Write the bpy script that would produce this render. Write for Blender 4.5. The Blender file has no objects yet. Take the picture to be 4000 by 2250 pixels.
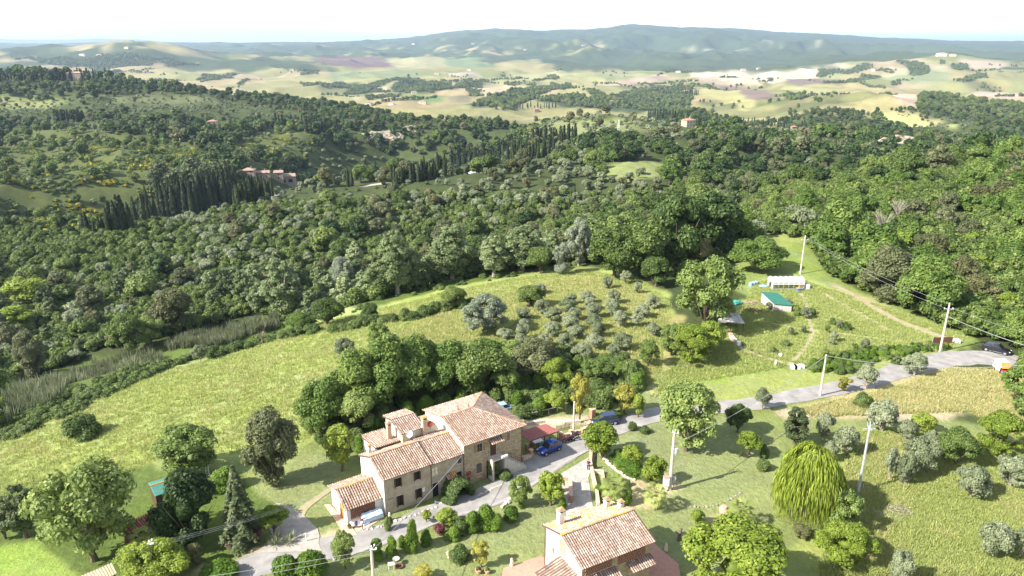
import bpy, math, random
import numpy as np
from mathutils import Vector, Matrix
R = math.radians
S = bpy.context.scene
COL = S.collection
# ------------------------------------------------------------------ camera
CAM_H, PITCH, FPX = 55.0, R(18.76), 2826.0      # metres, tilt, focal length in photo pixels (4000 wide)
cd = bpy.data.cameras.new('camera'); cam = bpy.data.objects.new('camera', cd); COL.objects.link(cam)
cam.location = (0, 0, CAM_H); cam.rotation_euler = (R(90) - PITCH, 0, 0)
cd.sensor_width = 36; cd.lens = FPX / 4000 * 36; cd.clip_start = 0.5; cd.clip_end = 90000
S.camera = cam
# ------------------------------------------------------------------ light
SUN_EL, SUN_AZ = R(38), math.atan2(-0.94, -0.40)   # compass azimuth, clockwise from +Y, of the direction TO the sun
sd = Vector((math.sin(SUN_AZ) * math.cos(SUN_EL), math.cos(SUN_AZ) * math.cos(SUN_EL), math.sin(SUN_EL)))
sl = bpy.data.lights.new('sun', 'SUN'); sl.energy = 5.0; sl.angle = R(0.5); sl.color = (1.0, 0.95, 0.86)
so = bpy.data.objects.new('sun', sl); COL.objects.link(so); so.rotation_euler = sd.to_track_quat('Z', 'Y').to_euler()
W = bpy.data.worlds.new('World'); S.world = W; W.use_nodes = True
wn = W.node_tree.nodes; wl = W.node_tree.links; wn.clear()
wo = wn.new('ShaderNodeOutputWorld'); wb = wn.new('ShaderNodeBackground'); sky = wn.new('ShaderNodeTexSky')
sky.sky_type = 'NISHITA'; sky.sun_disc = False; sky.sun_elevation = SUN_EL; sky.sun_rotation = SUN_AZ
sky.air_density = 1.0; sky.dust_density = 1.2; sky.ozone_density = 1.0; sky.altitude = 300
wb.inputs['Strength'].default_value = 0.115
# thin bright cloud veil over most of the sky, a clear pale gap low over the left horizon
tc = wn.new('ShaderNodeTexCoord'); mp = wn.new('ShaderNodeMapping'); mp.inputs['Scale'].default_value = (1.2, 1.2, 7.0)
nz = wn.new('ShaderNodeTexNoise'); nz.inputs['Scale'].default_value = 1.6; nz.inputs['Detail'].default_value = 5
sep = wn.new('ShaderNodeSeparateXYZ')
wl.new(tc.outputs['Generated'], mp.inputs['Vector']); wl.new(mp.outputs[0], nz.inputs['Vector']); wl.new(tc.outputs['Generated'], sep.inputs[0])
def wmath(op, a, b, clamp=False):
    n = wn.new('ShaderNodeMath'); n.operation = op; n.use_clamp = clamp
    for i, v in enumerate((a, b)):
        if isinstance(v, (int, float)): n.inputs[i].default_value = v
        else: wl.new(v, n.inputs[i])
    return n.outputs[0]
elev = wmath('MULTIPLY', sep.outputs['Z'], 26.0)                       # rises fast above the horizon
side = wmath('MULTIPLY', sep.outputs['X'], 3.2)
cov = wmath('ADD', wmath('ADD', elev, side), wmath('MULTIPLY', nz.outputs['Fac'], 1.3))
cov = wmath('ADD', cov, 0.05, True)
hi_ = wmath('MULTIPLY', wmath('ADD', sep.outputs['Z'], -0.16), 4.5, True)      # the veil thins out overhead
cov = wmath('MULTIPLY', cov, wmath('SUBTRACT', 1.0, wmath('MULTIPLY', hi_, 0.72)), True)
mxc = wn.new('ShaderNodeMix'); mxc.data_type = 'RGBA'
wl.new(cov, mxc.inputs['Factor']); wl.new(sky.outputs[0], mxc.inputs['A']); mxc.inputs['B'].default_value = (5.6, 5.7, 5.8, 1)
wl.new(mxc.outputs['Result'], wb.inputs['Color']); wl.new(wb.outputs[0], wo.inputs['Surface'])
vs = S.view_settings; vs.view_transform = 'Standard'; vs.look = 'None'; vs.gamma = 1; vs.use_curve_mapping = False
vs.exposure = 1.36
S.cycles.max_bounces = 5; S.cycles.diffuse_bounces = 3; S.cycles.glossy_bounces = 2; S.cycles.transmission_bounces = 3
S.cycles.volume_bounces = 1; S.cycles.transparent_max_bounces = 6
S.cycles.caustics_reflective = False; S.cycles.caustics_refractive = False

# ------------------------------------------------------------------ tags and small tools
def tag(o, label=None, cat=None, group=None, kind=None):
    if label: o['label'] = label
    if cat: o['category'] = cat
    if group: o['group'] = group
    if kind: o['kind'] = kind
    return o
def empty(name, loc, rz=0.0, label=None, cat=None, group=None):
    o = bpy.data.objects.new(name, None); COL.objects.link(o); o.location = loc; o.rotation_euler = (0, 0, rz)
    o.empty_display_size = 0.3
    return tag(o, label, cat, group)
def link(name, me, mat=None, parent=None, loc=None):
    o = bpy.data.objects.new(name, me); COL.objects.link(o)
    if mat is not None:
        for m in (mat if isinstance(mat, (list, tuple)) else [mat]):
            if len(me.materials) < 8 and m.name not in me.materials: me.materials.append(m)
    if parent is not None: o.parent = parent
    if loc is not None: o.location = loc
    return o
def mesh_np(name, V, F, smooth=False):
    """V (n,3); F (m,k) all faces with the same corner count"""
    me = bpy.data.meshes.new(name); V = np.asarray(V, np.float32); F = np.asarray(F, np.int32)
    k = F.shape[1]
    me.vertices.add(len(V)); me.vertices.foreach_set('co', V.ravel())
    me.loops.add(F.size); me.loops.foreach_set('vertex_index', F.ravel())
    me.polygons.add(len(F)); me.polygons.foreach_set('loop_start', np.arange(0, F.size, k, dtype=np.int32))
    try: me.polygons.foreach_set('loop_total', np.full(len(F), k, np.int32))
    except Exception: pass
    if smooth: me.polygons.foreach_set('use_smooth', np.ones(len(F), bool))
    me.update(calc_edges=True)
    return me
class MB:
    """collects simple shapes and links them as ONE mesh object"""
    def __init__(s): s.v = []; s.f = []; s.mi = []
    def add(s, vs, fs, mi=0):
        b = len(s.v); s.v += [tuple(v) for v in vs]; s.f += [tuple(i + b for i in f) for f in fs]; s.mi += [mi] * len(fs); return s
    def box(s, x0, y0, z0, x1, y1, z1, mi=0, M=None):
        vs = [(x0,y0,z0),(x1,y0,z0),(x1,y1,z0),(x0,y1,z0),(x0,y0,z1),(x1,y0,z1),(x1,y1,z1),(x0,y1,z1)]
        if M is not None: vs = [tuple(M @ Vector(v)) for v in vs]
        return s.add(vs, [(0,3,2,1),(4,5,6,7),(0,1,5,4),(1,2,6,5),(2,3,7,6),(3,0,4,7)], mi)
    def tube(s, pts, rad, n=8, mi=0, cap=True):
        pts = [Vector(p) for p in pts]; rad = [rad] * len(pts) if isinstance(rad, (int, float)) else list(rad)
        b = len(s.v); ref = Vector((0.13, 0.27, 0.95)).normalized()
        for i, p in enumerate(pts):
            t = (pts[min(i+1, len(pts)-1)] - pts[max(i-1, 0)]).normalized()
            if abs(t.dot(ref)) > 0.97: ref = Vector((1, 0.1, 0)).normalized()
            a = t.cross(ref).normalized(); c = t.cross(a)
            for k in range(n):
                w = 2 * math.pi * k / n
                s.v.append(tuple(p + (a * math.cos(w) + c * math.sin(w)) * rad[i]))
        for i in range(len(pts) - 1):
            for k in range(n):
                s.f.append((b+i*n+k, b+i*n+(k+1)%n, b+(i+1)*n+(k+1)%n, b+(i+1)*n+k)); s.mi.append(mi)
        if cap:
            s.f.append(tuple(b+k for k in range(n))[::-1]); s.mi.append(mi)
            e = b + (len(pts)-1)*n; s.f.append(tuple(e+k for k in range(n))); s.mi.append(mi)
        return s
    def lathe(s, prof, n=14, c=(0,0,0), mi=0):
        b = len(s.v)
        for r, z in prof:
            for k in range(n):
                w = 2*math.pi*k/n; s.v.append((c[0]+r*math.cos(w), c[1]+r*math.sin(w), c[2]+z))
        for i in range(len(prof)-1):
            for k in range(n):
                s.f.append((b+i*n+k, b+i*n+(k+1)%n, b+(i+1)*n+(k+1)%n, b+(i+1)*n+k)); s.mi.append(mi)
        s.f.append(tuple(b+k for k in range(n))[::-1]); s.mi.append(mi)
        e = b+(len(prof)-1)*n; s.f.append(tuple(e+k for k in range(n))); s.mi.append(mi)
        return s
    def blob(s, c, rx, ry, rz, seed=0, rough=0.15, nu=10, nv=7, mi=0):
        rg = random.Random(seed); b = len(s.v)
        s.v.append((c[0], c[1], c[2]-rz))
        for j in range(1, nv):
            a = -math.pi/2 + math.pi*j/nv
            for k in range(nu):
                w = 2*math.pi*k/nu; q = 1 + rg.uniform(-rough, rough)
                s.v.append((c[0]+rx*q*math.cos(a)*math.cos(w), c[1]+ry*q*math.cos(a)*math.sin(w), c[2]+rz*q*math.sin(a)))
        s.v.append((c[0], c[1], c[2]+rz)); t = len(s.v)-1
        for k in range(nu):
            s.f.append((b, b+1+(k+1)%nu, b+1+k)); s.mi.append(mi)
            e = b+1+(nv-2)*nu; s.f.append((t, e+k, e+(k+1)%nu)); s.mi.append(mi)
        for j in range(nv-2):
            for k in range(nu):
                p = b+1+j*nu; s.f.append((p+k, p+(k+1)%nu, p+nu+(k+1)%nu, p+nu+k)); s.mi.append(mi)
        return s
    def build(s, name, mat, parent=None, loc=None, smooth=False, bevel=0.0):
        me = bpy.data.meshes.new(name); me.from_pydata(s.v, [], s.f); me.update()
        for m in (mat if isinstance(mat, (list, tuple)) else [mat]): me.materials.append(m)
        me.polygons.foreach_set('material_index', s.mi)
        if smooth: me.polygons.foreach_set('use_smooth', [True]*len(s.f))
        o = link(name, me, None, parent, loc)
        if bevel:
            bv = o.modifiers.new('bevel', 'BEVEL'); bv.width = bevel; bv.segments = 2; bv.limit_method = 'ANGLE'
        return o

# ------------------------------------------------------------------ numpy noise
def _h(ix, iy, s):
    n = (ix.astype(np.int64) * 374761393 + iy.astype(np.int64) * 668265263 + s * 974634777) & 0x7fffffff
    n = ((n ^ (n >> 13)) * 1274126177) & 0x7fffffff
    return ((n ^ (n >> 16)) & 0xffff) / 65535.0
def vnoise(x, y, s=0):
    x = np.asarray(x, float); y = np.asarray(y, float)
    ix = np.floor(x); iy = np.floor(y); fx = x - ix; fy = y - iy
    fx = fx*fx*fx*(fx*(fx*6-15)+10); fy = fy*fy*fy*(fy*(fy*6-15)+10)
    a = _h(ix, iy, s); b = _h(ix+1, iy, s); c = _h(ix, iy+1, s); d = _h(ix+1, iy+1, s)
    return (a*(1-fx)+b*fx)*(1-fy) + (c*(1-fx)+d*fx)*fy
def fbm(x, y, s=0, o=4, g=0.5):
    t = 0; a = 1; n = 0
    for i in range(o):
        t = t + a*(vnoise(x*2**i+17.3*i, y*2**i-9.1*i, s+i)*2-1); n += a; a *= g
    return t/n

# ------------------------------------------------------------------ terrain: heights on a polar grid
cp, sp_ = math.cos(PITCH), math.sin(PITCH)
QS = 4000/2576.0
def ray(px, py):
    u = (px-2000)/FPX; v = (1125-py)/FPX
    return u, cp + v*sp_, v*cp - sp_          # world direction per unit depth
def xyz(px, py, d):
    a, b, c = ray(px, py); return Vector((a*d, b*d, CAM_H + c*d))
def G(px, py, z=0.0):
    """point of the horizontal plane at height z seen at that photo pixel"""
    a, b, c = ray(px, py); d = (z - CAM_H)/c; return Vector((a*d, b*d, z))
def proj(p):
    x, y, w = p[0], p[1], p[2]-CAM_H
    d = y*cp - w*sp_; return 2000 + FPX*x/d, 1125 - FPX*(y*sp_ + w*cp)/d, d
def ctl(qx, d, z):
    v = ((z-CAM_H)/d + sp_)/cp; u = (qx*QS-2000)/FPX
    X = u*d; Y = d*(cp + v*sp_); return math.atan2(X, Y), math.hypot(X, Y), z
def yz(q_y, d):                                # height of what shows at photo row q_y (2576-wide scale) at depth d
    v = (1125-q_y*QS)/FPX; return CAM_H + d*(v*cp - sp_)
SKY_R = [(850,104),(950,101),(1050,92),(1140,80),(1240,73),(1350,77),(1450,75),(1530,69),(1560,62),(1590,60),(1640,63),(1700,69),(1780,70),(1880,73),(1950,80),(2030,84),(2090,86),(2160,92),(2280,98),(2350,100),(2420,103),(2576,102)]
CURVES = [
 [(0,8,-3),(2576,8,-3)],
 [(0,72,-0.5),(700,72,0),(2576,72,0)],
 [(0,94,-3),(300,98,-2),(800,108,-0.3),(1500,118,0),(2000,133,0),(2576,139,0)],
 [(0,135,-10.6),(300,150,-10),(660,170,-11.7),(1000,190,-8),(1250,200,-6),(1460,205,-4.5),(1700,190,-1.5),(1970,172,0.3),(2100,170,0.3),(2400,155,0),(2576,150,0)],
 [(0,215,-43),(300,220,-42),(700,225,-36),(1200,245,-25),(1460,250,-15),(1700,240,-7),(1970,245,-2),(2100,240,-1),(2576,230,2)],
 [(0,300,-42),(300,310,-42),(700,320,-41),(1200,330,-35),(1460,330,-28),(1700,310,-28),(1970,310,-13),(2100,310,-6),(2576,310,-3)],
 [(0,350,-37),(300,372,-39),(700,450,-32.5),(1150,520,-35),(1500,580,-33),(1730,620,-30),(2100,520,-40),(2576,520,-42)],
 [(0,430,-54),(300,460,-58),(700,560,-66),(1000,640,-92),(1150,660,-92),(1300,660,-62),(1500,660,-31),(1730,690,-29),(2100,640,-37),(2576,640,-40)],
 [(0,640,-38),(300,640,-42),(500,660,-40),(700,720,-60),(850,800,-110),(1000,850,-122),(1200,820,-95),(1350,760,-38),(1550,720,-22),(1730,730,-27),(2100,760,-42),(2576,740,-50)],
 [(0,820,-36),(300,820,-35),(500,820,-36),(700,840,-42),(850,930,-45),(1000,980,-41),(1200,980,-40),(1310,930,-50),(1400,840,-26),(1550,770,-18),(1730,770,-26),(1900,800,-37),(2100,850,-45),(2300,850,-52),(2576,810,-55)],
 [(0,1010,-20),(300,1010,-22),(600,1020,-34),(900,1080,-46),(1100,1120,-62),(1300,1100,-90),(1550,950,-72),(1730,950,-78),(1900,960,-82),(2100,1080,-74),(2576,1080,-72)],
 [(0,1220,4),(200,1220,2),(330,1220,-4),(600,1210,-22),(800,1190,-34),(950,1200,-50),(1100,1260,-80),(1300,1300,-110),(1550,1300,-100),(1700,1380,-74),(1780,1380,-76),(1900,1350,-104),(2100,1350,-78),(2576,1350,-76)],
 [(0,1500,-60),(900,1500,-90),(1300,1600,-125),(1700,1700,-112),(1900,1700,-110),(2050,1620,-66),(2200,1620,-60),(2350,1620,-69),(2576,1620,-77)],
 [(0,2100,-125),(900,2100,-125),(1700,2200,-128),(2100,2200,-118),(2576,2200,-118)],
 [(0,3200,-140),(1200,3200,-142),(2100,3200,-138),(2576,3200,-125)],
 [(0,4100,-110),(360,4100,-100),(700,4200,-120),(1200,4300,-135),(1700,4300,-140),(2100,4200,-130),(2380,4100,-100),(2576,4100,-100)],
 [(0,5200,-10),(200,5200,0),(280,5200,30),(360,5200,52),(420,5200,20),(500,5200,-20),(650,5400,-75),(800,5600,-90),(1200,5600,-105),(1600,5400,-140),(1900,5000,-130),(2000,5000,-105),(2100,5000,-80),(2250,5000,-50),(2380,5000,-32),(2480,5000,-40),(2576,5000,-55)],
 [(0,7000,-80),(500,7000,-90),(1200,7200,-60),(1600,7000,-90),(2100,7000,-130),(2576,7000,-110)],
 [(0,9000,-20),(500,9000,-30),(900,9000,-25),(1200,9000,30),(1500,9000,60),(1800,9000,60),(2100,9000,30),(2576,9000,0)],
 [(0,11500,yz(110,11500)),(500,11500,yz(108,11500)),(800,11500,yz(107,11500))]+[(x,11500,yz(y+1,11500)) for x,y in SKY_R],
 [(0,15000,-60),(2576,15000,-100)],
 [(0,24000,yz(98.5,24000)),(60,24000,yz(99,24000)),(150,24000,yz(99.5,24000)),(230,24000,yz(97,24000)),(290,24000,yz(98,24000)),(350,24000,yz(99,24000)),(420,24000,yz(106,24000)),(600,24000,yz(108,24000)),(2576,24000,-300)],
 [(0,40000,-400),(2576,40000,-400)],
 [(0,60000,-700),(2576,60000,-700)],
]
AZ = np.concatenate([np.linspace(R(-85), R(-44.5), 50)[:-1], np.linspace(R(-44.5), R(44.5), 700), np.linspace(R(44.5), R(85), 50)[1:]])
_seg = [(6,50,30),(50,300,330),(300,1700,210),(1700,6500,190),(6500,14000,190),(14000,55000,60)]
LR = np.concatenate([np.linspace(math.log(a), math.log(b), n, endpoint=False) for a, b, n in _seg] + [[math.log(55000.0)]])
RR = np.exp(LR)
def _curve_grid():
    rk, zk = [], []
    fine = np.linspace(R(-85), R(85), 1701); g = np.exp(-0.5*(np.arange(-30,31)*0.1/0.75)**2); g /= g.sum()
    for i, c in enumerate(CURVES):
        if 9 <= i <= 12: c = [(x_, d_, z_-8.0) for x_, d_, z_ in c]      # those lines were read off the tree tops
        p = sorted(ctl(*t) for t in c); a = [q[0] for q in p]; r = [q[1] for q in p]; z = [q[2] for q in p]
        fr = np.interp(fine, a, r); fz = np.interp(fine, a, z)
        gg = g if i not in (19, 21) else np.exp(-0.5*(np.arange(-30,31)*0.1/0.22)**2); gg = gg/gg.sum()
        fr = np.convolve(np.pad(fr, 30, 'edge'), gg, 'valid'); fz = np.convolve(np.pad(fz, 30, 'edge'), gg, 'valid')
        rk.append(np.interp(AZ, fine, fr)); zk.append(np.interp(AZ, fine, fz))
    return np.array(rk), np.array(zk)
def _pchip(x, y, t):
    h = np.diff(x); dl = np.diff(y)/h; m = np.zeros(len(x))
    for i in range(1, len(x)-1):
        if dl[i-1]*dl[i] > 0:
            w1 = 2*h[i]+h[i-1]; w2 = h[i]+2*h[i-1]; m[i] = (w1+w2)/(w1/dl[i-1]+w2/dl[i])
    m[0] = dl[0]; m[-1] = dl[-1]
    k = np.clip(np.searchsorted(x, t)-1, 0, len(x)-2); s = (t-x[k])/h[k]
    return (2*s**3-3*s**2+1)*y[k] + (s**3-2*s**2+s)*h[k]*m[k] + (-2*s**3+3*s**2)*y[k+1] + (s**3-s**2)*h[k]*m[k+1]
rk, zk = _curve_grid()
HG = np.array([_pchip(rk[:, i], zk[:, i], np.clip(RR, rk[0, i], rk[-1, i])) for i in range(len(AZ))])
GX = np.sin(AZ)[:, None]*RR[None, :]; GY = np.cos(AZ)[:, None]*RR[None, :]
GR = np.broadcast_to(RR[None, :], GX.shape)
def _amp(xs, ys): return np.interp(GR, xs, ys)
HG = HG + fbm(GX/22, GY/22, 5, 3)*_amp([60,125,200,400,1500,2500],[0,0.0,1.6,2.5,2.5,0])*np.where(GX > -20, np.clip((GR-150)/120, 0, 1), 1)
HG = HG + fbm(GX/90, GY/90, 9, 3)*_amp([170,300,700,1500,2600,6000],[0,3.5,8,9,8,6])
HG = HG + ((1-np.abs(fbm(GX/230+11, GY/230, 64, 3))*2.2)-0.45)*_amp([250,340,600,800,1100,1700,2400],[0,9,15,10,5,12,0])*np.clip(np.abs(GX/GY+0.28)*6-0.25, 0.25, 1)
HG = HG + fbm(GX/420, GY/420, 66, 4)*_amp([6000,7500,10500,11300],[0,70,100,22])
_rid = 1-np.abs(fbm(GX/520+3, GY/520, 21, 3))*2
HG = HG + (_rid-0.35)*_amp([1300,2300,5500,7500,9000,20000],[0,30,42,44,14,0])
_rid2 = 1-np.abs(fbm(GX/1900+7, GY/1900, 33, 4))*2
HG = HG + (_rid2-0.5)*_amp([5500,7500,9500,10800,11500,20000],[0,150,230,80,8,0])*np.clip(0.30+(GX/GY+0.22)*3.0, 0.25, 1)
def H(x, y):
    x = np.asarray(x, float); y = np.asarray(y, float)
    r = np.hypot(x, y); a = np.arctan2(x, y)
    fi = np.interp(a, AZ, np.arange(len(AZ))); fj = np.clip(np.interp(np.log(np.maximum(r, 6.01)), LR, np.arange(len(LR))), 0, len(LR)-1.001)
    i = np.clip(fi.astype(int), 0, len(AZ)-2); j = fj.astype(int); s = fi-i; t = fj-j
    return (HG[i,j]*(1-s)+HG[i+1,j]*s)*(1-t) + (HG[i,j+1]*(1-s)+HG[i+1,j+1]*s)*t
_D = np.exp(np.linspace(math.log(40), math.log(40000), 4200))
def at(px, py, far=30000.0):
    """where the line of sight of that photo pixel meets the ground"""
    a, b, c = ray(px, py); X = a*_D; Y = b*_D; Z = CAM_H + c*_D
    hit = np.nonzero(Z < H(X, Y))[0]
    d = _D[hit[0]] if len(hit) else far
    x, y = a*d, b*d
    return Vector((x, y, float(H(x, y))))
def atq(qx, qy): return at(qx*QS, qy*QS)
def wpoly(pts, q=True):
    return np.array([(p.x, p.y) for p in (atq(*t) if q else at(*t) for t in pts)])
def inside(poly, x, y):
    x = np.asarray(x); y = np.asarray(y); c = np.zeros(x.shape, bool); n = len(poly)
    for i in range(n):
        x1, y1 = poly[i]; x2, y2 = poly[(i+1) % n]
        if y1 == y2: continue
        k = ((y1 > y) != (y2 > y)) & (x < (x2-x1)*(y-y1)/(y2-y1)+x1); c ^= k
    return c
# highest line of sight already blocked by ground, per azimuth (to skip what no one can see)
_EL = (HG-CAM_H)/GR; _ELM = np.maximum.accumulate(_EL, axis=1)
def visible(x, y, ztop, margin=0.0):
    r = np.hypot(x, y); a = np.arctan2(x, y)
    i = np.clip(np.round(np.interp(a, AZ, np.arange(len(AZ)))).astype(int), 0, len(AZ)-1)
    j = np.clip(np.interp(np.log(r), LR, np.arange(len(LR))).astype(int)-1, 0, len(LR)-1)
    return (ztop-CAM_H)/r + margin > _ELM[i, j]
# ------------------------------------------------------------------ materials
def nmat(name):
    m = bpy.data.materials.new(name); m.use_nodes = True
    nt = m.node_tree; b = nt.nodes['Principled BSDF']; return m, nt, b
def _math(nt, op, a, b, clamp=False):
    n = nt.nodes.new('ShaderNodeMath'); n.operation = op; n.use_clamp = clamp
    for i, v in enumerate((a, b)):
        if isinstance(v, (int, float)): n.inputs[i].default_value = v
        else: nt.links.new(v, n.inputs[i])
    return n.outputs[0]
def _noise(nt, scale, detail=3, vec=None, rough=0.55):
    n = nt.nodes.new('ShaderNodeTexNoise'); n.inputs['Scale'].default_value = scale; n.inputs['Detail'].default_value = detail
    n.inputs['Roughness'].default_value = rough
    if vec is None:
        t = nt.nodes.new('ShaderNodeTexCoord'); vec = t.outputs['Object']
    nt.links.new(vec, n.inputs['Vector']); return n.outputs['Fac']
def _ramp(nt, fac, stops):
    n = nt.nodes.new('ShaderNodeValToRGB'); nt.links.new(fac, n.inputs[0]); e = n.color_ramp.elements
    while len(e) < len(stops): e.new(0.5)
    for i, (p, c) in enumerate(stops): e[i].position = p; e[i].color = (*c, 1)
    return n.outputs[0]
def _bump(nt, b, h, strength=0.3, dist=0.05):
    n = nt.nodes.new('ShaderNodeBump'); n.inputs['Strength'].default_value = strength; n.inputs['Distance'].default_value = dist
    nt.links.new(h, n.inputs['Height']); nt.links.new(n.outputs[0], b.inputs['Normal'])
def simple(name, c1, c2=None, scale=3.0, rough=0.8, metal=0.0, bump=0.0, bscale=None, spec=0.3):
    m, nt, b = nmat(name); b.inputs['Roughness'].default_value = rough; b.inputs['Metallic'].default_value = metal
    b.inputs['Specular IOR Level'].default_value = spec
    if c2 is None: c2 = tuple(x*0.75 for x in c1)
    f = _noise(nt, scale, 5)
    nt.links.new(_ramp(nt, f, [(0.3, c2), (0.7, c1)]), b.inputs['Base Color'])
    if bump: _bump(nt, b, _noise(nt, bscale or scale*4, 4), 0.5, bump)
    return m
def foliage(name, ca, cb, cc=None, trans=0.30, island=True):
    """leaf material: colour differs from leaf cluster to leaf cluster and from plant to plant"""
    m, nt, b = nmat(name); b.inputs['Roughness'].default_value = 0.55; b.inputs['Specular IOR Level'].default_value = 0.25
    oi = nt.nodes.new('ShaderNodeObjectInfo'); geo = nt.nodes.new('ShaderNodeNewGeometry')
    tcn = nt.nodes.new('ShaderNodeTexCoord')
    ad = nt.nodes.new('ShaderNodeVectorMath'); ad.operation = 'ADD'
    nt.links.new(tcn.outputs['Object'], ad.inputs[0])
    cmb = nt.nodes.new('ShaderNodeCombineXYZ'); mo = _math(nt, 'MULTIPLY', oi.outputs['Random'], 91.0); nt.links.new(mo, cmb.inputs[0]); nt.links.new(cmb.outputs[0], ad.inputs[1])
    f = _noise(nt, 0.55, 3, ad.outputs[0])
    f = _math(nt, 'ADD', _math(nt, 'MULTIPLY', f, 0.8), _math(nt, 'MULTIPLY', oi.outputs['Random'], 0.35))
    if island: f = _math(nt, 'ADD', f, _math(nt, 'MULTIPLY', geo.outputs['Random Per Island'], 0.35))
    else: f = _math(nt, 'ADD', f, 0.17)
    cc = cc or tuple(x*1.35 for x in cb)
    c = _ramp(nt, f, [(0.42, ca), (0.78, cb), (1.0, cc)])
    nt.links.new(c, b.inputs['Base Color'])
    tr = nt.nodes.new('ShaderNodeBsdfTranslucent'); mx = nt.nodes.new('ShaderNodeMixShader'); mx.inputs[0].default_value = trans
    hs = nt.nodes.new('ShaderNodeHueSaturation'); hs.inputs['Value'].default_value = 1.15; hs.inputs['Hue'].default_value = 0.485; nt.links.new(c, hs.inputs['Color'])
    nt.links.new(hs.outputs[0], tr.inputs['Color']); nt.links.new(b.outputs[0], mx.inputs[1]); nt.links.new(tr.outputs[0], mx.inputs[2])
    nt.links.new(mx.outputs[0], nt.nodes['Material Output'].inputs['Surface'])
    return m
M = {}
LEAF = {
 'oak':      ((0.030,0.054,0.011),(0.082,0.122,0.027),(0.165,0.205,0.055)),
 'holm':     ((0.045,0.056,0.023),(0.095,0.108,0.046),(0.155,0.165,0.08)),
 'robinia':  ((0.042,0.080,0.012),(0.085,0.135,0.025),(0.15,0.20,0.045)),
 'lime':     ((0.10,0.15,0.016),(0.19,0.255,0.032),(0.28,0.34,0.06)),
 'walnut':   ((0.068,0.108,0.022),(0.130,0.178,0.043),(0.205,0.255,0.075)),
 'dark':     ((0.018,0.036,0.009),(0.038,0.068,0.016),(0.10,0.145,0.038)),
 'olive':    ((0.085,0.108,0.052),(0.160,0.185,0.100),(0.26,0.285,0.175)),
 'silver':   ((0.12,0.15,0.09),(0.21,0.245,0.16),(0.34,0.37,0.28)),
 'poplar':   ((0.085,0.118,0.045),(0.155,0.195,0.085),(0.25,0.285,0.145)),
 'cypress':  ((0.012,0.022,0.008),(0.026,0.040,0.013),(0.050,0.064,0.022)),
 'pine':     ((0.042,0.062,0.024),(0.085,0.108,0.045),(0.15,0.17,0.085)),
 'shrub':    ((0.040,0.065,0.016),(0.085,0.125,0.032),(0.14,0.18,0.055)),
 'brown':    ((0.050,0.058,0.020),(0.098,0.105,0.040),(0.165,0.16,0.07)),
 'yellow':   ((0.16,0.16,0.03),(0.28,0.27,0.05),(0.40,0.36,0.08)),
 'broom':    ((0.09,0.12,0.02),(0.30,0.27,0.02),(0.52,0.43,0.03)),
 'willow':   ((0.13,0.185,0.020),(0.235,0.30,0.038),(0.36,0.41,0.08)),
 'purple':   ((0.08,0.025,0.03),(0.13,0.045,0.05),(0.18,0.07,0.075)),
 'reed':     ((0.09,0.115,0.055),(0.165,0.19,0.105),(0.27,0.285,0.18)),
 'palm':     ((0.09,0.13,0.03),(0.19,0.23,0.06),(0.32,0.34,0.11)),
 'hedge':    ((0.045,0.095,0.008),(0.10,0.175,0.018),(0.17,0.26,0.035)),
 'grass':    ((0.235,0.285,0.075),(0.32,0.37,0.115),(0.43,0.46,0.18)),
 'straw':    ((0.33,0.30,0.12),(0.48,0.44,0.20),(0.62,0.56,0.32)),
}
for k, (a, b_, c) in LEAF.items():
    g = 1.0 if k in ('grass','straw','reed','willow','lime','hedge','broom','silver') else 1.25
    M['leaf_'+k] = foliage('leaf_'+k, *[tuple(min(0.8, x*g) for x in t) for t in (a, b_, c)])
M['bark'] = simple('bark', (0.16,0.125,0.09), (0.07,0.055,0.04), 6, 0.95, bump=0.02)
M['pale_bark'] = simple('pale_bark', (0.36,0.32,0.26), (0.2,0.17,0.13), 5, 0.95, bump=0.02)

def ground_mat():
    m, nt, b = nmat('ground_cover'); b.inputs['Roughness'].default_value = 0.95; b.inputs['Specular IOR Level'].default_value = 0.1
    at_ = nt.nodes.new('ShaderNodeAttribute'); at_.attribute_name = 'cover'
    n1 = _noise(nt, 1.6, 5, rough=0.7); n2 = _noise(nt, 0.16, 5, rough=0.65); n3 = _noise(nt, 0.012, 4)
    tcn = nt.nodes.new('ShaderNodeTexCoord'); mpn = nt.nodes.new('ShaderNodeMapping'); mpn.inputs['Scale'].default_value = (0.35,1.4,1); mpn.inputs['Rotation'].default_value = (0,0,0.5)
    nt.links.new(tcn.outputs['Object'], mpn.inputs[0]); n4 = _noise(nt, 0.7, 5, rough=0.7)
    f = _math(nt, 'ADD', _math(nt, 'MULTIPLY', n1, 0.95), _math(nt, 'MULTIPLY', n2, 0.75))
    f = _math(nt, 'ADD', f, _math(nt, 'MULTIPLY', n3, 0.35)); f = _math(nt, 'ADD', f, _math(nt, 'MULTIPLY', n4, 0.55)); f = _math(nt, 'ADD', f, -0.30)
    mul = nt.nodes.new('ShaderNodeVectorMath'); mul.operation = 'SCALE'; nt.links.new(at_.outputs['Color'], mul.inputs[0]); nt.links.new(f, mul.inputs['Scale'])
    # dry and fresh patches turn the hue a little
    hs = nt.nodes.new('ShaderNodeHueSaturation'); nt.links.new(mul.outputs[0], hs.inputs['Color'])
    n5 = _noise(nt, 0.45, 4); nt.links.new(_math(nt, 'ADD', _math(nt, 'MULTIPLY', n5, 0.05), 0.475), hs.inputs['Hue'])
    n6 = _noise(nt, 0.07, 3); nt.links.new(_math(nt, 'ADD', _math(nt, 'MULTIPLY', n6, 0.5), 0.72), hs.inputs['Saturation'])
    nt.links.new(hs.outputs[0], b.inputs['Base Color'])
    _bump(nt, b, _math(nt, 'ADD', n1, n4), 0.7, 0.35)
    return m
M['ground'] = ground_mat()
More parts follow.
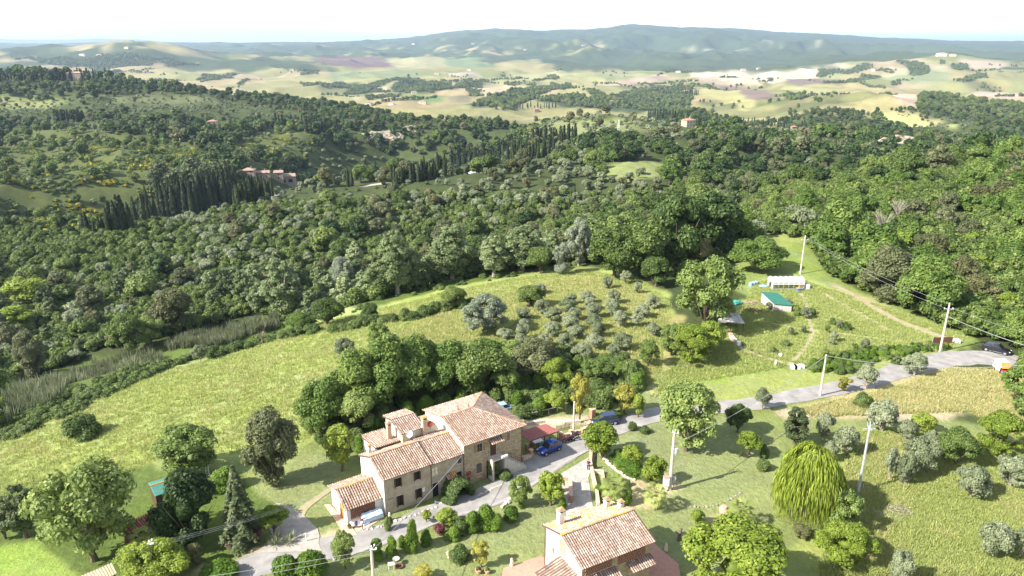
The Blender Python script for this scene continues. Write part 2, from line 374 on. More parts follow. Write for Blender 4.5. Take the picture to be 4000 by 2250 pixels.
# ------------------------------------------------------------------ land cover and the ground sheet
C_FLOOR=(0.050,0.065,0.022); C_LAWN=(0.185,0.210,0.080); C_MEADOW=(0.25,0.29,0.085); C_ROUGH=(0.225,0.255,0.075)
C_DRY=(0.33,0.285,0.145); C_HILL=(0.080,0.095,0.030); C_DIRT=(0.36,0.29,0.19); C_SCRUB=(0.085,0.120,0.025); C_FRESH=(0.18,0.25,0.045)
C_WOOD=(0.044,0.060,0.026)
def z1(p): return [(x/2.848, y/2.848) for x, y in p]
def z2(p): return [(837+x/2.848, y/2.848) for x, y in p]
def z3(p): return [(1674+x/2.848, y/2.848) for x, y in p]
FAR_WOODS = [
 z1([(620,345),(700,320),(900,308),(1000,300),(1060,310),(1000,340),(800,350)]),
 z1([(0,340),(300,345),(600,352),(900,380),(1150,420),(1090,465),(900,478),(600,488),(400,470),(200,420),(0,410)]),
 z1([(1090,425),(1250,410),(1400,440),(1500,455),(1480,470),(1200,480)]),
 z1([(1500,395),(1600,400),(1690,425),(1640,436),(1500,410)]), z1([(1730,430),(1830,405),(1950,415),(2120,435),(2250,455),(2200,466),(1960,462),(1800,448)]),
 z1([(0,500),(340,500),(330,522),(0,530)]), z1([(600,515),(860,515),(870,535),(620,545)]), z1([(1420,575),(1520,540),(1700,530),(1600,560),(1500,585)]),
 z1([(2120,595),(2300,600),(2568,615),(2568,640),(2300,625)]), z1([(2150,500),(2290,500),(2280,530),(2170,540)]),
 z2([(90,680),(150,625),(340,590),(560,560),(570,575),(345,610),(340,640),(250,672)]),
 z2([(415,650),(440,605),(600,578),(700,590),(830,605),(860,640),(700,672),(560,668)]),
 z2([(850,632),(940,575),(1010,585),(1088,605),(1080,622),(900,642)]), z2([(250,720),(360,690),(520,675),(500,695),(330,720)]),
 z2([(1000,760),(1060,720),(1200,685),(1400,640),(1560,605),(1700,600),(1690,630),(1540,665),(1460,690),(1380,730),(1290,790),(1190,815),(1225,765),(1120,770)]),
 z2([(1200,605),(1290,597),(1480,608),(1440,618),(1220,618)]), z2([(940,640),(1050,645),(1060,690),(960,680)]),
 z2([(1450,720),(1480,690),(1560,700),(1800,690),(1850,710),(1990,740),(1980,790),(1800,770),(1600,750)]),
 z2([(1990,760),(2080,670),(2200,640),(2360,615),(2500,630),(2568,620),(2568,860),(2400,800),(2200,800)]),
 z2([(1530,540),(1600,545),(1590,560),(1540,553)]), z2([(1800,640),(1860,650),(1980,700),(1960,730),(1850,690)]),
 z2([(1010,430),(1130,425),(1280,395),(1480,380),(1640,375),(1560,400),(1300,430),(1130,470)]),
 z2([(1470,435),(1600,405),(1880,390),(2100,370),(2568,330),(2568,525),(2400,520),(2200,505),(2000,500),(1900,515),(1750,490),(1620,510),(1580,470)]),
 z3([(0,520),(240,512),(640,500),(900,490),(1190,462),(1320,440),(1850,412),(2500,440),(2568,445),(2568,300),(1500,290),(0,200)]),
 z3([(1080,550),(1110,500),(1180,485),(1260,480),(1240,500),(1300,505),(1400,465),(1480,465),(1490,490),(1350,520),(1200,548)]),
 z3([(1640,440),(1800,445),(1880,480),(1895,520),(1820,540),(1740,510),(1720,470)]), z3([(1110,600),(1300,580),(1560,550),(1540,565),(1300,600)]),
 z3([(1470,505),(1560,495),(1650,505),(1640,522),(1500,520)]), z3([(1600,610),(1720,595),(1710,605),(1620,618)]), z3([(2060,580),(2150,560),(2300,535),(2290,550),(2180,590)]),
 z3([(2050,460),(2170,460),(2165,500),(2060,498)]), z3([(1820,680),(1960,670),(2100,720),(2400,750),(2568,750),(2568,900),(1900,840),(1800,770)]),
 z3([(1965,440),(2005,440),(2005,466),(1970,466)]), z3([(860,670),(1000,680),(1020,700),(870,710)]),
]
FIELDS = [  # fields with a colour of their own
 (z1([(2230,425),(2568,420),(2568,485),(2350,470)]), (0.21,0.135,0.125)),
 (z2([(0,415),(160,412),(370,420),(480,485),(150,488),(0,470)]), (0.20,0.13,0.12)),
 (z2([(380,412),(700,415),(900,455),(700,490),(490,485)]), (0.42,0.39,0.20)),
 (z2([(800,415),(1020,412),(1150,480),(1100,505),(820,480)]), (0.24,0.30,0.14)),
 (z2([(800,520),(950,515),(1080,535),(1050,555),(900,550)]), (0.50,0.42,0.30)),
 (z2([(550,690),(810,680),(800,715),(660,735),(545,705)]), (0.17,0.27,0.09)),
 (z2([(830,690),(960,685),(1020,725),(870,740),(810,725)]), (0.30,0.26,0.15)),
 (z2([(150,700),(300,650),(420,600),(415,660),(330,700),(200,725)]), (0.50,0.44,0.25)),
 (z2([(940,640),(1100,620),(1380,615),(1420,622),(1080,700),(1060,650)]), (0.55,0.45,0.28)),
 (z2([(850,575),(1100,590),(1700,590),(1900,610),(1500,600),(1120,600)]), (0.47,0.43,0.22)),
 (z2([(0,500),(600,500),(680,545),(600,560),(0,600)]), (0.26,0.30,0.14)),
 (z2([(1480,690),(1700,620),(1850,610),(1990,700),(1940,720),(1850,690),(1560,690)]), (0.45,0.41,0.17)),
 (z2([(1260,530),(1850,520),(1950,580),(1500,600),(1100,570)]), (0.40,0.39,0.17)),
 (z2([(1890,520),(2360,540),(2300,545),(2050,555),(1900,560)]), (0.33,0.34,0.17)),
 (z2([(2010,590),(2100,560),(2380,545),(2360,590),(2050,608)]), (0.48,0.37,0.28)),
 (z3([(160,525),(400,500),(700,520),(900,515),(1200,460),(1390,465),(1250,500),(1110,500),(1080,555),(850,580),(640,607),(500,600),(380,560)]), (0.72,0.60,0.42)),
 (z3([(180,545),(380,565),(500,600),(640,605),(300,600)]), (0.50,0.40,0.28)),
 (z3([(370,610),(560,640),(720,655),(860,690),(850,705),(720,722),(630,722),(560,690)]), (0.27,0.20,0.16)),
 (z3([(860,590),(1000,560),(1250,560),(1240,580),(1080,605),(830,605)]), (0.27,0.21,0.18)),
 (z3([(230,640),(400,620),(600,700),(650,740),(600,800),(560,790),(430,720),(260,680)]), (0.47,0.44,0.18)),
 (z3([(870,620),(1350,640),(1480,650),(1250,665),(1050,715),(1010,690),(880,660)]), (0.44,0.42,0.19)),
 (z3([(1530,660),(1850,700),(1780,750),(1600,710)]), (0.58,0.46,0.33)), (z3([(2120,440),(2450,450),(2400,490),(2180,500)]), (0.56,0.44,0.32)),
 (z3([(1640,470),(1740,510),(1800,535),(1620,500)]), (0.62,0.51,0.36)), (z3([(1870,460),(2050,465),(2060,510),(1900,510)]), (0.47,0.42,0.24)),
 (z3([(2160,655),(2568,680),(2568,710),(2300,700)]), (0.58,0.46,0.34)), (z3([(1490,540),(2000,520),(2100,590),(1600,600)]), (0.32,0.36,0.18)),
]
NEARCOV = [  # (colour, outline in the 2576-wide picture scale, jitter of the edge in metres)
 (C_HILL, [(0,330),(80,325),(260,330),(330,340),(480,370),(560,400),(470,420),(380,470),(330,540),(200,560),(60,560),(0,560)], 6),
 (C_HILL, [(640,335),(780,330),(800,380),(740,400),(620,400),(560,370)], 8),
 ((0.15,0.17,0.07), [(1300,345),(1480,300),(1560,300),(1640,318),(1700,335),(1560,350),(1420,350)], 6),
 ((0.18,0.205,0.07), [(1500,425),(1600,405),(1700,405),(1690,430),(1600,455),(1510,450)], 4),
 ((0.17,0.19,0.07), [(0,245),(90,240),(160,255),(120,275),(0,275)], 5),
 ((0.11,0.125,0.055), [(200,235),(520,245),(560,262),(300,262)], 6),
 ((0.30,0.32,0.12), [(2180,285),(2300,290),(2420,330),(2250,320)], 6),
 ((0.42,0.33,0.22), [(2225,338),(2260,345),(2310,352),(2280,362),(2250,358)], 2),
 ((0.17,0.215,0.055), [(1800,700),(1850,650),(1900,600),(2020,590),(2110,700),(2300,780),(2460,850),(2440,880),(2250,810),(2100,735),(1980,712),(1880,760)], 1.5),
 (C_ROUGH, [(1900,560),(1960,545),(2120,550),(2060,590),(1960,620),(1900,600)], 3),
 ((0.19,0.23,0.07), [(330,600),(620,510),(760,520),(700,600),(520,640),(330,660)], 5),
 (C_SCRUB, [(0,1120),(0,1000),(230,905),(480,860),(640,800),(900,740),(1150,690),(1450,650),(1500,670),(1150,735),(900,800),(640,870),(400,950),(200,1030)], 1.5),
 (C_MEADOW, [(0,1085),(200,1020),(400,925),(560,890),(700,830),(900,785),(1100,730),(1300,692),(1460,672),(1600,690),(1690,740),(1700,850),(1660,960),(1560,1020),(1500,1010),(1300,1000),(1000,1010),(900,1060),(800,1110),(700,1150),(560,1150),(380,1160),(330,1190),(150,1210),(0,1260)], 0.8),
 ((0.29,0.27,0.105), [(1000,800),(1160,760),(1400,700),(1600,710),(1680,780),(1650,900),(1640,1000),(1300,960),(1250,870),(1100,880)], 3),
 (C_DRY, [(1480,725),(1600,715),(1640,760),(1560,800),(1470,790),(1350,800),(1380,750)], 3),
 ((0.32,0.28,0.15), [(860,925),(1000,860),(1100,850),(1060,930),(900,990)], 2),
 (C_FRESH, [(1230,860),(1300,800),(1340,810),(1260,900)], 1),
 (C_FRESH, [(1700,950),(1860,900),(2000,930),(1980,960),(1800,1010),(1680,1010)], 1.5),
 (C_ROUGH, [(1640,980),(1990,930),(2100,900),(2350,870),(2420,860),(2300,930),(2100,980),(1850,1020),(1700,1040)], 1.5),
 ((0.24,0.28,0.09), [(1870,770),(1900,700),(2000,690),(2100,715),(2280,790),(2430,850),(2420,890),(2200,920),(1990,925),(1880,880)], 1.5),
 ((0.34,0.29,0.17), [(2088,712),(2100,712),(2270,798),(2430,858),(2400,852),(2240,796),(2160,757)], 0.4),
 ((0.33,0.33,0.13), [(2040,735),(2180,790),(2250,840),(2130,800)], 1.5),
 (C_LAWN, [(1000,1449),(1180,1330),(1330,1240),(1500,1200),(1480,1110),(1560,1060),(1800,1060),(1950,1100),(1990,1200),(1940,1300),(1850,1449)], 0.5),
 (C_LAWN, [(640,1150),(800,1130),(870,1180),(830,1270),(700,1290),(640,1240)], 0.8),
 (C_FRESH, [(0,1355),(130,1350),(230,1400),(230,1449),(0,1449)], 0.6),
 (C_LAWN, [(880,1449),(960,1380),(1180,1310),(1340,1240),(1480,1240),(1400,1449)], 0.4),
 (C_DRY, [(1990,1030),(2130,975),(2250,945),(2400,925),(2576,935),(2576,1060),(2440,1040),(2250,1050),(2050,1060)], 1.2),
 ((0.36,0.30,0.19), [(1950,1040),(2100,1020),(2250,1035),(2440,1045),(2330,1058),(2100,1050),(1960,1062)], 0.8),
 (C_ROUGH, [(2120,1080),(2300,1075),(2576,1120),(2576,1449),(2050,1449),(1990,1400),(2120,1260),(2080,1180)], 1.5),
 ((0.36,0.35,0.12), [(2160,1150),(2330,1200),(2300,1260),(2180,1230)], 2), ((0.22,0.27,0.07), [(2200,1330),(2400,1320),(2450,1400),(2200,1420)], 2),
 ((0.36,0.31,0.17), [(1580,1180),(1640,1170),(1720,1230),(1640,1280),(1560,1260)], 1), (C_DRY, [(1770,1320),(1830,1300),(1890,1330),(1850,1370),(1780,1360)], 1),
 ((0.40,0.33,0.20), [(500,1420),(560,1380),(700,1370),(860,1330),(920,1330),(700,1420),(600,1449),(480,1449)], 0.3),
 (C_SCRUB, [(0,1240),(130,1190),(330,1180),(600,1190),(680,1300),(620,1400),(420,1449),(230,1449),(130,1350),(0,1350)], 1),
 ((0.16,0.19,0.06), [(740,1140),(900,1060),(1060,1000),(1300,960),(1600,980),(1600,1040),(1450,1040),(1100,1120),(900,1180),(800,1160)], 1),
 ((0.42,0.34,0.22), [(1310,1060),(1480,1040),(1500,1060),(1420,1075),(1330,1085)], 0.3),
]
def cover_map():
    n = GX.size; x = GX.ravel(); y = GY.ravel(); r = GR.ravel()
    c = np.empty((n, 3)); c[:] = C_FLOOR
    c[r < 120] = (0.17,0.20,0.065)
    far = r > 1560
    # patchwork of fields: warped nearest-seed cells
    rg = np.random.RandomState(4); sx = x[far]; sy = y[far]
    wx = sx + 160*fbm(sx/420, sy/420, 50, 3); wy = sy + 160*fbm(sx/420, sy/420, 60, 3)
    seeds = rg.uniform([-11000, 1200], [11000, 16000], (900, 2)); seeds[:420] = rg.uniform([-4200, 1400], [4200, 6500], (420, 2))
    th = rg.uniform(0, 3.14, len(seeds)); best = np.full(len(sx), 1e18); idx = np.zeros(len(sx), int)
    for i, (a, b) in enumerate(seeds):
        dx = wx-a; dy = wy-b; u = dx*math.cos(th[i])+dy*math.sin(th[i]); v = -dx*math.sin(th[i])+dy*math.cos(th[i])
        d = u*u + 2.2*v*v; k = d < best; best[k] = d[k]; idx[k] = i
    pal = np.array([(0.41,0.37,0.15),(0.46,0.39,0.17),(0.35,0.34,0.14),(0.49,0.39,0.20),(0.30,0.31,0.12),(0.43,0.38,0.17),(0.37,0.35,0.15),(0.53,0.41,0.24),(0.27,0.29,0.10),(0.41,0.37,0.16)])
    pal = pal*0.52
    fc = pal[rg.randint(0, len(pal), len(seeds))]*rg.uniform(0.9, 1.1, (len(seeds), 1))
    c[far] = fc[idx]
    # darker hedged hollows in the badlands
    hol = (fbm(sx/330, sy/330, 71, 4) > 0.34) & (sy < 6500); cc = c[far]; cc[hol] = cc[hol]*0.55 + np.array(C_WOOD)*0.3; c[far] = cc
    # wooded hills far away, with clearings
    hz = HG.ravel(); mt = (r > 6300) & (fbm(x/200, y/150, 81, 4) > -0.26-0.0020*(hz+60)); c[mt] = np.array(C_WOOD)*(1+0.35*fbm(x[mt]/150, y[mt]/150, 85, 3))[:, None]
    mt = (r > 5000) & (x > 1200) & (fbm(x/500, y/350, 82, 4) > -0.12); c[mt] = C_WOOD
    mt = (r > 4300) & (x < -1000) & (fbm(x/420, y/300, 83, 4) > 0.02); c[mt] = C_WOOD
    for p, col in FIELDS:
        k = inside(wpoly(p), x + 30*fbm(x/150, y/150, 7, 2), y + 60*fbm(x/150, y/150, 8, 2)); c[k & (r > 1400)] = np.array(col)*0.55
    global FAR_WP
    FAR_WP = [wpoly(p) for p in FAR_WOODS]
    for i, wp in enumerate(FAR_WP):
        e = fbm(x/120, y/120, 90+i, 3); k = inside(wp, x + 40*e, y + 90*e); c[k & (r > 1500)] = C_WOOD
    k = (r > 5600) & inside(wpoly(z3([(100,330),(900,300),(1100,330),(1300,290),(1000,350),(500,380),(0,360)])), x, y) & (fbm(x/130, y/90, 99, 3) > 0.28); c[k] = (0.22,0.22,0.13)
    c *= (1 + 0.18*fbm(x/60, y/90, 61, 4))[:, None]
    soft = (fbm(x/9, y/9, 62, 3)); s2 = fbm(x/3, y/3, 64, 2)
    for col, p, j in NEARCOV:
        k = inside(wpoly(p), x + j*2*soft + j*s2, y + j*2*soft - j*s2)
        c[k & (r < 1700)] = col
    g = c.reshape(GX.shape + (3,))
    for _ in range(2):
        g[1:-1] = 0.25*g[:-2] + 0.5*g[1:-1] + 0.25*g[2:]; g[:, 1:-1] = 0.25*g[:, :-2] + 0.5*g[:, 1:-1] + 0.25*g[:, 2:]
    c = g.reshape(-1, 3)
    return np.clip(c, 0.005, 0.9)
def make_ground():
    na, nr = GX.shape; V = np.stack([GX.ravel(), GY.ravel(), HG.ravel()], 1)
    i = np.arange(na-1)[:, None]*nr + np.arange(nr-1)[None, :]; i = i.ravel()
    F = np.stack([i, i+1, i+nr+1, i+nr], 1)[:, ::-1]
    me = mesh_np('ground', V, F, True)
    cv = cover_map(); ca = me.color_attributes.new('cover', 'FLOAT_COLOR', 'POINT')
    ca.data.foreach_set('color', np.concatenate([cv, np.ones((len(cv), 1))], 1).astype(np.float32).ravel())
    o = link('ground', me, M['ground']); tag(o, kind='structure'); o['label'] = 'grassy and wooded ground of the valley and far hills'
    return o
ground = make_ground()
# ------------------------------------------------------------------ plants
def _unit(rs, n):
    v = rs.normal(size=(n, 3)); return v/np.linalg.norm(v, axis=1, keepdims=True)
def _cards(P, N, size, rs, asp=1.7):
    """small folded leaf-cluster faces at P facing N"""
    n = len(P); N = N/np.maximum(np.linalg.norm(N, axis=1, keepdims=True), 1e-6)
    t = _unit(rs, n); a = np.cross(N, t); a /= np.maximum(np.linalg.norm(a, axis=1, keepdims=True), 1e-6); b = np.cross(N, a)
    s = (size*rs.uniform(0.65, 1.35, n))[:, None]; k = rs.uniform(0.15, 0.4, n)[:, None]*s*N
    A = P - a*s*asp*0.5; B = P + b*s*0.5 + k*0.4 + a*s*0.1; C = P + a*s*asp*0.5; D = P - b*s*0.5 + k*0.4 + a*s*0.1
    V = np.stack([A, B, C, D], 1).reshape(-1, 3); F = np.arange(4*n).reshape(n, 4); return V, F
_ICO = None
def _ico():
    global _ICO
    if _ICO is None:
        t = (1+5**.5)/2
        v = np.array([(-1,t,0),(1,t,0),(-1,-t,0),(1,-t,0),(0,-1,t),(0,1,t),(0,-1,-t),(0,1,-t),(t,0,-1),(t,0,1),(-t,0,-1),(-t,0,1)], float); v /= np.linalg.norm(v[0])
        f = np.array([(0,11,5),(0,5,1),(0,1,7),(0,7,10),(0,10,11),(1,5,9),(5,11,4),(11,10,2),(10,7,6),(7,1,8),(3,9,4),(3,4,2),(3,2,6),(3,6,8),(3,8,9),(4,9,5),(2,4,11),(6,2,10),(8,6,7),(9,8,1)])
        _ICO = (v, f)
    return _ICO
def _cores(L, k, rs):
    v, f = _ico(); Vs, Fs = [], []
    for i, (c, r) in enumerate(L):
        q = v*(r*k)*rs.uniform(0.8, 1.15, (12, 1)) + np.array(c); Vs.append(q); Fs.append(f + 12*i)
    V = np.concatenate(Vs); F = np.concatenate(Fs); F = np.concatenate([F, F[:, 2:3]], 1); return V, F
def _lobes(rs, n, H, R, z0, rlo, rhi, shape='round'):
    """lobe centres spread through the crown's outline"""
    L = []
    for i in range(n):
        w = i*2.399963 + rs.uniform(-.4, .4); t = (i+0.5)/n
        if shape == 'round':
            zz = rs.uniform(-1, 1) if i > n//3 else rs.uniform(0.1, 1); q = math.sqrt(max(0, 1-zz*zz))*rs.uniform(0.55, 1.0)
            r = rs.uniform(rlo*.65, rhi*1.1); L.append(((math.cos(w)*q*(R-r*.7)*(1+.16*math.cos(2*w+n)), math.sin(w)*q*(R-r*.7), z0+(H-z0)/2 + zz*((H-z0)/2-r*.7)), r))
        elif shape == 'flat':
            zz = rs.uniform(0, 1); q = math.sqrt(rs.uniform(0.02, 1)); r = rs.uniform(rlo, rhi)
            top = z0 + (H-z0)*(0.35+0.6*(1-q*q))*(0.55+0.45*zz); L.append(((math.cos(w)*q*(R-r*.6), math.sin(w)*q*(R-r*.6), top), r))
        elif shape == 'tall':
            zz = t; q = (math.sin(math.pi*min(1, 0.12+0.82*zz))**0.8)*rs.uniform(0.35, 1.0); r = rs.uniform(rlo, rhi)*(1.05-0.5*zz)
            L.append(((math.cos(w)*q*(R-r*.6), math.sin(w)*q*(R-r*.6), z0+r + zz*(H-z0-2*r)), r))
        elif shape == 'mound':
            zz = rs.uniform(0, 1); q = math.sqrt(1-zz*zz*0.9)*rs.uniform(0.6, 1); r = rs.uniform(rlo, rhi)
            L.append(((math.cos(w)*q*(R-r*.8), math.sin(w)*q*(R-r*.8), max(r*.5, zz*(H-r))), r))
    return L
# kind: (H, R, crown base, lobes, lobe radius lo/hi, outline, leaf size, cover)
SPEC = {
 'oak':     (9.0,4.6,0.9,30,1.1,1.9,'round',0.25,'leaf_oak','bark'),
 'holm':    (9.0,4.0,0.0,34,0.9,1.6,'round',0.21,'leaf_holm','bark'),
 'robinia': (9.0,4.6,1.3,32,0.9,1.7,'flat',0.24,'leaf_robinia','bark'),
 'lime':    (6.0,2.6,0.9,22,0.6,1.1,'round',0.20,'leaf_lime','bark'),
 'bright':  (10.0,5.4,0.7,46,0.8,1.5,'round',0.21,'leaf_lime','bark'),
 'walnut':  (10.0,5.4,0.9,40,0.9,1.7,'round',0.26,'leaf_walnut','bark'),
 'dark':    (9.0,4.4,0.3,34,0.9,1.7,'round',0.29,'leaf_dark','bark'),
 'olive':   (4.6,2.5,0.3,22,0.5,0.95,'round',0.16,'leaf_olive','pale_bark'),
 'silver':  (9.0,4.2,0.3,36,0.7,1.4,'round',0.21,'leaf_silver','pale_bark'),
 'poplar':  (14.0,4.2,1.3,42,0.9,1.8,'tall',0.26,'leaf_poplar','pale_bark'),
 'pine':    (10.0,3.4,0.9,36,0.7,1.3,'tall',0.25,'leaf_pine','bark'),
 'brown':   (8.0,3.8,0.5,28,0.8,1.5,'round',0.24,'leaf_brown','bark'),
 'yellow':  (6.0,2.6,0.9,22,0.5,1.0,'round',0.17,'leaf_yellow','bark'),
 'shrub':   (2.4,1.8,0.0,14,0.5,0.9,'mound',0.16,'leaf_shrub','bark'),
 'broom':   (1.8,1.4,0.0,10,0.4,0.7,'mound',0.14,'leaf_broom','bark'),
 'purple':  (2.0,1.0,0.3,10,0.3,0.55,'round',0.12,'leaf_purple','bark'),
 'hedge':   (2.6,1.1,0.0,16,0.5,0.7,'mound',0.11,'leaf_hedge','bark'),
}
LODN = {0: (1.0, 1.0, 1.0), 1: (1.8, 0.30, 0.85), 2: (3.6, 0.075, 0.45)}   # leaf scale, leaf count, lobes kept
_cache = {}
def _leaves(L, n, size, rs, lobe_bias=0.75):
    c = np.array([l[0] for l in L]); r = np.array([l[1] for l in L]); p = r**2; p /= p.sum()
    k = rs.choice(len(L), n*2, p=p); d = _unit(rs, n*2); d[:, 2] = np.where(d[:, 2] < -0.3, -d[:, 2]*0.6, d[:, 2])
    P = c[k] + d*(r[k]*rs.uniform(0.86, 1.12, n*2))[:, None]
    keep = np.ones(len(P), bool)
    for i in range(len(L)):
        keep &= ~((np.linalg.norm(P-c[i], axis=1) < r[i]*0.8) & (k != i))
    P = P[keep][:n]; d = d[keep][:n]
    N = d*lobe_bias + _unit(rs, len(P))*0.55 + np.array([0, 0, 0.25])
    return _cards(P, N, size, rs)
def crown_mesh(kind, lod, var):
    key = ('c', kind, lod, var)
    if key in _cache: return _cache[key]
    rs = np.random.RandomState(hash((len(kind)*7+ord(kind[0])*31+ord(kind[1]), var)) % 99991)
    if kind == 'cypress': V, F = _cypress(rs, lod)
    elif kind == 'willow': V, F = _willow(rs)
    elif kind == 'spruce': V, F = _spruce(rs, lod)
    else:
        H_, R_, z0, nl, a, b, shp, ls, mt, bk = SPEC[kind]; k1, k2, k3 = LODN[lod]
        L = _lobes(rs, max(5, int(nl*k3)), H_, R_, z0, a/k3**0.4, b/k3**0.4, shp)
        area = sum(r*r for _, r in L)*4*math.pi*0.5
        n = int(min(16000, area/(ls*ls)*1.25)*k2)
        V1, F1 = _leaves(L, n, ls*k1, rs); V2, F2 = _cores(L+([((0,0,z0+(H_-z0)*.5), (.36 if kind in ('walnut', 'bright', 'olive') else .55)*min(R_, (H_-z0)/2))] if shp == 'round' else []), 0.80 if kind not in ('robinia','walnut') else 0.68, rs)
        V = np.concatenate([V1, V2]); F = np.concatenate([F1, F2+len(V1)])
    me = mesh_np(kind+'_crown', V, F); me.materials.append(M['leaf_'+ {'spruce':'pine', 'bright':'lime'}.get(kind, kind)]); _cache[key] = me; return me
def _cypress(rs, lod):
    n = (3000, 900, 200)[lod]; s = (0.2, 0.36, 0.85)[lod]; H_ = 12.0
    t = rs.uniform(0.03, 1, n); w = rs.uniform(0, 2*math.pi, n); wob = 1 + 0.13*np.sin(3*w+9*t) + 0.10*np.sin(7*w-23*t)
    prof = 1.15*np.minimum(1, (t/0.16)**0.6)*(1-t**2.1)**0.75
    rad = prof*wob*rs.uniform(0.88, 1.12, n); P = np.stack([np.cos(w)*rad, np.sin(w)*rad, t*H_], 1)
    N = np.stack([np.cos(w), np.sin(w), np.full(n, 0.35)], 1) + _unit(rs, n)*0.5; V, F = _cards(P, N, s, rs, 2.0)
    mb = MB(); mb.lathe([(0.3,0.3),(0.75,1.2),(0.98,2.6),(0.98,5),(0.8,7.5),(0.5,9.8),(0.22,11.2),(0.05,11.9)], 8)
    V2 = np.array(mb.v); F2 = np.array([f if len(f) == 4 else (f[0], f[1], f[2], f[3]) for f in mb.f if len(f) == 4])
    return np.concatenate([V, V2]), np.concatenate([F, F2+len(V)])
def _spruce(rs, lod):
    n = (9000, 2000, 400)[lod]; s = (0.22, 0.45, 1.0)[lod]; H_ = 9.0; nl = 15
    P, N = [], []
    for i in range(n):
        k = rs.randint(nl); t = k/(nl-1); rr = 2.7*(1-t)**0.85+0.18; q = math.sqrt(rs.uniform(0.03, 1)); ww = rs.uniform(0, 2*math.pi)
        arm = 0.75+0.25*math.cos(ww*(5+k % 3)+k*1.3); x = rr*q*arm
        P.append((math.cos(ww)*x, math.sin(ww)*x, 0.9+(H_-1.0)*t - 0.45*q*rr*0.45 + rs.uniform(-.12, .22))); N.append((math.cos(ww)*0.5, math.sin(ww)*0.5, 1.0))
    return _cards(np.array(P), np.array(N)+_unit(rs, n)*0.5, s, rs, 2.2)
def _willow(rs):
    """long hanging strands falling from an uneven dome"""
    Vs, Fs = [], []; b = 0; H_, R_ = 8.6, 4.4
    R_ = 4.1; clumps = [(rs.uniform(0, 6.283), math.sqrt(rs.uniform(0.0, 1.15)), rs.uniform(-2.0, 0.9)) for _ in range(54)]
    for (w0, q0, dz) in clumps:
        for j in range(46):
            w = w0 + rs.normal()*0.24; q = min(1.06, max(0.02, q0*0.92 + rs.normal()*0.13)); top = H_*(0.62+0.38*math.sqrt(max(0, 1-q*q))) + dz*0.6 + rs.uniform(-.15, .15)
            x, y = math.cos(w)*q*R_*0.93, math.sin(w)*q*R_*0.93; ln = (top-rs.uniform(0.2, 1.8))*(0.45+0.55*q); seg = 9; px, py = x, y; vx, vy = math.cos(w), math.sin(w)
            wd = rs.uniform(0.022, 0.045); tw = rs.uniform(0, 3.14)
            for k in range(seg+1):
                t = k/seg; o = 0.75*(1-(1-min(1, t*3))**2)*rs.uniform(0.9, 1.1)
                cx, cy, cz = x+vx*o*0.6+rs.normal()*0.025, y+vy*o*0.6+rs.normal()*0.025, top + 0.25*math.sin(min(1, t*4)*3.14) - ln*t
                ww = wd*(1.2-0.7*t)*(1+0.5*(k % 2)); dx, dy = math.cos(tw+k*0.8)*ww, math.sin(tw+k*0.8)*ww
                Vs += [(cx-dx, cy-dy, cz), (cx+dx, cy+dy, cz)]
            for k in range(seg): Fs.append((b+2*k, b+2*k+1, b+2*k+3, b+2*k+2))
            b += 2*(seg+1)
    V = np.array(Vs); F = np.array(Fs)
    L = [((math.cos(a)*q*2.6, math.sin(a)*q*2.6, z), 1.2) for a, q, z in [(0,.3,6.6),(1,.8,5.6),(2.2,.9,5.4),(3.3,.8,5.8),(4.3,.9,5.3),(5.4,.8,5.6),(2,.1,7)]]
    V2, F2 = _cores(L, 0.9, rs); return np.concatenate([V, V2]), np.concatenate([F, F2+len(V)])
def trunk_mb(kind, rs, H_, R_, z0):
    mb = MB(); r0 = 0.032*H_+0.03
    hz = z0 + (H_-z0)*0.45
    mb.tube([(0,0,-0.3),(rs.uniform(-.1,.1),rs.uniform(-.1,.1),z0*0.6),(rs.uniform(-.2,.2),rs.uniform(-.2,.2),z0+0.3),(rs.uniform(-.3,.3),rs.uniform(-.3,.3),hz)], [r0*1.35, r0, r0*0.85, r0*0.45], 8)
    nb = 7 if kind not in ('cypress','spruce') else 0
    for i in range(nb):
        w = i*2.4+rs.uniform(-.3,.3); q = R_*rs.uniform(0.45, 0.75); zt = hz + (H_-hz)*rs.uniform(-0.1, 0.65)
        mb.tube([(0,0,z0*rs.uniform(0.7,1.1)+0.1),(math.cos(w)*q*.45, math.sin(w)*q*.45, z0+(zt-z0)*0.45),(math.cos(w)*q, math.sin(w)*q, zt)], [r0*0.5, r0*0.32, r0*0.12], 5)
    return mb
def dims(kind):
    if kind == 'cypress': return 12.0, 1.15, 0.4
    if kind == 'willow': return 8.6, 4.4, 1.5
    if kind == 'spruce': return 9.0, 2.7, 0.9
    return SPEC[kind][0], SPEC[kind][1], SPEC[kind][2]
def trunk_mesh(kind, var):
    key = ('t', kind, var)
    if key not in _cache:
        H_, R_, z0 = dims(kind); mb = trunk_mb(kind, np.random.RandomState(var+5), H_, R_, max(z0, 0.35))
        me = bpy.data.meshes.new(kind+'_trunk'); me.from_pydata(mb.v, [], mb.f); me.update()
        me.materials.append(M['pale_bark' if kind in ('olive','silver','poplar') else 'bark']); _cache[key] = me
    return _cache[key]
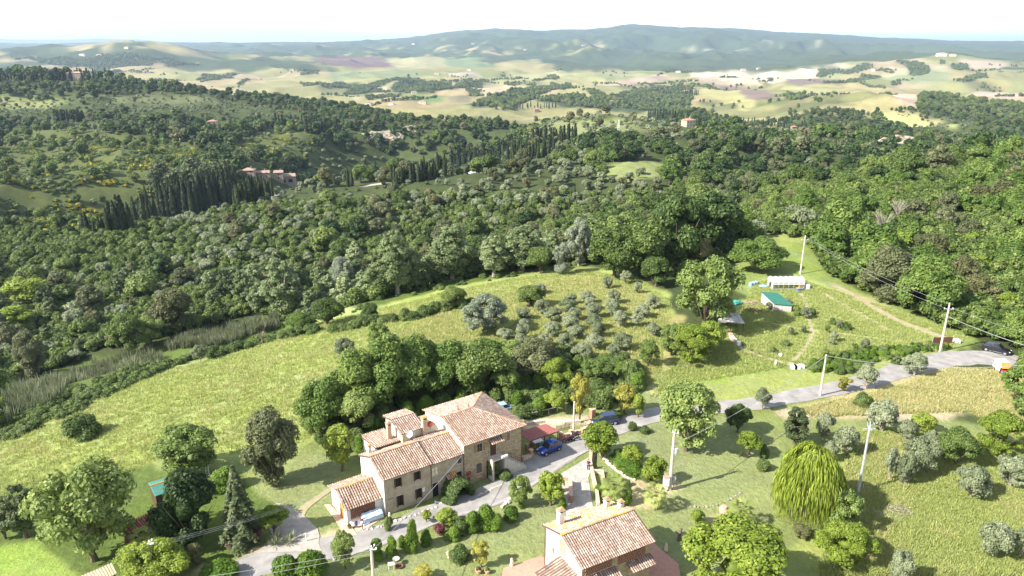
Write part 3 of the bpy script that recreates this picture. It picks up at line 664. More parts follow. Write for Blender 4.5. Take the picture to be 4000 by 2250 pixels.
def whole_mesh(kind, lod, var):
    """crown and trunk in one mesh, for trees too far off to show their parts"""
    key = ('w', kind, lod, var)
    if key not in _cache:
        c = crown_mesh(kind, lod, var); n = len(c.vertices); V = np.empty(n*3, np.float32); c.vertices.foreach_get('co', V); V = V.reshape(-1, 3)
        F = np.empty(len(c.loops), np.int32); c.loops.foreach_get('vertex_index', F); F = F.reshape(-1, 4)
        H_, R_, z0 = dims(kind); mb = MB(); r0 = 0.028*H_; mb.tube([(0,0,-1.0),(0.05,0,z0+0.3),(0.1,0,z0+(H_-z0)*0.4)], [r0*1.2, r0, r0*.5], 4, cap=False)
        me = mesh_np(kind+'_tree', np.concatenate([V, np.array(mb.v)]), np.concatenate([F, np.array(mb.f)+n]))
        me.materials.append(c.materials[0]); me.materials.append(M['bark'])
        mi = np.zeros(len(me.polygons), np.int32); mi[len(F):] = 1; me.polygons.foreach_set('material_index', mi); _cache[key] = me
    return _cache[key]
NAME = {'bright':'leafy_tree','oak':'oak_tree','holm':'holm_oak','robinia':'acacia_tree','lime':'leafy_tree','walnut':'walnut_tree','dark':'leafy_tree','olive':'olive_tree','silver':'silver_tree','poplar':'poplar_tree','pine':'pine_tree','brown':'brown_tree','yellow':'yellow_tree','shrub':'shrub','broom':'broom_bush','purple':'purple_shrub','hedge':'clipped_bush','cypress':'cypress_tree','willow':'willow_tree','spruce':'conifer_tree'}
CATS = {'shrub':'shrub','broom':'shrub','purple':'shrub','hedge':'shrub'}
_vr = random.Random(11)
def plant(kind, loc, w, h, label, group=None, lod=0, var=None, name=None, cat=None, parts=None):
    """one plant of crown width w and height h standing at loc"""
    H_, R_, z0 = dims(kind); var = _vr.randrange(4 if lod == 0 else 3) if var is None else var
    sx = w/(2*R_); sz = h/H_; rz = _vr.uniform(0, 6.28); nm = name or NAME[kind]; ct = cat or CATS.get(kind, 'tree')
    bush = kind in ('shrub','broom','hedge')
    if parts is None: parts = lod == 0 and not bush
    if parts:
        e = empty(nm, loc, rz, label, ct, group); e.scale = (sx, sx*_vr.uniform(0.92, 1.08), sz)
        link('crown', crown_mesh(kind, lod, var), None, e); link('trunk', trunk_mesh(kind, var), None, e); return e
    o = link(nm, crown_mesh(kind, lod, var) if bush else whole_mesh(kind, lod, var)); o.location = loc; o.rotation_euler = (0, 0, rz); o.scale = (sx, sx*_vr.uniform(0.92, 1.08), sz)
    return tag(o, label, ct, group)
def plantN(kind, xb, yb, wpx, hpx, label, group=None, **k):
    """the same from photo pixels: foot at (xb, yb), crown wpx wide and hpx tall in the photo"""
    p = at(xb, yb); d = proj(p)[2]; v = (1125-yb)/FPX
    w = wpx*d/FPX; h = hpx*d/FPX/(cp+v*sp_*0.5)
    h = max(0.3, h - 0.10*w)*(1.15 if kind == 'olive' else 1.0) if kind not in ('cypress','poplar','spruce') else h      # seen from above, part of the height in the picture is the crown's depth
    return plant(kind, p, w, h, label, group, **k)

# masses nobody could count: points carrying instances of a few plant shapes
def mass(name, P, rot, scl, meshes, label, cat, kind='stuff'):
    P = np.asarray(P, np.float32); me = bpy.data.meshes.new(name); me.vertices.add(len(P)); me.vertices.foreach_set('co', P.ravel())
    rg = np.random.RandomState(len(P))
    for nm, ty, val in (('rot','FLOAT_VECTOR',np.stack([np.zeros(len(P)), np.zeros(len(P)), rot], 1)), ('scl','FLOAT_VECTOR',scl)):
        a = me.attributes.new(nm, ty, 'POINT'); a.data.foreach_set('vector', np.asarray(val, np.float32).ravel())
    a = me.attributes.new('vid', 'INT', 'POINT'); a.data.foreach_set('value', rg.randint(0, len(meshes), len(P)).astype(np.int32))
    o = link(name, me); ng = bpy.data.node_groups.new(name, 'GeometryNodeTree')
    ng.interface.new_socket(name='Geometry', in_out='INPUT', socket_type='NodeSocketGeometry'); ng.interface.new_socket(name='Geometry', in_out='OUTPUT', socket_type='NodeSocketGeometry')
    N, Lk = ng.nodes, ng.links; gi = N.new('NodeGroupInput'); go = N.new('NodeGroupOutput'); iop = N.new('GeometryNodeInstanceOnPoints'); jn = N.new('GeometryNodeJoinGeometry')
    for m_ in meshes:
        po = bpy.data.objects.new(name+'_shape', m_); oi = N.new('GeometryNodeObjectInfo'); oi.inputs['Object'].default_value = po
        gt = N.new('GeometryNodeGeometryToInstance'); Lk.new(oi.outputs['Geometry'], gt.inputs[0]); Lk.new(gt.outputs[0], jn.inputs[0])
    def attr(n_, t):
        q = N.new('GeometryNodeInputNamedAttribute'); q.data_type = t; q.inputs[0].default_value = n_; return q.outputs[0]
    Lk.new(gi.outputs[0], iop.inputs['Points']); Lk.new(jn.outputs[0], iop.inputs['Instance']); iop.inputs['Pick Instance'].default_value = True
    Lk.new(attr('vid', 'INT'), iop.inputs['Instance Index']); Lk.new(attr('rot', 'FLOAT_VECTOR'), iop.inputs['Rotation']); Lk.new(attr('scl', 'FLOAT_VECTOR'), iop.inputs['Scale'])
    Lk.new(iop.outputs[0], go.inputs[0])
    md = o.modifiers.new('scatter', 'NODES'); md.node_group = ng
    return tag(o, label, cat, kind=kind)
# ------------------------------------------------------------------ woods, groves and scrub of the valley and hills
OPEN = [ # outlines (2576-wide picture scale) of ground kept free of forest: (outline, what grows sparsely there, spacing)
 ([(0,335),(80,330),(260,335),(330,345),(480,372),(560,400),(470,420),(400,470),(330,560),(200,585),(60,590),(0,590)], 'hill'),
 ([(640,335),(780,330),(800,380),(740,405),(620,400),(560,370)], 'broomhill'),
 ([(1500,425),(1600,405),(1700,405),(1690,430),(1600,455),(1510,450)], 'clear'),
 ([(1900,560),(1960,545),(2120,550),(2060,590),(1960,630),(1900,620)], 'clear'),
 ([(2180,285),(2300,290),(2420,330),(2250,320)], 'clear'),
 ([(2215,338),(2260,345),(2320,352),(2290,368),(2240,360)], 'none'),
 ([(0,1120),(0,985),(230,890),(420,850),(480,830),(640,790),(720,806),(900,768),(1100,716),(1300,679),(1450,662),(1520,668),(1150,735),(900,800),(640,880),(400,960),(200,1040)], 'none'),
]
GROVES = [
 [(0,250),(200,255),(240,245),(420,238),(600,262),(760,290),(640,308),(420,300),(240,292),(0,300)],
 [(120,308),(300,312),(420,318),(380,335),(140,330)],
 [(1300,350),(1480,296),(1560,292),(1720,318),(1820,335),(1700,352),(1560,360),(1420,365),(1320,370)],
 [(330,640),(380,575),(480,540),(640,495),(760,480),(820,560),(840,640),(700,680),(560,690),(420,690)],
 [(760,400),(860,385),(1000,395),(1130,400),(1100,430),(960,450),(880,455),(780,440)],
 [(1000,540),(1050,480),(1200,440),(1400,440),(1560,450),(1700,470),(1700,520),(1500,540),(1350,560),(1180,560)],
 [(2230,318),(2340,300),(2460,310),(2440,345),(2320,350)], [(1870,325),(2060,330),(2060,348),(1880,345)],
]
HOUSE_CLEAR = [(532,318,14),(740,318,16),(720,462,30),(735,470,30),(700,470,26),(650,445,18),(1150,446,14),(1730,318,16),(2010,330,16),(2150,334,8),(2550,362,16),(195,196,18),(1720,240,16),(1450,345,0)]
MEAD = wpoly([(0,1130),(0,985),(230,900),(560,860),(700,812),(900,770),(1100,718),(1300,680),(1450,662),(1600,670),(1700,700),(1850,660),(1890,610),(2020,600),(2090,700),(2280,780),(2440,850),(2576,870),(2576,1449),(0,1449)])
MEAD = np.concatenate([MEAD, [(200, 20), (-200, 20)]])
def forest_points():
    rs = np.random.RandomState(3); out = []
    for r0, r1, sp in ((120,260,6.3),(260,420,7.4),(420,700,8.2),(700,1100,9.4),(1100,1700,11)):
        n = int(R(78)/2*(r1*r1-r0*r0)/(sp*sp)*1.0)
        a = rs.uniform(R(-39), R(39), n); r = np.sqrt(rs.uniform(r0*r0, r1*r1, n)); x = np.sin(a)*r; y = np.cos(a)*r
        cell = {}; keep = np.zeros(n, bool); m = (sp*0.72)**2
        for i in range(n):
            cx, cy = int(x[i]//sp), int(y[i]//sp); ok = True
            for ax in (cx-1, cx, cx+1):
                for ay in (cy-1, cy, cy+1):
                    for (qx, qy) in cell.get((ax, ay), ()):
                        if (qx-x[i])**2+(qy-y[i])**2 < m: ok = False; break
                    if not ok: break
                if not ok: break
            if ok: keep[i] = True; cell.setdefault((cx, cy), []).append((x[i], y[i]))
        out.append(np.stack([x[keep], y[keep], np.full(keep.sum(), sp)], 1))
    return np.concatenate(out)
FP = forest_points()
fx, fy, fs = FP.T; fr = np.hypot(fx, fy); fz = H(fx, fy)
ok = ~inside(MEAD, fx, fy) & visible(fx, fy, fz+7)
zone = np.zeros(len(fx), int)
for p, t in OPEN:
    k = inside(wpoly(p), fx+6*fbm(fx/25, fy/25, 3, 2), fy+6*fbm(fx/25, fy/25, 4, 2)); zone[k] = {'hill':1,'broomhill':2,'clear':3,'none':4}[t]
grove = np.zeros(len(fx), bool)
for p in GROVES: grove |= inside(wpoly(p), fx+8*fbm(fx/30, fy/30, 5, 2), fy+8*fbm(fx/30, fy/30, 6, 2))
for (qx, qy, rr) in HOUSE_CLEAR:
    c = atq(qx, qy); front = np.array([-c.x, -c.y]); front = front/np.linalg.norm(front)
    dx, dy = fx-c.x, fy-c.y; al = dx*front[0]+dy*front[1]; ac = np.abs(-dx*front[1]+dy*front[0]); ok &= ~((al > -rr*0.8) & (al < rr*1.7) & (ac < rr*0.8))
rs = np.random.RandomState(8)
u = rs.uniform(size=len(fx)); n1 = fbm(fx/55, fy/55, 40, 3); n2 = fbm(fx/30, fy/30, 44, 3)
sp = np.array(['oak    ']*len(fx), dtype='U8')
right = fx > 0.30*fy
sp[:] = 'oak'
sp[(u < 0.30) & (n2 > 0)] = 'robinia'; sp[(u > 0.86)] = 'brown'; sp[(u > 0.70) & (u < 0.86) & (n1 > -0.1)] = 'holm'
sp[(u > 0.62) & (u < 0.70)] = 'pine'; sp[(u > 0.56) & (u < 0.62) & (fr < 900)] = 'olive'
sp[((sp == 'oak') | (sp == 'robinia')) & (fr > 560) & (n1 > -0.35)] = 'dark'; sp[(sp == 'oak') & (fr > 330) & (u < 0.5) & (n2 < 0)] = 'dark'
slope = (fr > 230) & (fr < 620) & (fx < 0.12*fy); sp[slope & (u < 0.28)] = 'olive'; sp[slope & (u > 0.28) & (u < 0.36)] = 'shrub'
sp[right & (fr < 330) & (u < 0.62)] = 'robinia'; sp[right & (fr < 330) & (u > 0.62) & (u < 0.72)] = 'lime'
stream = (fr < 300) & (fx < 0.12*fy) & (fx > -0.45*fy) & (u < 0.46); sp[stream] = 'poplar'; sp[(fr < 300) & (fx < 0.12*fy) & (u > .46) & (u < .54)] = 'silver'
sp[grove & (u < 0.88)] = 'olive'
hill = zone == 1; ok &= ~(hill & (n2 < -0.02) & (u > 0.25)); sp[hill] = np.where(u[hill] < 0.3, 'oak', np.where(u[hill] < 0.55, 'shrub', np.where(u[hill] < .85, 'olive', 'broom')))
bh = zone == 2; sp[bh] = np.where(u[bh] < 0.45, 'broom', np.where(u[bh] < 0.7, 'shrub', 'olive')); ok &= ~(bh & (rs.uniform(size=len(fx)) < 0.25))
cl = zone == 3; ok &= ~(cl & (u < 0.8)); sp[cl] = 'olive'; ok &= zone != 4
sz = np.where(sp == 'olive', 1.0, rs.uniform(0.65, 1.35, len(fx)))*(fs/7.2)**0.55*rs.uniform(0.82, 1.2, len(fx))*(1+0.35*fbm(fx/45, fy/45, 47, 2))
sz = np.where(sp == 'poplar', rs.uniform(0.65, 1.05, len(fx)), sz); sz = np.where((zone == 1), sz*0.7, sz); sz = np.where(grove, rs.uniform(0.85, 1.2, len(fx))*(fs/7.2)**0.4, sz)
sz = np.where(fr > 1000, sz*0.72, sz); sz = np.where((fr > 220) & (fr < 640), sz*np.where(sp == 'olive', 1.2, np.where(right, 0.88, 1.0)), sz); sz = np.where((fr < 300) & (sp != 'olive') & (sp != 'poplar'), sz*0.9, sz)
def zone_phrase(x, y):
    r = math.hypot(x, y); a = x/y
    if r < 300: return 'in the right wood' if a > 0.3 else ('by the left stream' if a < -0.1 else 'by the middle stream')
    if r < 620: return 'on the left slope' if a < -0.3 else ('below the cypress avenue' if a < 0.15 else 'beyond the greenhouse')
    if r < 1000: return 'on the left hillside' if a < -0.35 else ('around the clay cliffs' if a < 0.05 else 'near the hilltop house')
    return 'on the far ridge'
LOOK = {'dark':'deep green oak','oak':'mid green oak','robinia':'feathery green acacia','brown':'brownish oak','holm':'grey green oak','pine':'dull green pine','olive':'silvery olive','shrub':'green shrub','poplar':'pale poplar','silver':'silver willow','broom':'broom','lime':'bright leafy tree','cypress':'dark cypress'}
FOREST_COUNT = {}; QA = {k: tuple(np.quantile(sz[ok & (sp == k)], (.33, .67))) for k in set(sp[ok])}
ROWS = ['at skyline','at skyline','at skyline','near far fields','farthest slope','far slope','above the villa','villa level','below the villa','upper slope','upper midslope','midslope','lower midslope','lower slope','valley side','valley floor','meadow edge','beside the meadow','low by the meadow']
XS = ('far left','left','centre left','centre','centre right','right','far right')
def sow(kind, x, y, z, s, cap=300, stretch=None):
    o_ = np.argsort(np.hypot(x, y)); x, y, z, s = x[o_], y[o_], z[o_], s[o_]
    H_, R_, z0 = dims(kind)
    for i in range(min(cap, len(x))):
        r = math.hypot(x[i], y[i]); lod = 0 if r < 190 else (1 if r < 620 else 2); ph = zone_phrase(x[i], y[i])
        sc = s[i]; q_ = proj((x[i], y[i], z[i]+4)); sz_ = 'small' if sc < QA[kind][0] else ('large' if sc > QA[kind][1] else 'mid sized'); xs_ = ('far left','left','centre left','centre','centre right','right','far right')[int(min(6, max(0, q_[0]/4000*7)))]; lv_ = int(q_[1]/75)
        ph = '%s, %s, %s' % (ph, xs_, ROWS[min(lv_, len(ROWS)-1)])
        plant(kind, (x[i], y[i], z[i]-0.3), 2*R_*sc, H_*sc*(stretch[o_][i] if stretch is not None else _vr.uniform(0.85, 1.1)), '%s %s %s' % (sz_, LOOK[kind], ph), '%s trees %s' % (kind, zone_phrase(x[i], y[i])), lod=lod, parts=False)
    if len(x) > cap:
        for lod, lo, hi in ((1, 0, 620), (2, 620, 1e9)):
            r = np.hypot(x, y); k = (np.arange(len(x)) >= cap) & (r >= lo) & (r < hi)
            if k.sum() < 2: continue
            P = np.stack([x[k], y[k], z[k]-0.3], 1); q = np.random.RandomState(5); sc = np.stack([s[k], s[k], s[k]*q.uniform(0.8, 1.1, k.sum())], 1)
            mass('%s_wood' % {'olive':'olive','shrub':'scrub','broom':'broom'}.get(kind, kind), P, q.uniform(0, 6.28, k.sum()), sc, [whole_mesh(kind, lod, v) for v in range(3)],
                 '%s %s' % ({'olive':'silvery grey olive trees massed','shrub':'low green scrub massed','broom':'yellow broom massed'}.get(kind, LOOK[kind]+'s massed'), 'over the middle slopes' if lod == 1 else 'over the distant hillsides and ridges'), 'trees')
# keep the ground in front of the cypress avenue low
AV2 = [atq(*t) for t in ((985,470),(1080,455),(1200,430),(1320,402),(1400,385))]
AV = [atq(*t) for t in ((150,590),(220,592),(280,594),(330,572),(400,556),(480,538),(560,520),(620,505),(690,496),(760,470))]
for a_, b_ in list(zip(AV[:-1], AV[1:]))+list(zip(AV2[:-1], AV2[1:])):
    for t_ in (0, .25, .5, .75):
        c_ = a_.lerp(b_, t_); rc_ = math.hypot(c_.x, c_.y); near = (np.hypot(fx-c_.x, fy-c_.y) < 42) & (fr < rc_+4)
        sp[near & (sp != 'olive')] = 'shrub'; sz[near] = np.minimum(sz[near], 0.95)
for kd in ('oak','dark','robinia','brown','holm','pine','olive','shrub','poplar','silver','broom','lime'):
    k = ok & (sp == kd); FOREST_COUNT[kd] = int(k.sum())
    if k.sum(): sow(kd, fx[k], fy[k], fz[k], sz[k], 260 if kd == 'olive' else 290)
print('FOREST', FOREST_COUNT)
# undergrowth between and under the trees, its darker leaf colour standing in for shade
def undergrowth():
    rs = np.random.RandomState(31); a = rs.uniform(R(-39), R(39), 30000); r = np.sqrt(rs.uniform(125**2, 430**2, 30000)); x, y = np.sin(a)*r, np.cos(a)*r; z = H(x, y)
    k = ~inside(MEAD, x, y) & visible(x, y, z+2.0)
    for p, t in OPEN:
        if t == 'none': k &= ~inside(wpoly(p), x, y)
        if t in ('hill', 'clear'): k &= ~(inside(wpoly(p), x, y) & (rs.uniform(size=len(x)) < 0.8))
    for p in GROVES: k &= ~(inside(wpoly(p), x, y) & (rs.uniform(size=len(x)) < 0.55))
    x, y, z = x[k], y[k], z[k]; n = len(x); s = rs.uniform(0.22, 0.5, n)
    mass('undergrowth', np.stack([x, y, z-.3], 1), rs.uniform(0, 6.28, n), np.stack([s, s, s*rs.uniform(.8, 1.3, n)], 1), [whole_mesh('oak', 2, v) for v in range(3)], 'green undergrowth and brambles filling the woods', 'undergrowth')
undergrowth()
def hillside():
    rs = np.random.RandomState(37); a = rs.uniform(R(-39), R(-12), 26000); r = np.sqrt(rs.uniform(340**2, 900**2, 26000)); x, y = np.sin(a)*r, np.cos(a)*r; z = H(x, y)
    k = np.zeros(len(x), bool)
    for p, t in OPEN:
        if t in ('hill', 'broomhill'): k |= inside(wpoly(p), x, y)
    k &= visible(x, y, z+1.5) & (fbm(x/38, y/26, 52, 3) > -0.05); x, y, z = x[k], y[k], z[k]; n = len(x); s = rs.uniform(0.45, 1.25, n)
    mass('hillside_scrub', np.stack([x, y, z-.3], 1), rs.uniform(0, 6.28, n), np.stack([s, s, s*.8], 1), [whole_mesh('shrub', 2, v) for v in range(3)], 'low scrub scattered over the open left hillside', 'scrub')
    b = rs.uniform(size=n) < 0.05; c = (fbm(x/25, y/25, 77, 3) > 0.12) & (rs.uniform(size=n) < 0.30) | b
    mass('broom_scrub', np.stack([x[c]+2, y[c], z[c]-.1], 1), rs.uniform(0, 6.28, c.sum()), np.stack([s[c]]*3, 1)*1.2, [whole_mesh('broom', 2, v) for v in range(2)], 'yellow flowering broom dotted over the left hillside', 'scrub')
hillside()
# cypresses: avenues and clumps, each (x, foot y, height) in the 2576-wide picture scale, or runs of them
CY = [(150,590,44),(160,588,50),(213,590,55),(222,592,60),(240,596,42),(254,594,50),(262,592,46),(276,596,72),(284,590,84),(304,580,90),(327,570,62),(362,570,70),(368,560,76),(377,560,92),(385,565,60),(876,470,48),(886,470,44),(945,440,34),(1420,530,34),(1432,528,30),(1450,530,26),(1446,492,26)]
rc = random.Random(5)
def run(x0, y0, x1, y1, n, h0, h1, jit=5): 
    for i in range(n):
        t = (i+rc.random()*0.8)/n; CY.append((x0+(x1-x0)*t, y0+(y1-y0)*t + rc.uniform(-jit, jit), rc.uniform(h0, h1)))
run(290,592,400,560,9,60,95,5); run(400,556,560,520,19,85,130,9); run(420,545,600,505,22,80,125,8); run(590,520,690,496,20,44,70,6); 
run(985,468,1200,428,34,38,62,3); run(1130,440,1330,402,30,38,60,5); run(1200,420,1400,385,26,34,52,6); run(1320,372,1450,352,20,28,44,6)
run(0,205,300,196,44,16,27,4); run(120,202,230,198,18,16,26,3); run(135,308,215,306,17,24,34,1.5); run(690,318,790,320,12,22,32,4); run(770,330,860,345,14,24,40,8)
run(1630,300,1700,302,16,18,28,2); run(1655,242,1760,240,22,9,15,3); run(1270,272,1400,274,18,10,16,3); run(1700,312,1720,308,3,22,30,2); run(1755,322,1762,320,2,26,32,1)
run(1860,312,1960,318,12,12,20,3); run(1780,328,1880,332,8,12,20,3); run(1950,322,2060,326,8,16,24,3)
cy = []
for (x, y, h) in CY:
    p = atq(x, y); d = proj(p)[2]; hh = h*QS*d/FPX/0.97; cy.append((p.x, p.y, p.z, min(hh, 28.0)))
cy = np.array(cy); H_, R_, _ = dims('cypress')
o_ = np.argsort(np.hypot(cy[:, 0], cy[:, 1])); cy = cy[o_]
for i in range(30):
    plantN('pine', rc.uniform(600, 900), rc.uniform(735, 790), rc.uniform(60, 90), rc.uniform(95, 135), 'grey green pine in the stand behind the cypresses', 'pines behind the cypress stand', lod=1, parts=False)
for i, (x, y, z, h) in enumerate(cy):
    r = math.hypot(x, y); w = min(h*0.19, 3.9)*_vr.uniform(0.85, 1.2)
    ph = 'on the far left ridge' if r > 1000 and x < -200 else ('on the distant hill' if r > 1000 else ('near the middle houses' if r > 640 else ('in the left avenue' if x/y < -0.35 else ('beside the stone villa' if x/y < -0.2 else 'in the row right of the villa'))))
    if i < 300: plant('cypress', (x, y, z-0.4), w, h, '%s dark cypress %s, %s, %s' % ('short' if h < 8 else ('tall' if h > 12 else 'middling'), ph, XS[int(min(6, max(0, proj((x, y, z))[0]/4000*7)))], 'upper row' if int(proj((x, y, z))[1]/25) % 2 else 'lower row'), 'cypresses '+ph, lod=1 if r < 700 else 2, parts=False)
k = slice(300, None)
if len(cy) > 300:
    mass('cypress_wood', cy[k, :3], np.zeros(len(cy)-300), np.stack([cy[k, 3]/12]*3, 1), [whole_mesh('cypress', 2, 0)], 'dark cypresses massed on the distant hills', 'trees')
# distant woods beyond the ridges
def far_woods():
    rs = np.random.RandomState(12); P = []
    for wp in FAR_WP:
        lo, hi = wp.min(0), wp.max(0); lo[1] = max(lo[1], 1500); hi[1] = min(hi[1], 4800); lo[0] = max(lo[0], -4000); hi[0] = min(hi[0], 4000)
        if hi[1] <= lo[1]: continue
        ar = (hi-lo).prod(); n = int(min(ar/170, 60000)); p = rs.uniform(lo, hi, (n, 2)); e = fbm(p[:, 0]/60, p[:, 1]/60, 91, 3); k = inside(wp, p[:, 0]+25*e, p[:, 1]+50*e); P.append(p[k])
    rg = rs.uniform([-3800, 1600], [3800, 4600], (9000, 2)); m = (fbm(rg[:, 0]/330, rg[:, 1]/330, 71, 4) > 0.33); P.append(rg[m])
    # hedgerows and lone trees among the fields
    for _ in range(70):
        a = rs.uniform([-2800, 1900], [2800, 4200]); th = rs.uniform(0, 3.14); L = rs.uniform(60, 420); n = int(L/11); t = np.linspace(0, L, n)
        P.append(np.stack([a[0]+np.cos(th)*t + rs.normal(size=n)*3, a[1]+np.sin(th)*t*0.6 + rs.normal(size=n)*3], 1))
    P = np.concatenate(P); P = P[(np.abs(P[:, 0]) < P[:, 1]*0.86)]; z = H(P[:, 0], P[:, 1]); k = visible(P[:, 0], P[:, 1], z+8)
    P = P[k]; z = z[k]; n = len(P); print('FAR', n); s = rs.uniform(0.8, 1.5, n)
    mass('distant_woods', np.stack([P[:, 0], P[:, 1], z-0.5], 1), rs.uniform(0, 6.28, n), np.stack([s, s, s*rs.uniform(0.8, 1.1, n)], 1), [whole_mesh('oak', 2, 0), whole_mesh('oak', 2, 1), whole_mesh('holm', 2, 0)], 'blue green woods and hedgerows among the distant fields', 'woods')
far_woods()
# ------------------------------------------------------------------ building materials
def tile_mat(name, cols, lichen=0.0):
    m, nt, b = nmat(name); b.inputs['Roughness'].default_value = 0.9; b.inputs['Specular IOR Level'].default_value = 0.2
    geo = nt.nodes.new('ShaderNodeNewGeometry'); r = geo.outputs['Random Per Island']
    f = _math(nt, 'ADD', _math(nt, 'MULTIPLY', r, 0.48), _math(nt, 'MULTIPLY', _noise(nt, 1.1, 4), 0.55)); f = _math(nt, 'ADD', f, 0.02)
    c = _ramp(nt, f, [(0.08, cols[0]), (0.35, cols[1]), (0.6, cols[2]), (0.92, cols[3])])
    if lichen > 0:
        ln = _math(nt, 'GREATER_THAN', _noise(nt, 1.5, 5, rough=0.7), 1-lichen); mx = nt.nodes.new('ShaderNodeMix'); mx.data_type = 'RGBA'
        nt.links.new(ln, mx.inputs['Factor']); nt.links.new(c, mx.inputs['A']); mx.inputs['B'].default_value = (0.62, 0.36, 0.05, 1); c = mx.outputs['Result']
    nt.links.new(c, b.inputs['Base Color']); return m
M['tile'] = tile_mat('tile_terracotta', [(0.13,0.080,0.060),(0.245,0.165,0.122),(0.32,0.235,0.182),(0.42,0.35,0.285)], 0.30)
M['tile_red'] = tile_mat('tile_red', [(0.16,0.06,0.045),(0.30,0.11,0.08),(0.38,0.16,0.11),(0.46,0.25,0.18)], 0.2)
M['palesheet'] = simple('pale_sheet', (0.55,0.56,0.50), (0.28,0.25,0.22), 0.9, 0.7)
M['tile_old'] = tile_mat('tile_old', [(0.125,0.085,0.068),(0.245,0.168,0.132),(0.32,0.238,0.19),(0.45,0.38,0.32)], 0.30)
M['tile_lichen'] = tile_mat('tile_lichen', [(0.16,0.11,0.085),(0.30,0.205,0.155),(0.38,0.29,0.225),(0.48,0.40,0.33)], 0.44)
M['ridge'] = tile_mat('ridge_tile', [(0.15,0.09,0.07),(0.28,0.17,0.12),(0.36,0.24,0.17),(0.45,0.34,0.25)], 0.45)
def stone_mat(name, c1, c2, c3, scale=3.2, mort=(0.32,0.27,0.20)):
    m, nt, b = nmat(name); b.inputs['Roughness'].default_value = 0.95; b.inputs['Specular IOR Level'].default_value = 0.15
    tcn = nt.nodes.new('ShaderNodeTexCoord'); mpn = nt.nodes.new('ShaderNodeMapping'); mpn.inputs['Scale'].default_value = (1, 1, 1.9); nt.links.new(tcn.outputs['Object'], mpn.inputs[0])
    v = nt.nodes.new('ShaderNodeTexVoronoi'); v.inputs['Scale'].default_value = scale; nt.links.new(mpn.outputs[0], v.inputs['Vector'])
    sx = nt.nodes.new('ShaderNodeSeparateColor'); nt.links.new(v.outputs['Color'], sx.inputs[0])
    c = _ramp(nt, _math(nt, 'ADD', _math(nt, 'MULTIPLY', sx.outputs[0], 0.6), _math(nt, 'MULTIPLY', _noise(nt, 0.7, 4), 0.5)), [(0.2, c1), (0.55, c2), (0.95, c3)])
    v2 = nt.nodes.new('ShaderNodeTexVoronoi'); v2.feature = 'DISTANCE_TO_EDGE'; v2.inputs['Scale'].default_value = scale; nt.links.new(mpn.outputs[0], v2.inputs['Vector'])
    mo = _math(nt, 'LESS_THAN', v2.outputs[0], 0.05); mx = nt.nodes.new('ShaderNodeMix'); mx.data_type = 'RGBA'; nt.links.new(mo, mx.inputs['Factor']); nt.links.new(c, mx.inputs['A']); mx.inputs['B'].default_value = (*mort, 1)
    nt.links.new(mx.outputs['Result'], b.inputs['Base Color']); _bump(nt, b, v2.outputs[0], 0.6, 0.06); return m
M['stone'] = stone_mat('ochre_stone', (0.24,0.17,0.10), (0.35,0.27,0.165), (0.47,0.385,0.255))
M['rubble'] = stone_mat('pale_rubble', (0.45,0.37,0.26), (0.62,0.54,0.42), (0.75,0.68,0.56), 4.0)
M['stucco'] = simple('aged_stucco', (0.44,0.37,0.275), (0.30,0.24,0.165), 1.3, 0.95, bump=0.01, bscale=9)
M['white'] = simple('white_plaster', (0.80,0.77,0.70), (0.70,0.66,0.58), 1.6, 0.9)
M['cream'] = simple('cream_plaster', (0.74,0.66,0.46), (0.60,0.52,0.33), 2.2, 0.9)
M['brick'] = simple('red_brick', (0.46,0.24,0.15), (0.30,0.14,0.09), 5, 0.9, bump=0.01)
M['brickpale'] = simple('pale_brick', (0.60,0.43,0.31), (0.42,0.27,0.19), 5, 0.9, bump=0.01)
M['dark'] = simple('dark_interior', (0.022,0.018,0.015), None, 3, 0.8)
M['glass'] = simple('window_glass', (0.03,0.035,0.04), None, 3, 0.08, spec=0.6)
M['brownwood'] = simple('brown_wood', (0.10,0.055,0.03), (0.05,0.028,0.017), 6, 0.7)
M['orangewood'] = simple('orange_wood', (0.62,0.27,0.035), (0.48,0.19,0.025), 5, 0.55)
M['tanwood'] = simple('tan_wood', (0.36,0.21,0.10), (0.22,0.12,0.06), 6, 0.7)
M['greywood'] = simple('grey_wood', (0.34,0.29,0.23), (0.20,0.165,0.13), 6, 0.85)
M['greypanel'] = simple('grey_shutter', (0.42,0.41,0.40), (0.34,0.33,0.32), 6, 0.6)
M['maroon'] = simple('maroon_sheet', (0.30,0.115,0.10), (0.24,0.085,0.08), 2.5, 0.6)
M['concrete'] = simple('concrete', (0.52,0.49,0.43), (0.38,0.35,0.30), 2.6, 0.9, bump=0.01)
M['polewood'] = simple('pole_concrete', (0.56,0.51,0.42), (0.44,0.39,0.31), 3, 0.9)
M['galv'] = simple('galvanised', (0.55,0.56,0.58), (0.42,0.43,0.45), 4, 0.45, 0.4)
M['whitepaint'] = simple('white_paint', (0.82,0.82,0.80), (0.74,0.74,0.72), 4, 0.5)
M['gutter'] = simple('copper_gutter', (0.20,0.13,0.09), (0.12,0.08,0.06), 4, 0.5, 0.3)
M['rust'] = simple('rusty_iron', (0.16,0.07,0.04), (0.09,0.04,0.03), 6, 0.85)
M['terracotta'] = simple('terracotta', (0.60,0.34,0.23), (0.46,0.24,0.16), 5, 0.85)
M['redsheet'] = simple('red_sheet', (0.36,0.07,0.035), (0.22,0.045,0.025), 3, 0.7)
M['greensheet'] = simple('green_sheet', (0.035,0.15,0.11), (0.025,0.11,0.085), 2, 0.55)
M['greentile'] = simple('teal_sheet', (0.10,0.27,0.21), (0.06,0.18,0.14), 3, 0.6)
M['paving'] = stone_mat('paving', (0.26,0.235,0.205), (0.35,0.32,0.28), (0.45,0.41,0.36), 1.6, (0.33,0.31,0.27))
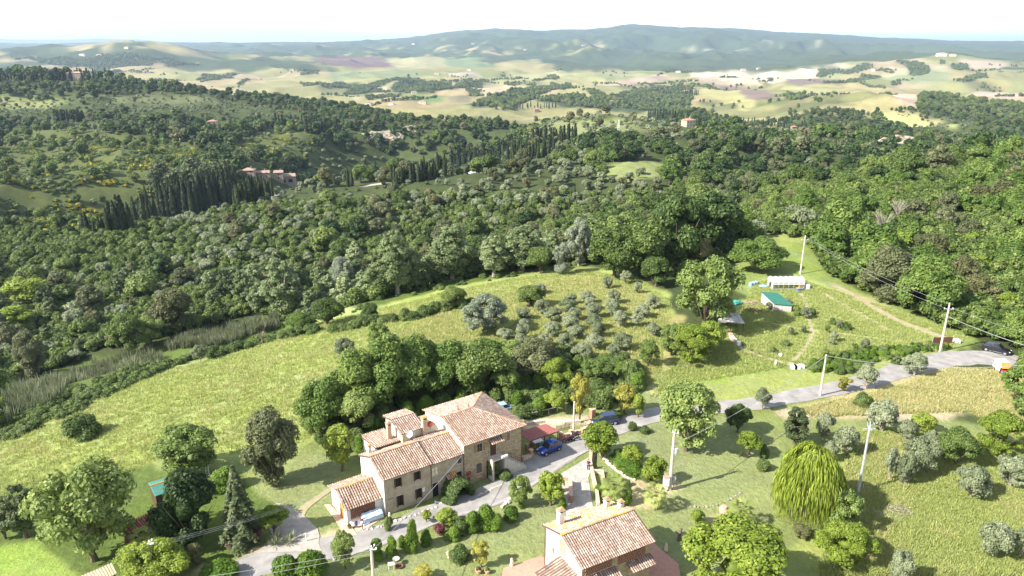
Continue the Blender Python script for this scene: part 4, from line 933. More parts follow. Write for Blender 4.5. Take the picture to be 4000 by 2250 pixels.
M['redpave'] = simple('red_paving', (0.46,0.25,0.185), (0.37,0.20,0.145), 2.5, 0.9)
M['asphalt'] = simple('worn_asphalt', (0.31,0.29,0.27), (0.185,0.175,0.165), 0.55, 0.95, bump=0.01, bscale=20)
M['gravel'] = simple('gravel', (0.36,0.33,0.29), (0.26,0.235,0.20), 1.5, 0.98, bump=0.03, bscale=12)
M['dirt'] = simple('dirt', (0.33,0.285,0.175), (0.25,0.215,0.12), 1.2, 0.98, bump=0.03, bscale=6)
M['tan_tarp'] = simple('tan_tarp', (0.46,0.41,0.28), (0.34,0.30,0.20), 1.6, 0.85)
M['blackpaint'] = simple('black_paint', (0.02,0.02,0.022), None, 4, 0.4)

# ------------------------------------------------------------------ roofs of single half-round tiles
def roof_plane(root, poly, mat, down=None, name='roof', pitch=0.29, row=0.37, thick=0.10, seed=0):
    """poly: corners of the roof plane (counter-clockwise seen from above) in the house's own space"""
    P = [Vector(p) for p in poly]; n = (P[1]-P[0]).cross(P[2]-P[0]).normalized()
    if n.z < 0: P.reverse(); n = -n
    dn = Vector((0,0,-1)) - n*Vector((0,0,-1)).dot(n)
    dn = (Vector(down) if down else dn).normalized(); e = n.cross(dn).normalized(); o = P[0]
    q = np.array([((p-o).dot(e), (p-o).dot(dn)) for p in P]); lo, hi = q.min(0), q.max(0)
    mb = MB(); k = len(P)
    mb.add([p for p in P] + [p - n*thick for p in P], [tuple(range(k)), tuple(range(2*k-1, k-1, -1))] + [(i, i+k, (i+1) % k+k, (i+1) % k) for i in range(k)], 1)
    rg = random.Random(seed+len(P)); na = 5
    x = lo[0]+pitch*0.5
    while x < hi[0]:
        y = hi[1]-row*0.42
        while y > lo[1]:
            if inside(q, np.array([x]), np.array([y]))[0] and inside(q, np.array([x]), np.array([min(y+row*0.25, hi[1]-0.01)]))[0]:
                jx = rg.uniform(-.012, .012); c = o + e*(x+jx) + dn*y; r1 = pitch*0.40; r2 = pitch*0.32; h = rg.uniform(-.004, .010)
                vs = []
                for (t, r, up) in ((0.56, r1, 0.030+h), (-0.56, r2, 0.004+h)):
                    for j in range(na):
                        w = math.pi*j/(na-1); vs.append(c + dn*(row*t) + e*(math.cos(w)*r) + n*(math.sin(w)*r*0.85+up))
                mb.add(vs, [(j, j+1, na+j+1, na+j) for j in range(na-1)] + [tuple(range(na))[::-1]], 0)
            y -= row
        x += pitch
    return mb.build(name, [mat, M['brownwood'] if False else M['tile_under']], root)
M['tile_under'] = simple('tile_channel', (0.15,0.095,0.07), (0.09,0.06,0.045), 3, 0.95)
def ridge_tiles(root, a, b, name='ridge', r=0.13):
    a, b = Vector(a), Vector(b); L = (b-a).length; n = max(2, int(L/0.42)); mb = MB(); d = (b-a)/L; s = d.cross(Vector((0,0,1))).normalized(); up = s.cross(d)
    for i in range(n):
        p0 = a + d*(L*i/n - 0.02); p1 = a + d*(L*(i+1)/n + 0.02); vs = []
        for p, rr, u in ((p0, r*1.05, 0.03), (p1, r*0.9, 0.015)):
            for j in range(6): w = math.pi*j/5; vs.append(p + s*(math.cos(w)*rr) + up*(math.sin(w)*rr*0.9+u))
        mb.add(vs, [(j, j+1, 7+j, 6+j) for j in range(5)] + [(5,4,3,2,1,0)])
    return mb.build(name, M['ridge'], root)
def wall_prism(root, pts, z0, tops, mat, name='wall'):
    """walls over the footprint pts; tops gives the height at each corner"""
    k = len(pts); mb = MB(); vs = [(p[0], p[1], z0) for p in pts] + [(p[0], p[1], t) for p, t in zip(pts, tops)]
    mb.add(vs, [tuple(range(k-1, -1, -1)), tuple(range(k, 2*k))] + [(i, (i+1) % k, (i+1) % k+k, i+k) for i in range(k)]); return mb.build(name, mat, root)
class Face:
    """a wall face: origin, direction along it and outward normal in the house's own space"""
    def __init__(s, root, o, along): s.root = root; s.o = Vector(o); s.a = Vector(along).normalized(); s.n = s.a.cross(Vector((0,0,1))); s.M = Matrix((( s.a.x, s.n.x, 0, s.o.x), (s.a.y, s.n.y, 0, s.o.y), (0,0,1,s.o.z), (0,0,0,1)))
    def box(s, mb, x0, x1, z0, z1, d0, d1, mi=0): mb.box(x0, d0, z0, x1, d1, z1, mi, s.M)
def opening(F, x, z, w, h, kind='window', arch=False, shutters=None, frame=None, parent=None, sill=True, lit=None):
    """a window or door whose middle is x along the face and whose foot is at z"""
    mb = MB(); t = 0.055
    for (a, b, c, d) in ((x-w/2-t, x-w/2, z, z+h), (x+w/2, x+w/2+t, z, z+h), (x-w/2-t, x+w/2+t, z+h, z+h+t)): F.box(mb, a, b, c, d, -0.10, 0.05)
    if sill: F.box(mb, x-w/2-t-0.05, x+w/2+t+0.05, z-0.09, z, -0.05, 0.11)
    o = mb.build(kind, frame or M['concrete'], F.root)
    pb = MB()
    if arch:
        pts = [(x-w/2, z), (x+w/2, z)] + [(x+math.cos(a)*w/2, z+h-w/2+math.sin(a)*w/2) for a in [math.pi*i/8 for i in range(9)]]
        vs = [F.M @ Vector((a, 0.035, b)) for a, b in pts] + [F.M @ Vector((a, -0.05, b)) for a, b in pts]; k = len(pts)
        pb.add(vs, [tuple(range(k)), tuple(range(2*k-1, k-1, -1))] + [(i, i+k, (i+1) % k+k, (i+1) % k) for i in range(k)])
    else: F.box(pb, x-w/2, x+w/2, z, z+h, -0.05, 0.015)
    pb.build('pane' if kind == 'window' else 'leaf', lit or M['glass'], o)
    if kind == 'window' and not arch:
        gb = MB(); F.box(gb, x-0.02, x+0.02, z, z+h, 0.0, 0.035); F.box(gb, x-w/2, x+w/2, z+h*0.5-0.015, z+h*0.5+0.015, 0.0, 0.03); gb.build('glazing_bar', shutters and shutters[0] or M['brownwood'], o)
    if shutters:
        sm, spread = shutters
        for sg in (-1, 1):
            sb = MB(); x0 = x+sg*(w/2+t); x1 = x0+sg*w*0.5*spread; F.box(sb, min(x0, x1), max(x0, x1), z, z+h, 0.052, 0.095)
            for k in range(7): F.box(sb, min(x0, x1)+.05, max(x0, x1)-.05, z+h*(k+0.3)/7, z+h*(k+0.6)/7, 0.095, 0.108)
            sb.build('shutter', sm, o)
    return o
def chimney(root, s, t, z0, z1, w, mat, cap='flat', name='chimney'):
    mb = MB(); h = w/2; mb.box(s-h, t-h, z0, s+h, t+h, z1-0.35)
    if cap != 'none':
        mb.box(s-h-.05, t-h-.05, z1-0.35, s+h+.05, t+h+.05, z1-0.28)
        for dx in (-1, 1):
            for dy in (-1, 1): mb.box(s+dx*(h-.07)-.05, t+dy*(h-.07)-.05, z1-0.28, s+dx*(h-.07)+.05, t+dy*(h-.07)+.05, z1-0.05)
        mb.box(s-h+.08, t-h+.08, z1-0.279, s+h-.08, t+h-.08, z1-0.06, 1)
    o = mb.build(name, [mat, M['dark']], root); cb = MB()
    if cap == 'pyramid':
        for i in range(4): k = h+.10-i*0.11; cb.box(s-k, t-k, z1-0.05+i*0.075, s+k, t+k, z1+0.022+i*0.075)
    else: cb.box(s-h-.10, t-h-.10, z1-0.05, s+h+.10, t+h+.10, z1+0.04); cb.box(s-h+.02, t-h+.02, z1+0.04, s+h-.02, t+h-.02, z1+0.12)
    cb.build('cap', M['ridge'], o); return o
def lattice(F, x0, x1, z0, z1, name='brick_screen'):
    """perforated brick screen of triangles"""
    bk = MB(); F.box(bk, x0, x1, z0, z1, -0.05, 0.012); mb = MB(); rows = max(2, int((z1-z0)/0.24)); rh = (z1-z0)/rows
    for r in range(rows+1): F.box(mb, x0, x1, z0+r*rh-0.018, z0+r*rh+0.018, 0.0, 0.075)
    n = int((x1-x0)/(rh*1.05)); dx = (x1-x0)/n
    for r in range(rows):
        for i in range(n):
            for sg in (0, 1):
                a = Vector((x0+dx*(i+0.5*sg+ (0 if (r % 2) == sg else 0)), 0, z0+r*rh)); 
                xa, xb = x0+dx*(i+(0 if sg == 0 else 1)), x0+dx*(i+0.5); w = 0.022
                vs = [(xa-w, .07, z0+r*rh), (xa+w, .07, z0+r*rh), (xb+w, .07, z0+(r+1)*rh), (xb-w, .07, z0+(r+1)*rh)]
                if r % 2: vs = [(a_, b_, 2*z0+(2*r+1)*rh-c_) for a_, b_, c_ in vs][::-1]
                vs2 = [(a_, .0, c_) for a_, b_, c_ in vs]
                mb.add([F.M @ Vector(v) for v in vs+vs2], [(0,1,2,3),(7,6,5,4),(0,4,5,1),(1,5,6,2),(2,6,7,3),(3,7,4,0)])
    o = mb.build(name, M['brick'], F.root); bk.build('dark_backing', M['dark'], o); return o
def pipe(root, pts, name='downpipe', r=0.05, mat=None): return MB().tube(pts, r, 6).build(name, mat or M['gutter'], root)

# ------------------------------------------------------------------ the long stone farmhouse beside the road
TH = R(33.7)
def farmhouse():
    rt = empty('stone_farmhouse', (-15.5, 75.2, 0), TH, 'long stone farmhouse of three tiled roofs with white annex, beside the road', 'house')
    # main wing, joined wing, tall end
    wall_prism(rt, [(0,0),(6.4,0),(6.4,7.2),(0,7.2)], -1.5, [5.2,5.2,4.65,4.65], M['stucco'])
    g = MB(); g.add([(0.0,0,5.15),(0.0,3.6,6.25),(0.0,7.2,4.6),(0.3,0,5.15),(0.3,3.6,6.25),(0.3,7.2,4.6)], [(0,1,2),(5,4,3),(0,3,4,1),(1,4,5,2),(2,5,3,0)]); g.build('gable', M['white'], rt)
    MB().box(-0.03, -0.0, -1.5, 0.0-0.002, 7.2, 4.62).build('plaster', M['white'], rt)
    wall_prism(rt, [(6.403,0.08),(11.2,0.08),(11.2,7.0),(6.403,7.0)], -1.5, [5.0,5.0,4.6,4.6], M['stucco'])
    wall_prism(rt, [(11.203,0.0),(20.3,0.0),(20.3,10.7),(11.203,10.7)], -1.5, [6.2,6.2,6.2,6.2], M['stone'])
    g = MB(); g.add([(11.203,0,6.2),(11.203,5.35,7.5),(11.203,10.7,6.2),(11.5,0,6.2),(11.5,5.35,7.5),(11.5,10.7,6.2)], [(0,1,2),(5,4,3),(0,3,4,1),(1,4,5,2),(2,5,3,0)]); g.build('gable', M['cream'], rt)
    MB().box(11.17, 0.02, 4.6, 11.2, 10.68, 6.21).build('plaster', M['cream'], rt)
    # roofs
    ov = 0.35
    roof_plane(rt, [(-0.22,-ov,5.12),(6.55,-ov,5.12),(6.55,3.6,6.38),(-0.22,3.6,6.38)], M['tile'], seed=1)
    roof_plane(rt, [(-0.22,3.6,6.38),(6.55,3.6,6.38),(6.55,7.5,4.62),(-0.22,7.5,4.62)], M['tile'], seed=2)
    ridge_tiles(rt, (-0.25,3.6,6.40), (6.55,3.6,6.40))
    roof_plane(rt, [(6.57,-0.27,4.98),(11.18,-0.27,4.98),(11.18,3.7,6.20),(6.57,3.7,6.20)], M['tile_old'], seed=3)
    roof_plane(rt, [(6.57,3.7,6.20),(11.18,3.7,6.20),(11.18,5.9,5.6),(6.57,5.9,5.6)], M['tile_old'], seed=4)
    ridge_tiles(rt, (6.57,3.7,6.22), (11.15,3.7,6.22))
    A, B, C, D, P, Q = (11.02,-0.45,6.16), (20.75,-0.45,6.16), (20.75,11.15,6.16), (11.02,11.15,6.16), (15.75,5.35,7.68), (11.02,5.35,7.68)
    roof_plane(rt, [A, B, P, Q], M['tile'], seed=5); roof_plane(rt, [B, C, P], M['tile_old'], seed=6); roof_plane(rt, [Q, P, C, D], M['tile_old'], seed=7)
    ridge_tiles(rt, Q, P); ridge_tiles(rt, P, (20.7,-0.4,6.18)); ridge_tiles(rt, P, (20.7,11.1,6.18))
    # lean-to and raised room at the back
    wall_prism(rt, [(2.0,7.203),(11.2,7.203),(11.2,11.2),(2.0,11.2)], -1.5, [5.25,5.25,4.8,4.8], M['white'])
    roof_plane(rt, [(1.75,6.3,5.52),(5.3,6.3,5.52),(5.3,11.5,4.86),(1.75,11.5,4.86)], M['tile_old'], seed=8)
    wall_prism(rt, [(5.35,5.9),(8.3,5.9),(8.3,11.0),(5.35,11.0)], 4.2, [6.95]*4, M['cream'])
    roof_plane(rt, [(5.0,5.5,6.92),(8.6,5.5,6.92),(8.6,8.5,7.62),(5.0,8.5,7.62)], M['tile_old'], seed=9); roof_plane(rt, [(5.0,8.5,7.62),(8.6,8.5,7.62),(8.6,11.4,6.92),(5.0,11.4,6.92)], M['tile_old'], seed=10)
    MB().box(8.31, 5.9, 5.0, 11.19, 11.15, 5.35).build('terrace', M['concrete'], rt)
    chimney(rt, 0.9, 6.3, 4.7, 6.35, 0.42, M['white']); chimney(rt, 4.4, 7.9, 4.8, 7.7, 0.55, M['brickpale'], 'pyramid'); chimney(rt, 8.45, 5.6, 5.2, 8.4, 0.62, M['brickpale'])
    for (s, t, z) in ((15.4,5.9,7.4),(14.0,6.4,7.2)): pipe(rt, [(s,t,z),(s,t,z+0.85)], 'flue', 0.09, M['brick'])
    # dish, red dish, aerial
    def dish(s, t, z, r, mat, name):
        m = MB().tube([(s,t,z-0.8),(s,t,z)], 0.03, 6)
        ax = Vector((-0.2,-0.93,0.3)).normalized(); u = ax.cross(Vector((0,0,1))).normalized(); v = u.cross(ax); vs = []; c = Vector((s,t,z))
        for rr, dp in ((0.02,0),(0.5,0.05),(1,0.2)):
            for j in range(16): w = j*math.pi/8; vs.append(c+ax*(dp*r)+(u*math.cos(w)+v*math.sin(w))*rr*r)
        m.add(vs, [(i*16+j, i*16+(j+1)%16, (i+1)*16+(j+1)%16, (i+1)*16+j) for i in range(2) for j in range(16)])
        m.add([p-ax*0.02 for p in vs], [(i*16+j, (i+1)*16+j, (i+1)*16+(j+1)%16, i*16+(j+1)%16) for i in range(2) for j in range(16)]); m.tube([c, c+ax*r*0.9], 0.02, 5); m.build(name, mat, rt)
    dish(5.9, 4.9, 7.05, 0.48, M['whitepaint'], 'satellite_dish'); dish(9.7, 6.4, 6.6, 0.42, M['redsheet'], 'red_dish')
    ab = MB().tube([(6.7,5.0,5.8),(6.7,5.0,7.6)], 0.025, 5).tube([(6.2,5.0,7.3),(7.9,5.3,7.2)], 0.018, 4)
    for k in range(7): ab.tube([(6.3+k*.25,4.75+.04*k,7.3-.012*k),(6.3+k*.25,5.3+.04*k,7.3-.012*k)], 0.012, 4)
    ab.build('aerial', M['galv'], rt)
    # front: windows and doors
    F = Face(rt, (0,0,0), (1,0,0)); dk = M['brownwood']; sh = M['brownwood']
    for (x, z, w, h) in ((1.75,3.42,0.85,1.2),(4.35,3.45,0.8,1.15),(1.9,0.62,0.8,1.45),(4.45,0.75,0.8,1.35)):
        o = opening(F, x, z, w, h, lit=M['dark']); b = MB(); F.box(b, x-w/2, x-w/2+0.10, z, z+h, 0.03, 0.30); F.box(b, x+w/2-0.05, x+w/2+0.05, z, z+h, 0.03, 0.34); b.build('shutter', sh, o)
    F2 = Face(rt, (0,0.08,0), (1,0,0))
    opening(F2, 6.95, 3.15, 0.75, 1.05, lit=M['cream']); opening(F2, 10.55, 3.6, 0.6, 0.95); opening(F2, 10.45, 1.35, 0.7, 1.05, lit=M['dark']); opening(F2, 6.95, 0.0, 0.85, 2.0, 'door', lit=M['dark'], sill=False); opening(F2, 8.9, 0.0, 0.9, 2.1, 'door', lit=M['brownwood'], sill=False)
    F3 = Face(rt, (0,0,0), (1,0,0)); ow = M['tanwood']
    opening(F3, 13.55, 4.35, 0.75, 1.15, shutters=(ow, 0.95)); opening(F3, 18.0, 4.55, 0.62, 1.15, shutters=None, lit=ow)
    opening(F3, 15.6, 3.1, 0.95, 2.0, 'door', lit=M['brownwood'], sill=False); opening(F3, 13.4, 1.2, 0.85, 1.45, arch=True, frame=M['brickpale']); opening(F3, 15.15, 0.0, 1.25, 2.75, 'door', arch=True, lit=M['dark'], frame=M['brickpale'], sill=False)
    # awnings
    def awn(s0, s1, z, d, t0=-0.02, mat=M['tile']):
        roof_plane(rt, [(s0,t0-d,z-0.32*d),(s1,t0-d,z-0.32*d),(s1,t0,z),(s0,t0,z)], mat, name='awning', seed=int(s0*7), thick=0.06)
        b = MB(); [b.tube([(s, t0-0.02, z-0.55), (s, t0-d*0.85, z-0.33*d-0.03)], 0.035, 5) for s in (s0+.1, s1-.1)]; b.build('bracket', M['brownwood'], rt)
    awn(14.9, 16.9, 5.62, 0.95); awn(8.3, 9.8, 2.72, 0.95, 0.06, M['ridge'])
    # outside stair with landing and rail
    b = MB(); b.box(14.75,-1.25,2.88,16.7,-0.003,3.05); b.box(14.75,-1.25,-1.5,15.0,-0.003,2.88)
    n = 13
    for k in range(n): z = 3.05-(k+1)*0.2; b.box(16.7+k*0.27,-1.15,-1.5,16.7+(k+1)*0.27,-0.003,z)
    b.build('outside_stair', M['concrete'], rt)
    b = MB(); rail = [(14.8,-1.2,3.95),(16.7,-1.2,3.95),(20.2,-1.2,1.25)]; b.tube(rail, 0.022, 5); b.tube([(14.8,-1.2,3.5),(16.7,-1.2,3.5),(20.2,-1.2,0.8)], 0.016, 4); b.tube([(14.8,-1.2,3.95),(14.8,-0.05,3.95)], 0.02, 4)
    for k in range(16): s = 14.8+k*0.36; zt = 3.95 if s < 16.7 else 3.95-(s-16.7)*0.771; b.tube([(s,-1.2,zt-0.92),(s,-1.2,zt)], 0.012, 4)
    b.build('stair_rail', M['rust'], rt)
    b = MB(); b.box(16.05,-1.52,3.15,17.0,-1.22,3.42); b.build('flower_box', M['whitepaint'], rt)
    pipe(rt, [(6.35,-0.09,4.95),(6.35,-0.09,2.4),(6.35,-0.09,1.3)]); pipe(rt, [(11.1,-0.06,5.0),(11.1,-0.06,0)]); pipe(rt, [(20.2,-0.08,6.1),(20.2,-0.08,0)])
    for s in (1.15,): MB().box(0.35,-0.08,2.05,1.1,-0.03,2.10).build('wall_anchor', M['rust'], rt)
    MB().box(4.9,-0.05,1.35,5.4,-0.003,1.95).build('meter_box', M['whitepaint'], rt); MB().box(11.5,-0.16,1.4,12.1,-0.003,1.95).build('letter_box', M['redsheet'], rt); MB().box(11.55,-0.13,0.6,12.0,-0.003,1.1).build('gas_box', M['gutter'], rt)
    MB().box(12.9,-0.22,0.55,13.7,-0.003,0.75).build('window_box', M['terracotta'], rt)
    # white annex
    a0, t0, t1 = -4.6, 0.9, 5.9
    wall_prism(rt, [(a0,t0),(-0.035,t0),(-0.035,t1),(a0,t1)], -1.0, [2.28,2.28,2.42,2.42], M['white'], 'annex_wall')
    g = MB(); g.add([(a0,t0,2.2),(a0,3.35,3.42),(a0,t1,2.35),(a0+.25,t0,2.2),(a0+.25,3.35,3.42),(a0+.25,t1,2.35)], [(0,1,2),(5,4,3),(0,3,4,1),(1,4,5,2),(2,5,3,0)]); g.build('annex_gable', M['white'], rt)
    roof_plane(rt, [(a0-.25,t0-.42,2.22),(-0.04,t0-.42,2.22),(-0.04,3.35,3.55),(a0-.25,3.35,3.55)], M['tile'], seed=11, name='annex_roof', pitch=0.31)
    roof_plane(rt, [(a0-.25,3.35,3.55),(-0.04,3.35,3.55),(-0.04,t1+.35,2.45),(a0-.25,t1+.35,2.45)], M['tile'], seed=12, name='annex_roof', pitch=0.31)
    ridge_tiles(rt, (a0-.25,3.35,3.57), (-0.05,3.35,3.57), 'annex_ridge')
    Fa = Face(rt, (0,t0,0), (1,0,0)); lattice(Fa, -4.1, -0.95, 0.45, 2.05)
    Fg = Face(rt, (a0,t1,0), (0,-1,0)); d = opening(Fg, 3.55, 0.0, 0.95, 2.0, 'door', lit=M['orangewood'], frame=M['greywood'], sill=False)
    b = MB(); Fg.box(b, 2.75, 3.05, 0, 2.0, 0.0, 0.04); b.build('side_panel', M['greypanel'], rt)
    opening(Fg, 1.4, 0.65, 1.35, 1.45, lit=M['greypanel'], frame=M['white'])
    pipe(rt, [(a0+.08,t0-.06,2.2),(a0+.08,t0-.06,0)], mat=M['galv'])
    return rt
house = farmhouse()
# ------------------------------------------------------------------ the barn house in the lower right
TB = R(28.0)
def barn():
    rt = empty('barn_house', (7.0, 59.3, 0), TB, 'white and ochre barn house with brick screens and lichened tile roof, nearest building', 'house')
    wall_prism(rt, [(0.2,0.3),(8.9,0.3),(8.9,7.3),(0.2,7.3)], -3.0, [5.35]*4, M['stone'])
    for s0, mt in ((0.17,M['white']),(8.9,M['stone'])):
        g = MB(); g.add([(s0,0.3,5.3),(s0,3.8,6.52),(s0,7.3,5.3),(s0+.25,0.3,5.3),(s0+.25,3.8,6.52),(s0+.25,7.3,5.3)], [(0,1,2),(5,4,3),(0,3,4,1),(1,4,5,2),(2,5,3,0)])
        g.build('gable', mt, rt)
    MB().box(0.165,0.32,-3,0.197,7.28,5.36).build('plaster', M['white'], rt)
    roof_plane(rt, [(-0.1,-0.15,5.32),(9.2,-0.15,5.32),(9.2,3.8,6.72),(-0.1,3.8,6.72)], M['tile_old'], seed=21, pitch=0.27); roof_plane(rt, [(-0.1,3.8,6.72),(9.2,3.8,6.72),(9.2,7.75,5.32),(-0.1,7.75,5.32)], M['tile_lichen'], seed=22, pitch=0.27)
    ridge_tiles(rt, (-0.15,3.8,6.75), (9.25,3.8,6.75))
    chimney(rt, 1.5, 6.6, 5.2, 7.55, 0.6, M['white'], 'pyramid'); chimney(rt, 7.7, 6.8, 5.2, 6.75, 0.55, M['white'], 'pyramid'); chimney(rt, 8.55, 5.4, 5.6, 7.05, 0.5, M['white'], 'pyramid')
    F = Face(rt, (0,0.3,0), (1,0,0)); lattice(F, 0.55, 3.9, 4.0, 5.15); lattice(F, 4.6, 8.1, 3.8, 5.15)
    Fg = Face(rt, (0.165,7.3,0), (0,-1,0)); opening(Fg, 3.4, 4.2, 1.35, 1.85, arch=True, lit=M['greywood'], frame=M['white'], sill=False); opening(Fg, 5.9, 2.6, 0.7, 0.9, lit=M['greywood'], frame=M['white']); opening(Fg, 1.6, 2.9, 0.6, 0.9, lit=M['greywood'], frame=M['white'])
    for s0, s1, z in ((0.9,4.3,3.75),(5.7,8.8,3.65)):
        roof_plane(rt, [(s0,-1.0,z-0.4),(s1,-1.0,z-0.4),(s1,0.28,z),(s0,0.28,z)], M['tile_old'], name='awning', seed=int(s0*9), pitch=0.27)
    roof_plane(rt, [(-3.0,-1.2,2.85),(-3.0,4.4,2.85),(0.15,4.4,3.75),(0.15,-1.2,3.75)], M['tile_old'], name='porch_roof', seed=23, pitch=0.34)
    b = MB(); [b.box(-2.9,t-.15,-3,-2.6,t+.15,2.8) for t in (4.2,1.6,-1.0)]; b.build('porch_post', M['brickpale'], rt)
    pipe(rt, [(0.1,7.55,5.2),(0.08,7.4,4.9),(0.08,7.4,-1)]); pipe(rt, [(0.25,-0.1,5.2),(0.25,0.2,4.9),(0.25,0.22,-1)])
    pipe(rt, [(-0.1,7.8,5.3),(9.2,7.8,5.3)], 'gutter', 0.07)
barn()
# ------------------------------------------------------------------ other farmhouses and villas
def villa(qx, qy, w, d, h, rz, wall, tile, label, hip=True, wins=3, arches=0, extra=None, name='country_house', sink=3.0, z=None, up=0):
    p = atq(qx, qy); p.z += up; rt = empty(name, (p.x, p.y, p.z if z is None else z), R(rz), label, 'house'); far = p.y > 1400
    wall_prism(rt, [(-w/2,-d/2),(w/2,-d/2),(w/2,d/2),(-w/2,d/2)], -sink, [h]*4, wall)
    o = 0.5; e = h-0.05; pk = h+min(w, d)*0.20; A, B, C, D = (-w/2-o,-d/2-o,e),(w/2+o,-d/2-o,e),(w/2+o,d/2+o,e),(-w/2-o,d/2+o,e)
    k = min(w, d)/2 if hip else 0
    if w >= d: P, Q = (-w/2-o*0+k,0,pk),(w/2-k,0,pk); fs = [(0,1,5,4),(2,3,4,5),(1,2,5),(3,0,4)]
    else: P, Q = (0,-d/2+k,pk),(0,d/2-k,pk); fs = [(0,1,4),(1,2,5,4),(2,3,5),(3,0,4,5)]
    mb = MB(); vs = [A,B,C,D,P,Q]; mb.add(vs, fs); mb.add([(v[0],v[1],v[2]-0.2) for v in vs[:4]], [(3,2,1,0)]); mb.build('roof', tile, rt)
    F = Face(rt, (-w/2,-d/2,0), (1,0,0)); fl = [0.9] if h < 4 else [0.9, 3.7]
    if arches:
        for i in range(arches): opening(F, w*(i+0.7)/(arches+0.4), 0.0, w/arches*0.52, h*0.62, 'door', arch=True, lit=M['dark'], frame=wall, sill=False)
    else:
        for z_ in fl:
            for i in range(wins): opening(F, w*(i+0.5)/wins, z_, 1.0, 1.4, lit=M['dark'], frame=wall, sill=not far)
    F = Face(rt, (-w/2,d/2,0), (0,-1,0))
    for z_ in fl:
        for i in range(2): opening(F, d*(i+0.5)/2, z_, 1.0, 1.4, lit=M['dark'], frame=wall, sill=not far)
    chimney(rt, w*0.2, d*0.12, h, pk+0.9, 0.8, wall)
    return rt
M['ftile'] = simple('far_tile', (0.33,0.235,0.185), (0.25,0.165,0.125), 0.8, 0.95); M['fpink'] = simple('far_pink_tile', (0.36,0.19,0.14), (0.29,0.15,0.11), 0.8, 0.95)
M['fstone'] = simple('far_stone', (0.34,0.28,0.22), (0.25,0.20,0.155), 0.7, 0.95); M['fcream'] = simple('far_cream', (0.52,0.45,0.33), (0.43,0.36,0.26), 0.7, 0.95); M['fwhite'] = simple('far_white', (0.58,0.54,0.48), (0.50,0.46,0.40), 0.7, 0.95)
v1 = villa(724, 462, 15, 10, 5.6, 12, M['fstone'], M['ftile'], 'stone villa wing with two dark arches among the cypresses', hip=False, arches=2, name='stone_villa', sink=9, up=1.8)
v2 = villa(628, 448, 10, 9, 5.6, 8, M['fstone'], M['ftile'], 'square stone tower house left of the arched villa, half hidden by cypresses', name='tower_house', wins=2, sink=9, up=1.8)
villa(660, 452, 14, 8, 4.6, 10, M['fstone'], M['ftile'], 'low middle wing of the stone villa between tower and arches', name='villa_wing', hip=False, sink=9, up=1.8)
villa(703, 455, 8, 8, 6.2, 12, M['fstone'], M['ftile'], 'narrow tall block joined to the left of the arched villa wing', name='villa_block', hip=False, wins=1, sink=9, up=1.8)
villa(536, 318, 11, 9, 6.5, 14, M['fcream'], M['fpink'], 'pink and cream two storey house with pink roof on the left hillside', wins=2)
villa(508, 322, 13, 7, 3.2, 14, M['fpink'], M['fpink'], 'low pink roofed outbuilding left of the cream house')
villa(738, 318, 14, 10, 5.5, -12, M['fcream'], M['ftile'], 'cream villa with brown tiled roof beside a dark cypress clump')
villa(1731, 318, 11, 9, 6.5, 24, M['fcream'], M['fpink'], 'yellow house with pinkish roof on the hilltop in the middle')
b = MB(); p = atq(1651, 302); tw = empty('water_tower', p, 0, 'slim pale tower standing in the olive grove', 'tower'); MB().box(-1.3,-1.3,-2,1.3,1.3,6.5).build('tower_wall', M['fcream'], tw); MB().box(-1.6,-1.6,6.5,1.6,1.6,6.9).build('roof', M['fpink'], tw)
villa(1996, 326, 10, 8, 5.5, 10, M['fstone'], M['fpink'], 'brown house under tall pines on the right ridge'); villa(2030, 330, 12, 7, 3.4, 0, M['fstone'], M['ftile'], 'low brown roofed barn right of the house under the pines')
villa(2146, 331, 6, 5, 3, 0, M['fwhite'], M['ftile'], 'tiny white hut among trees on the right ridge', wins=1)
villa(2548, 362, 16, 10, 4.5, -14, M['fcream'], M['ftile'], 'cream farmhouse at the right edge below the wooded hill'); villa(2572, 366, 10, 8, 3.6, -14, M['fcream'], M['ftile'], 'low cream barn beside the farmhouse at the right edge')
villa(192, 200, 24, 12, 10, 8, M['fstone'], M['ftile'], 'large brown stone manor behind the cypresses on the far left ridge', wins=4)
villa(1725, 236, 22, 14, 11, 20, M['fstone'], M['ftile'], 'castle like stone house among cypresses on the middle hill', wins=3); villa(1614, 250, 26, 10, 6, 8, M['fcream'], M['ftile'], 'long pale farm on the wooded middle hill slope')
villa(433, 205, 8, 7, 6, 0, M['fwhite'], M['ftile'], 'small white block on the upper left ridge', wins=1); villa(1349, 282, 12, 10, 7, 15, M['fpink'], M['ftile'], 'small brick house by the dark cypress clump in the valley', wins=2)
k = 0
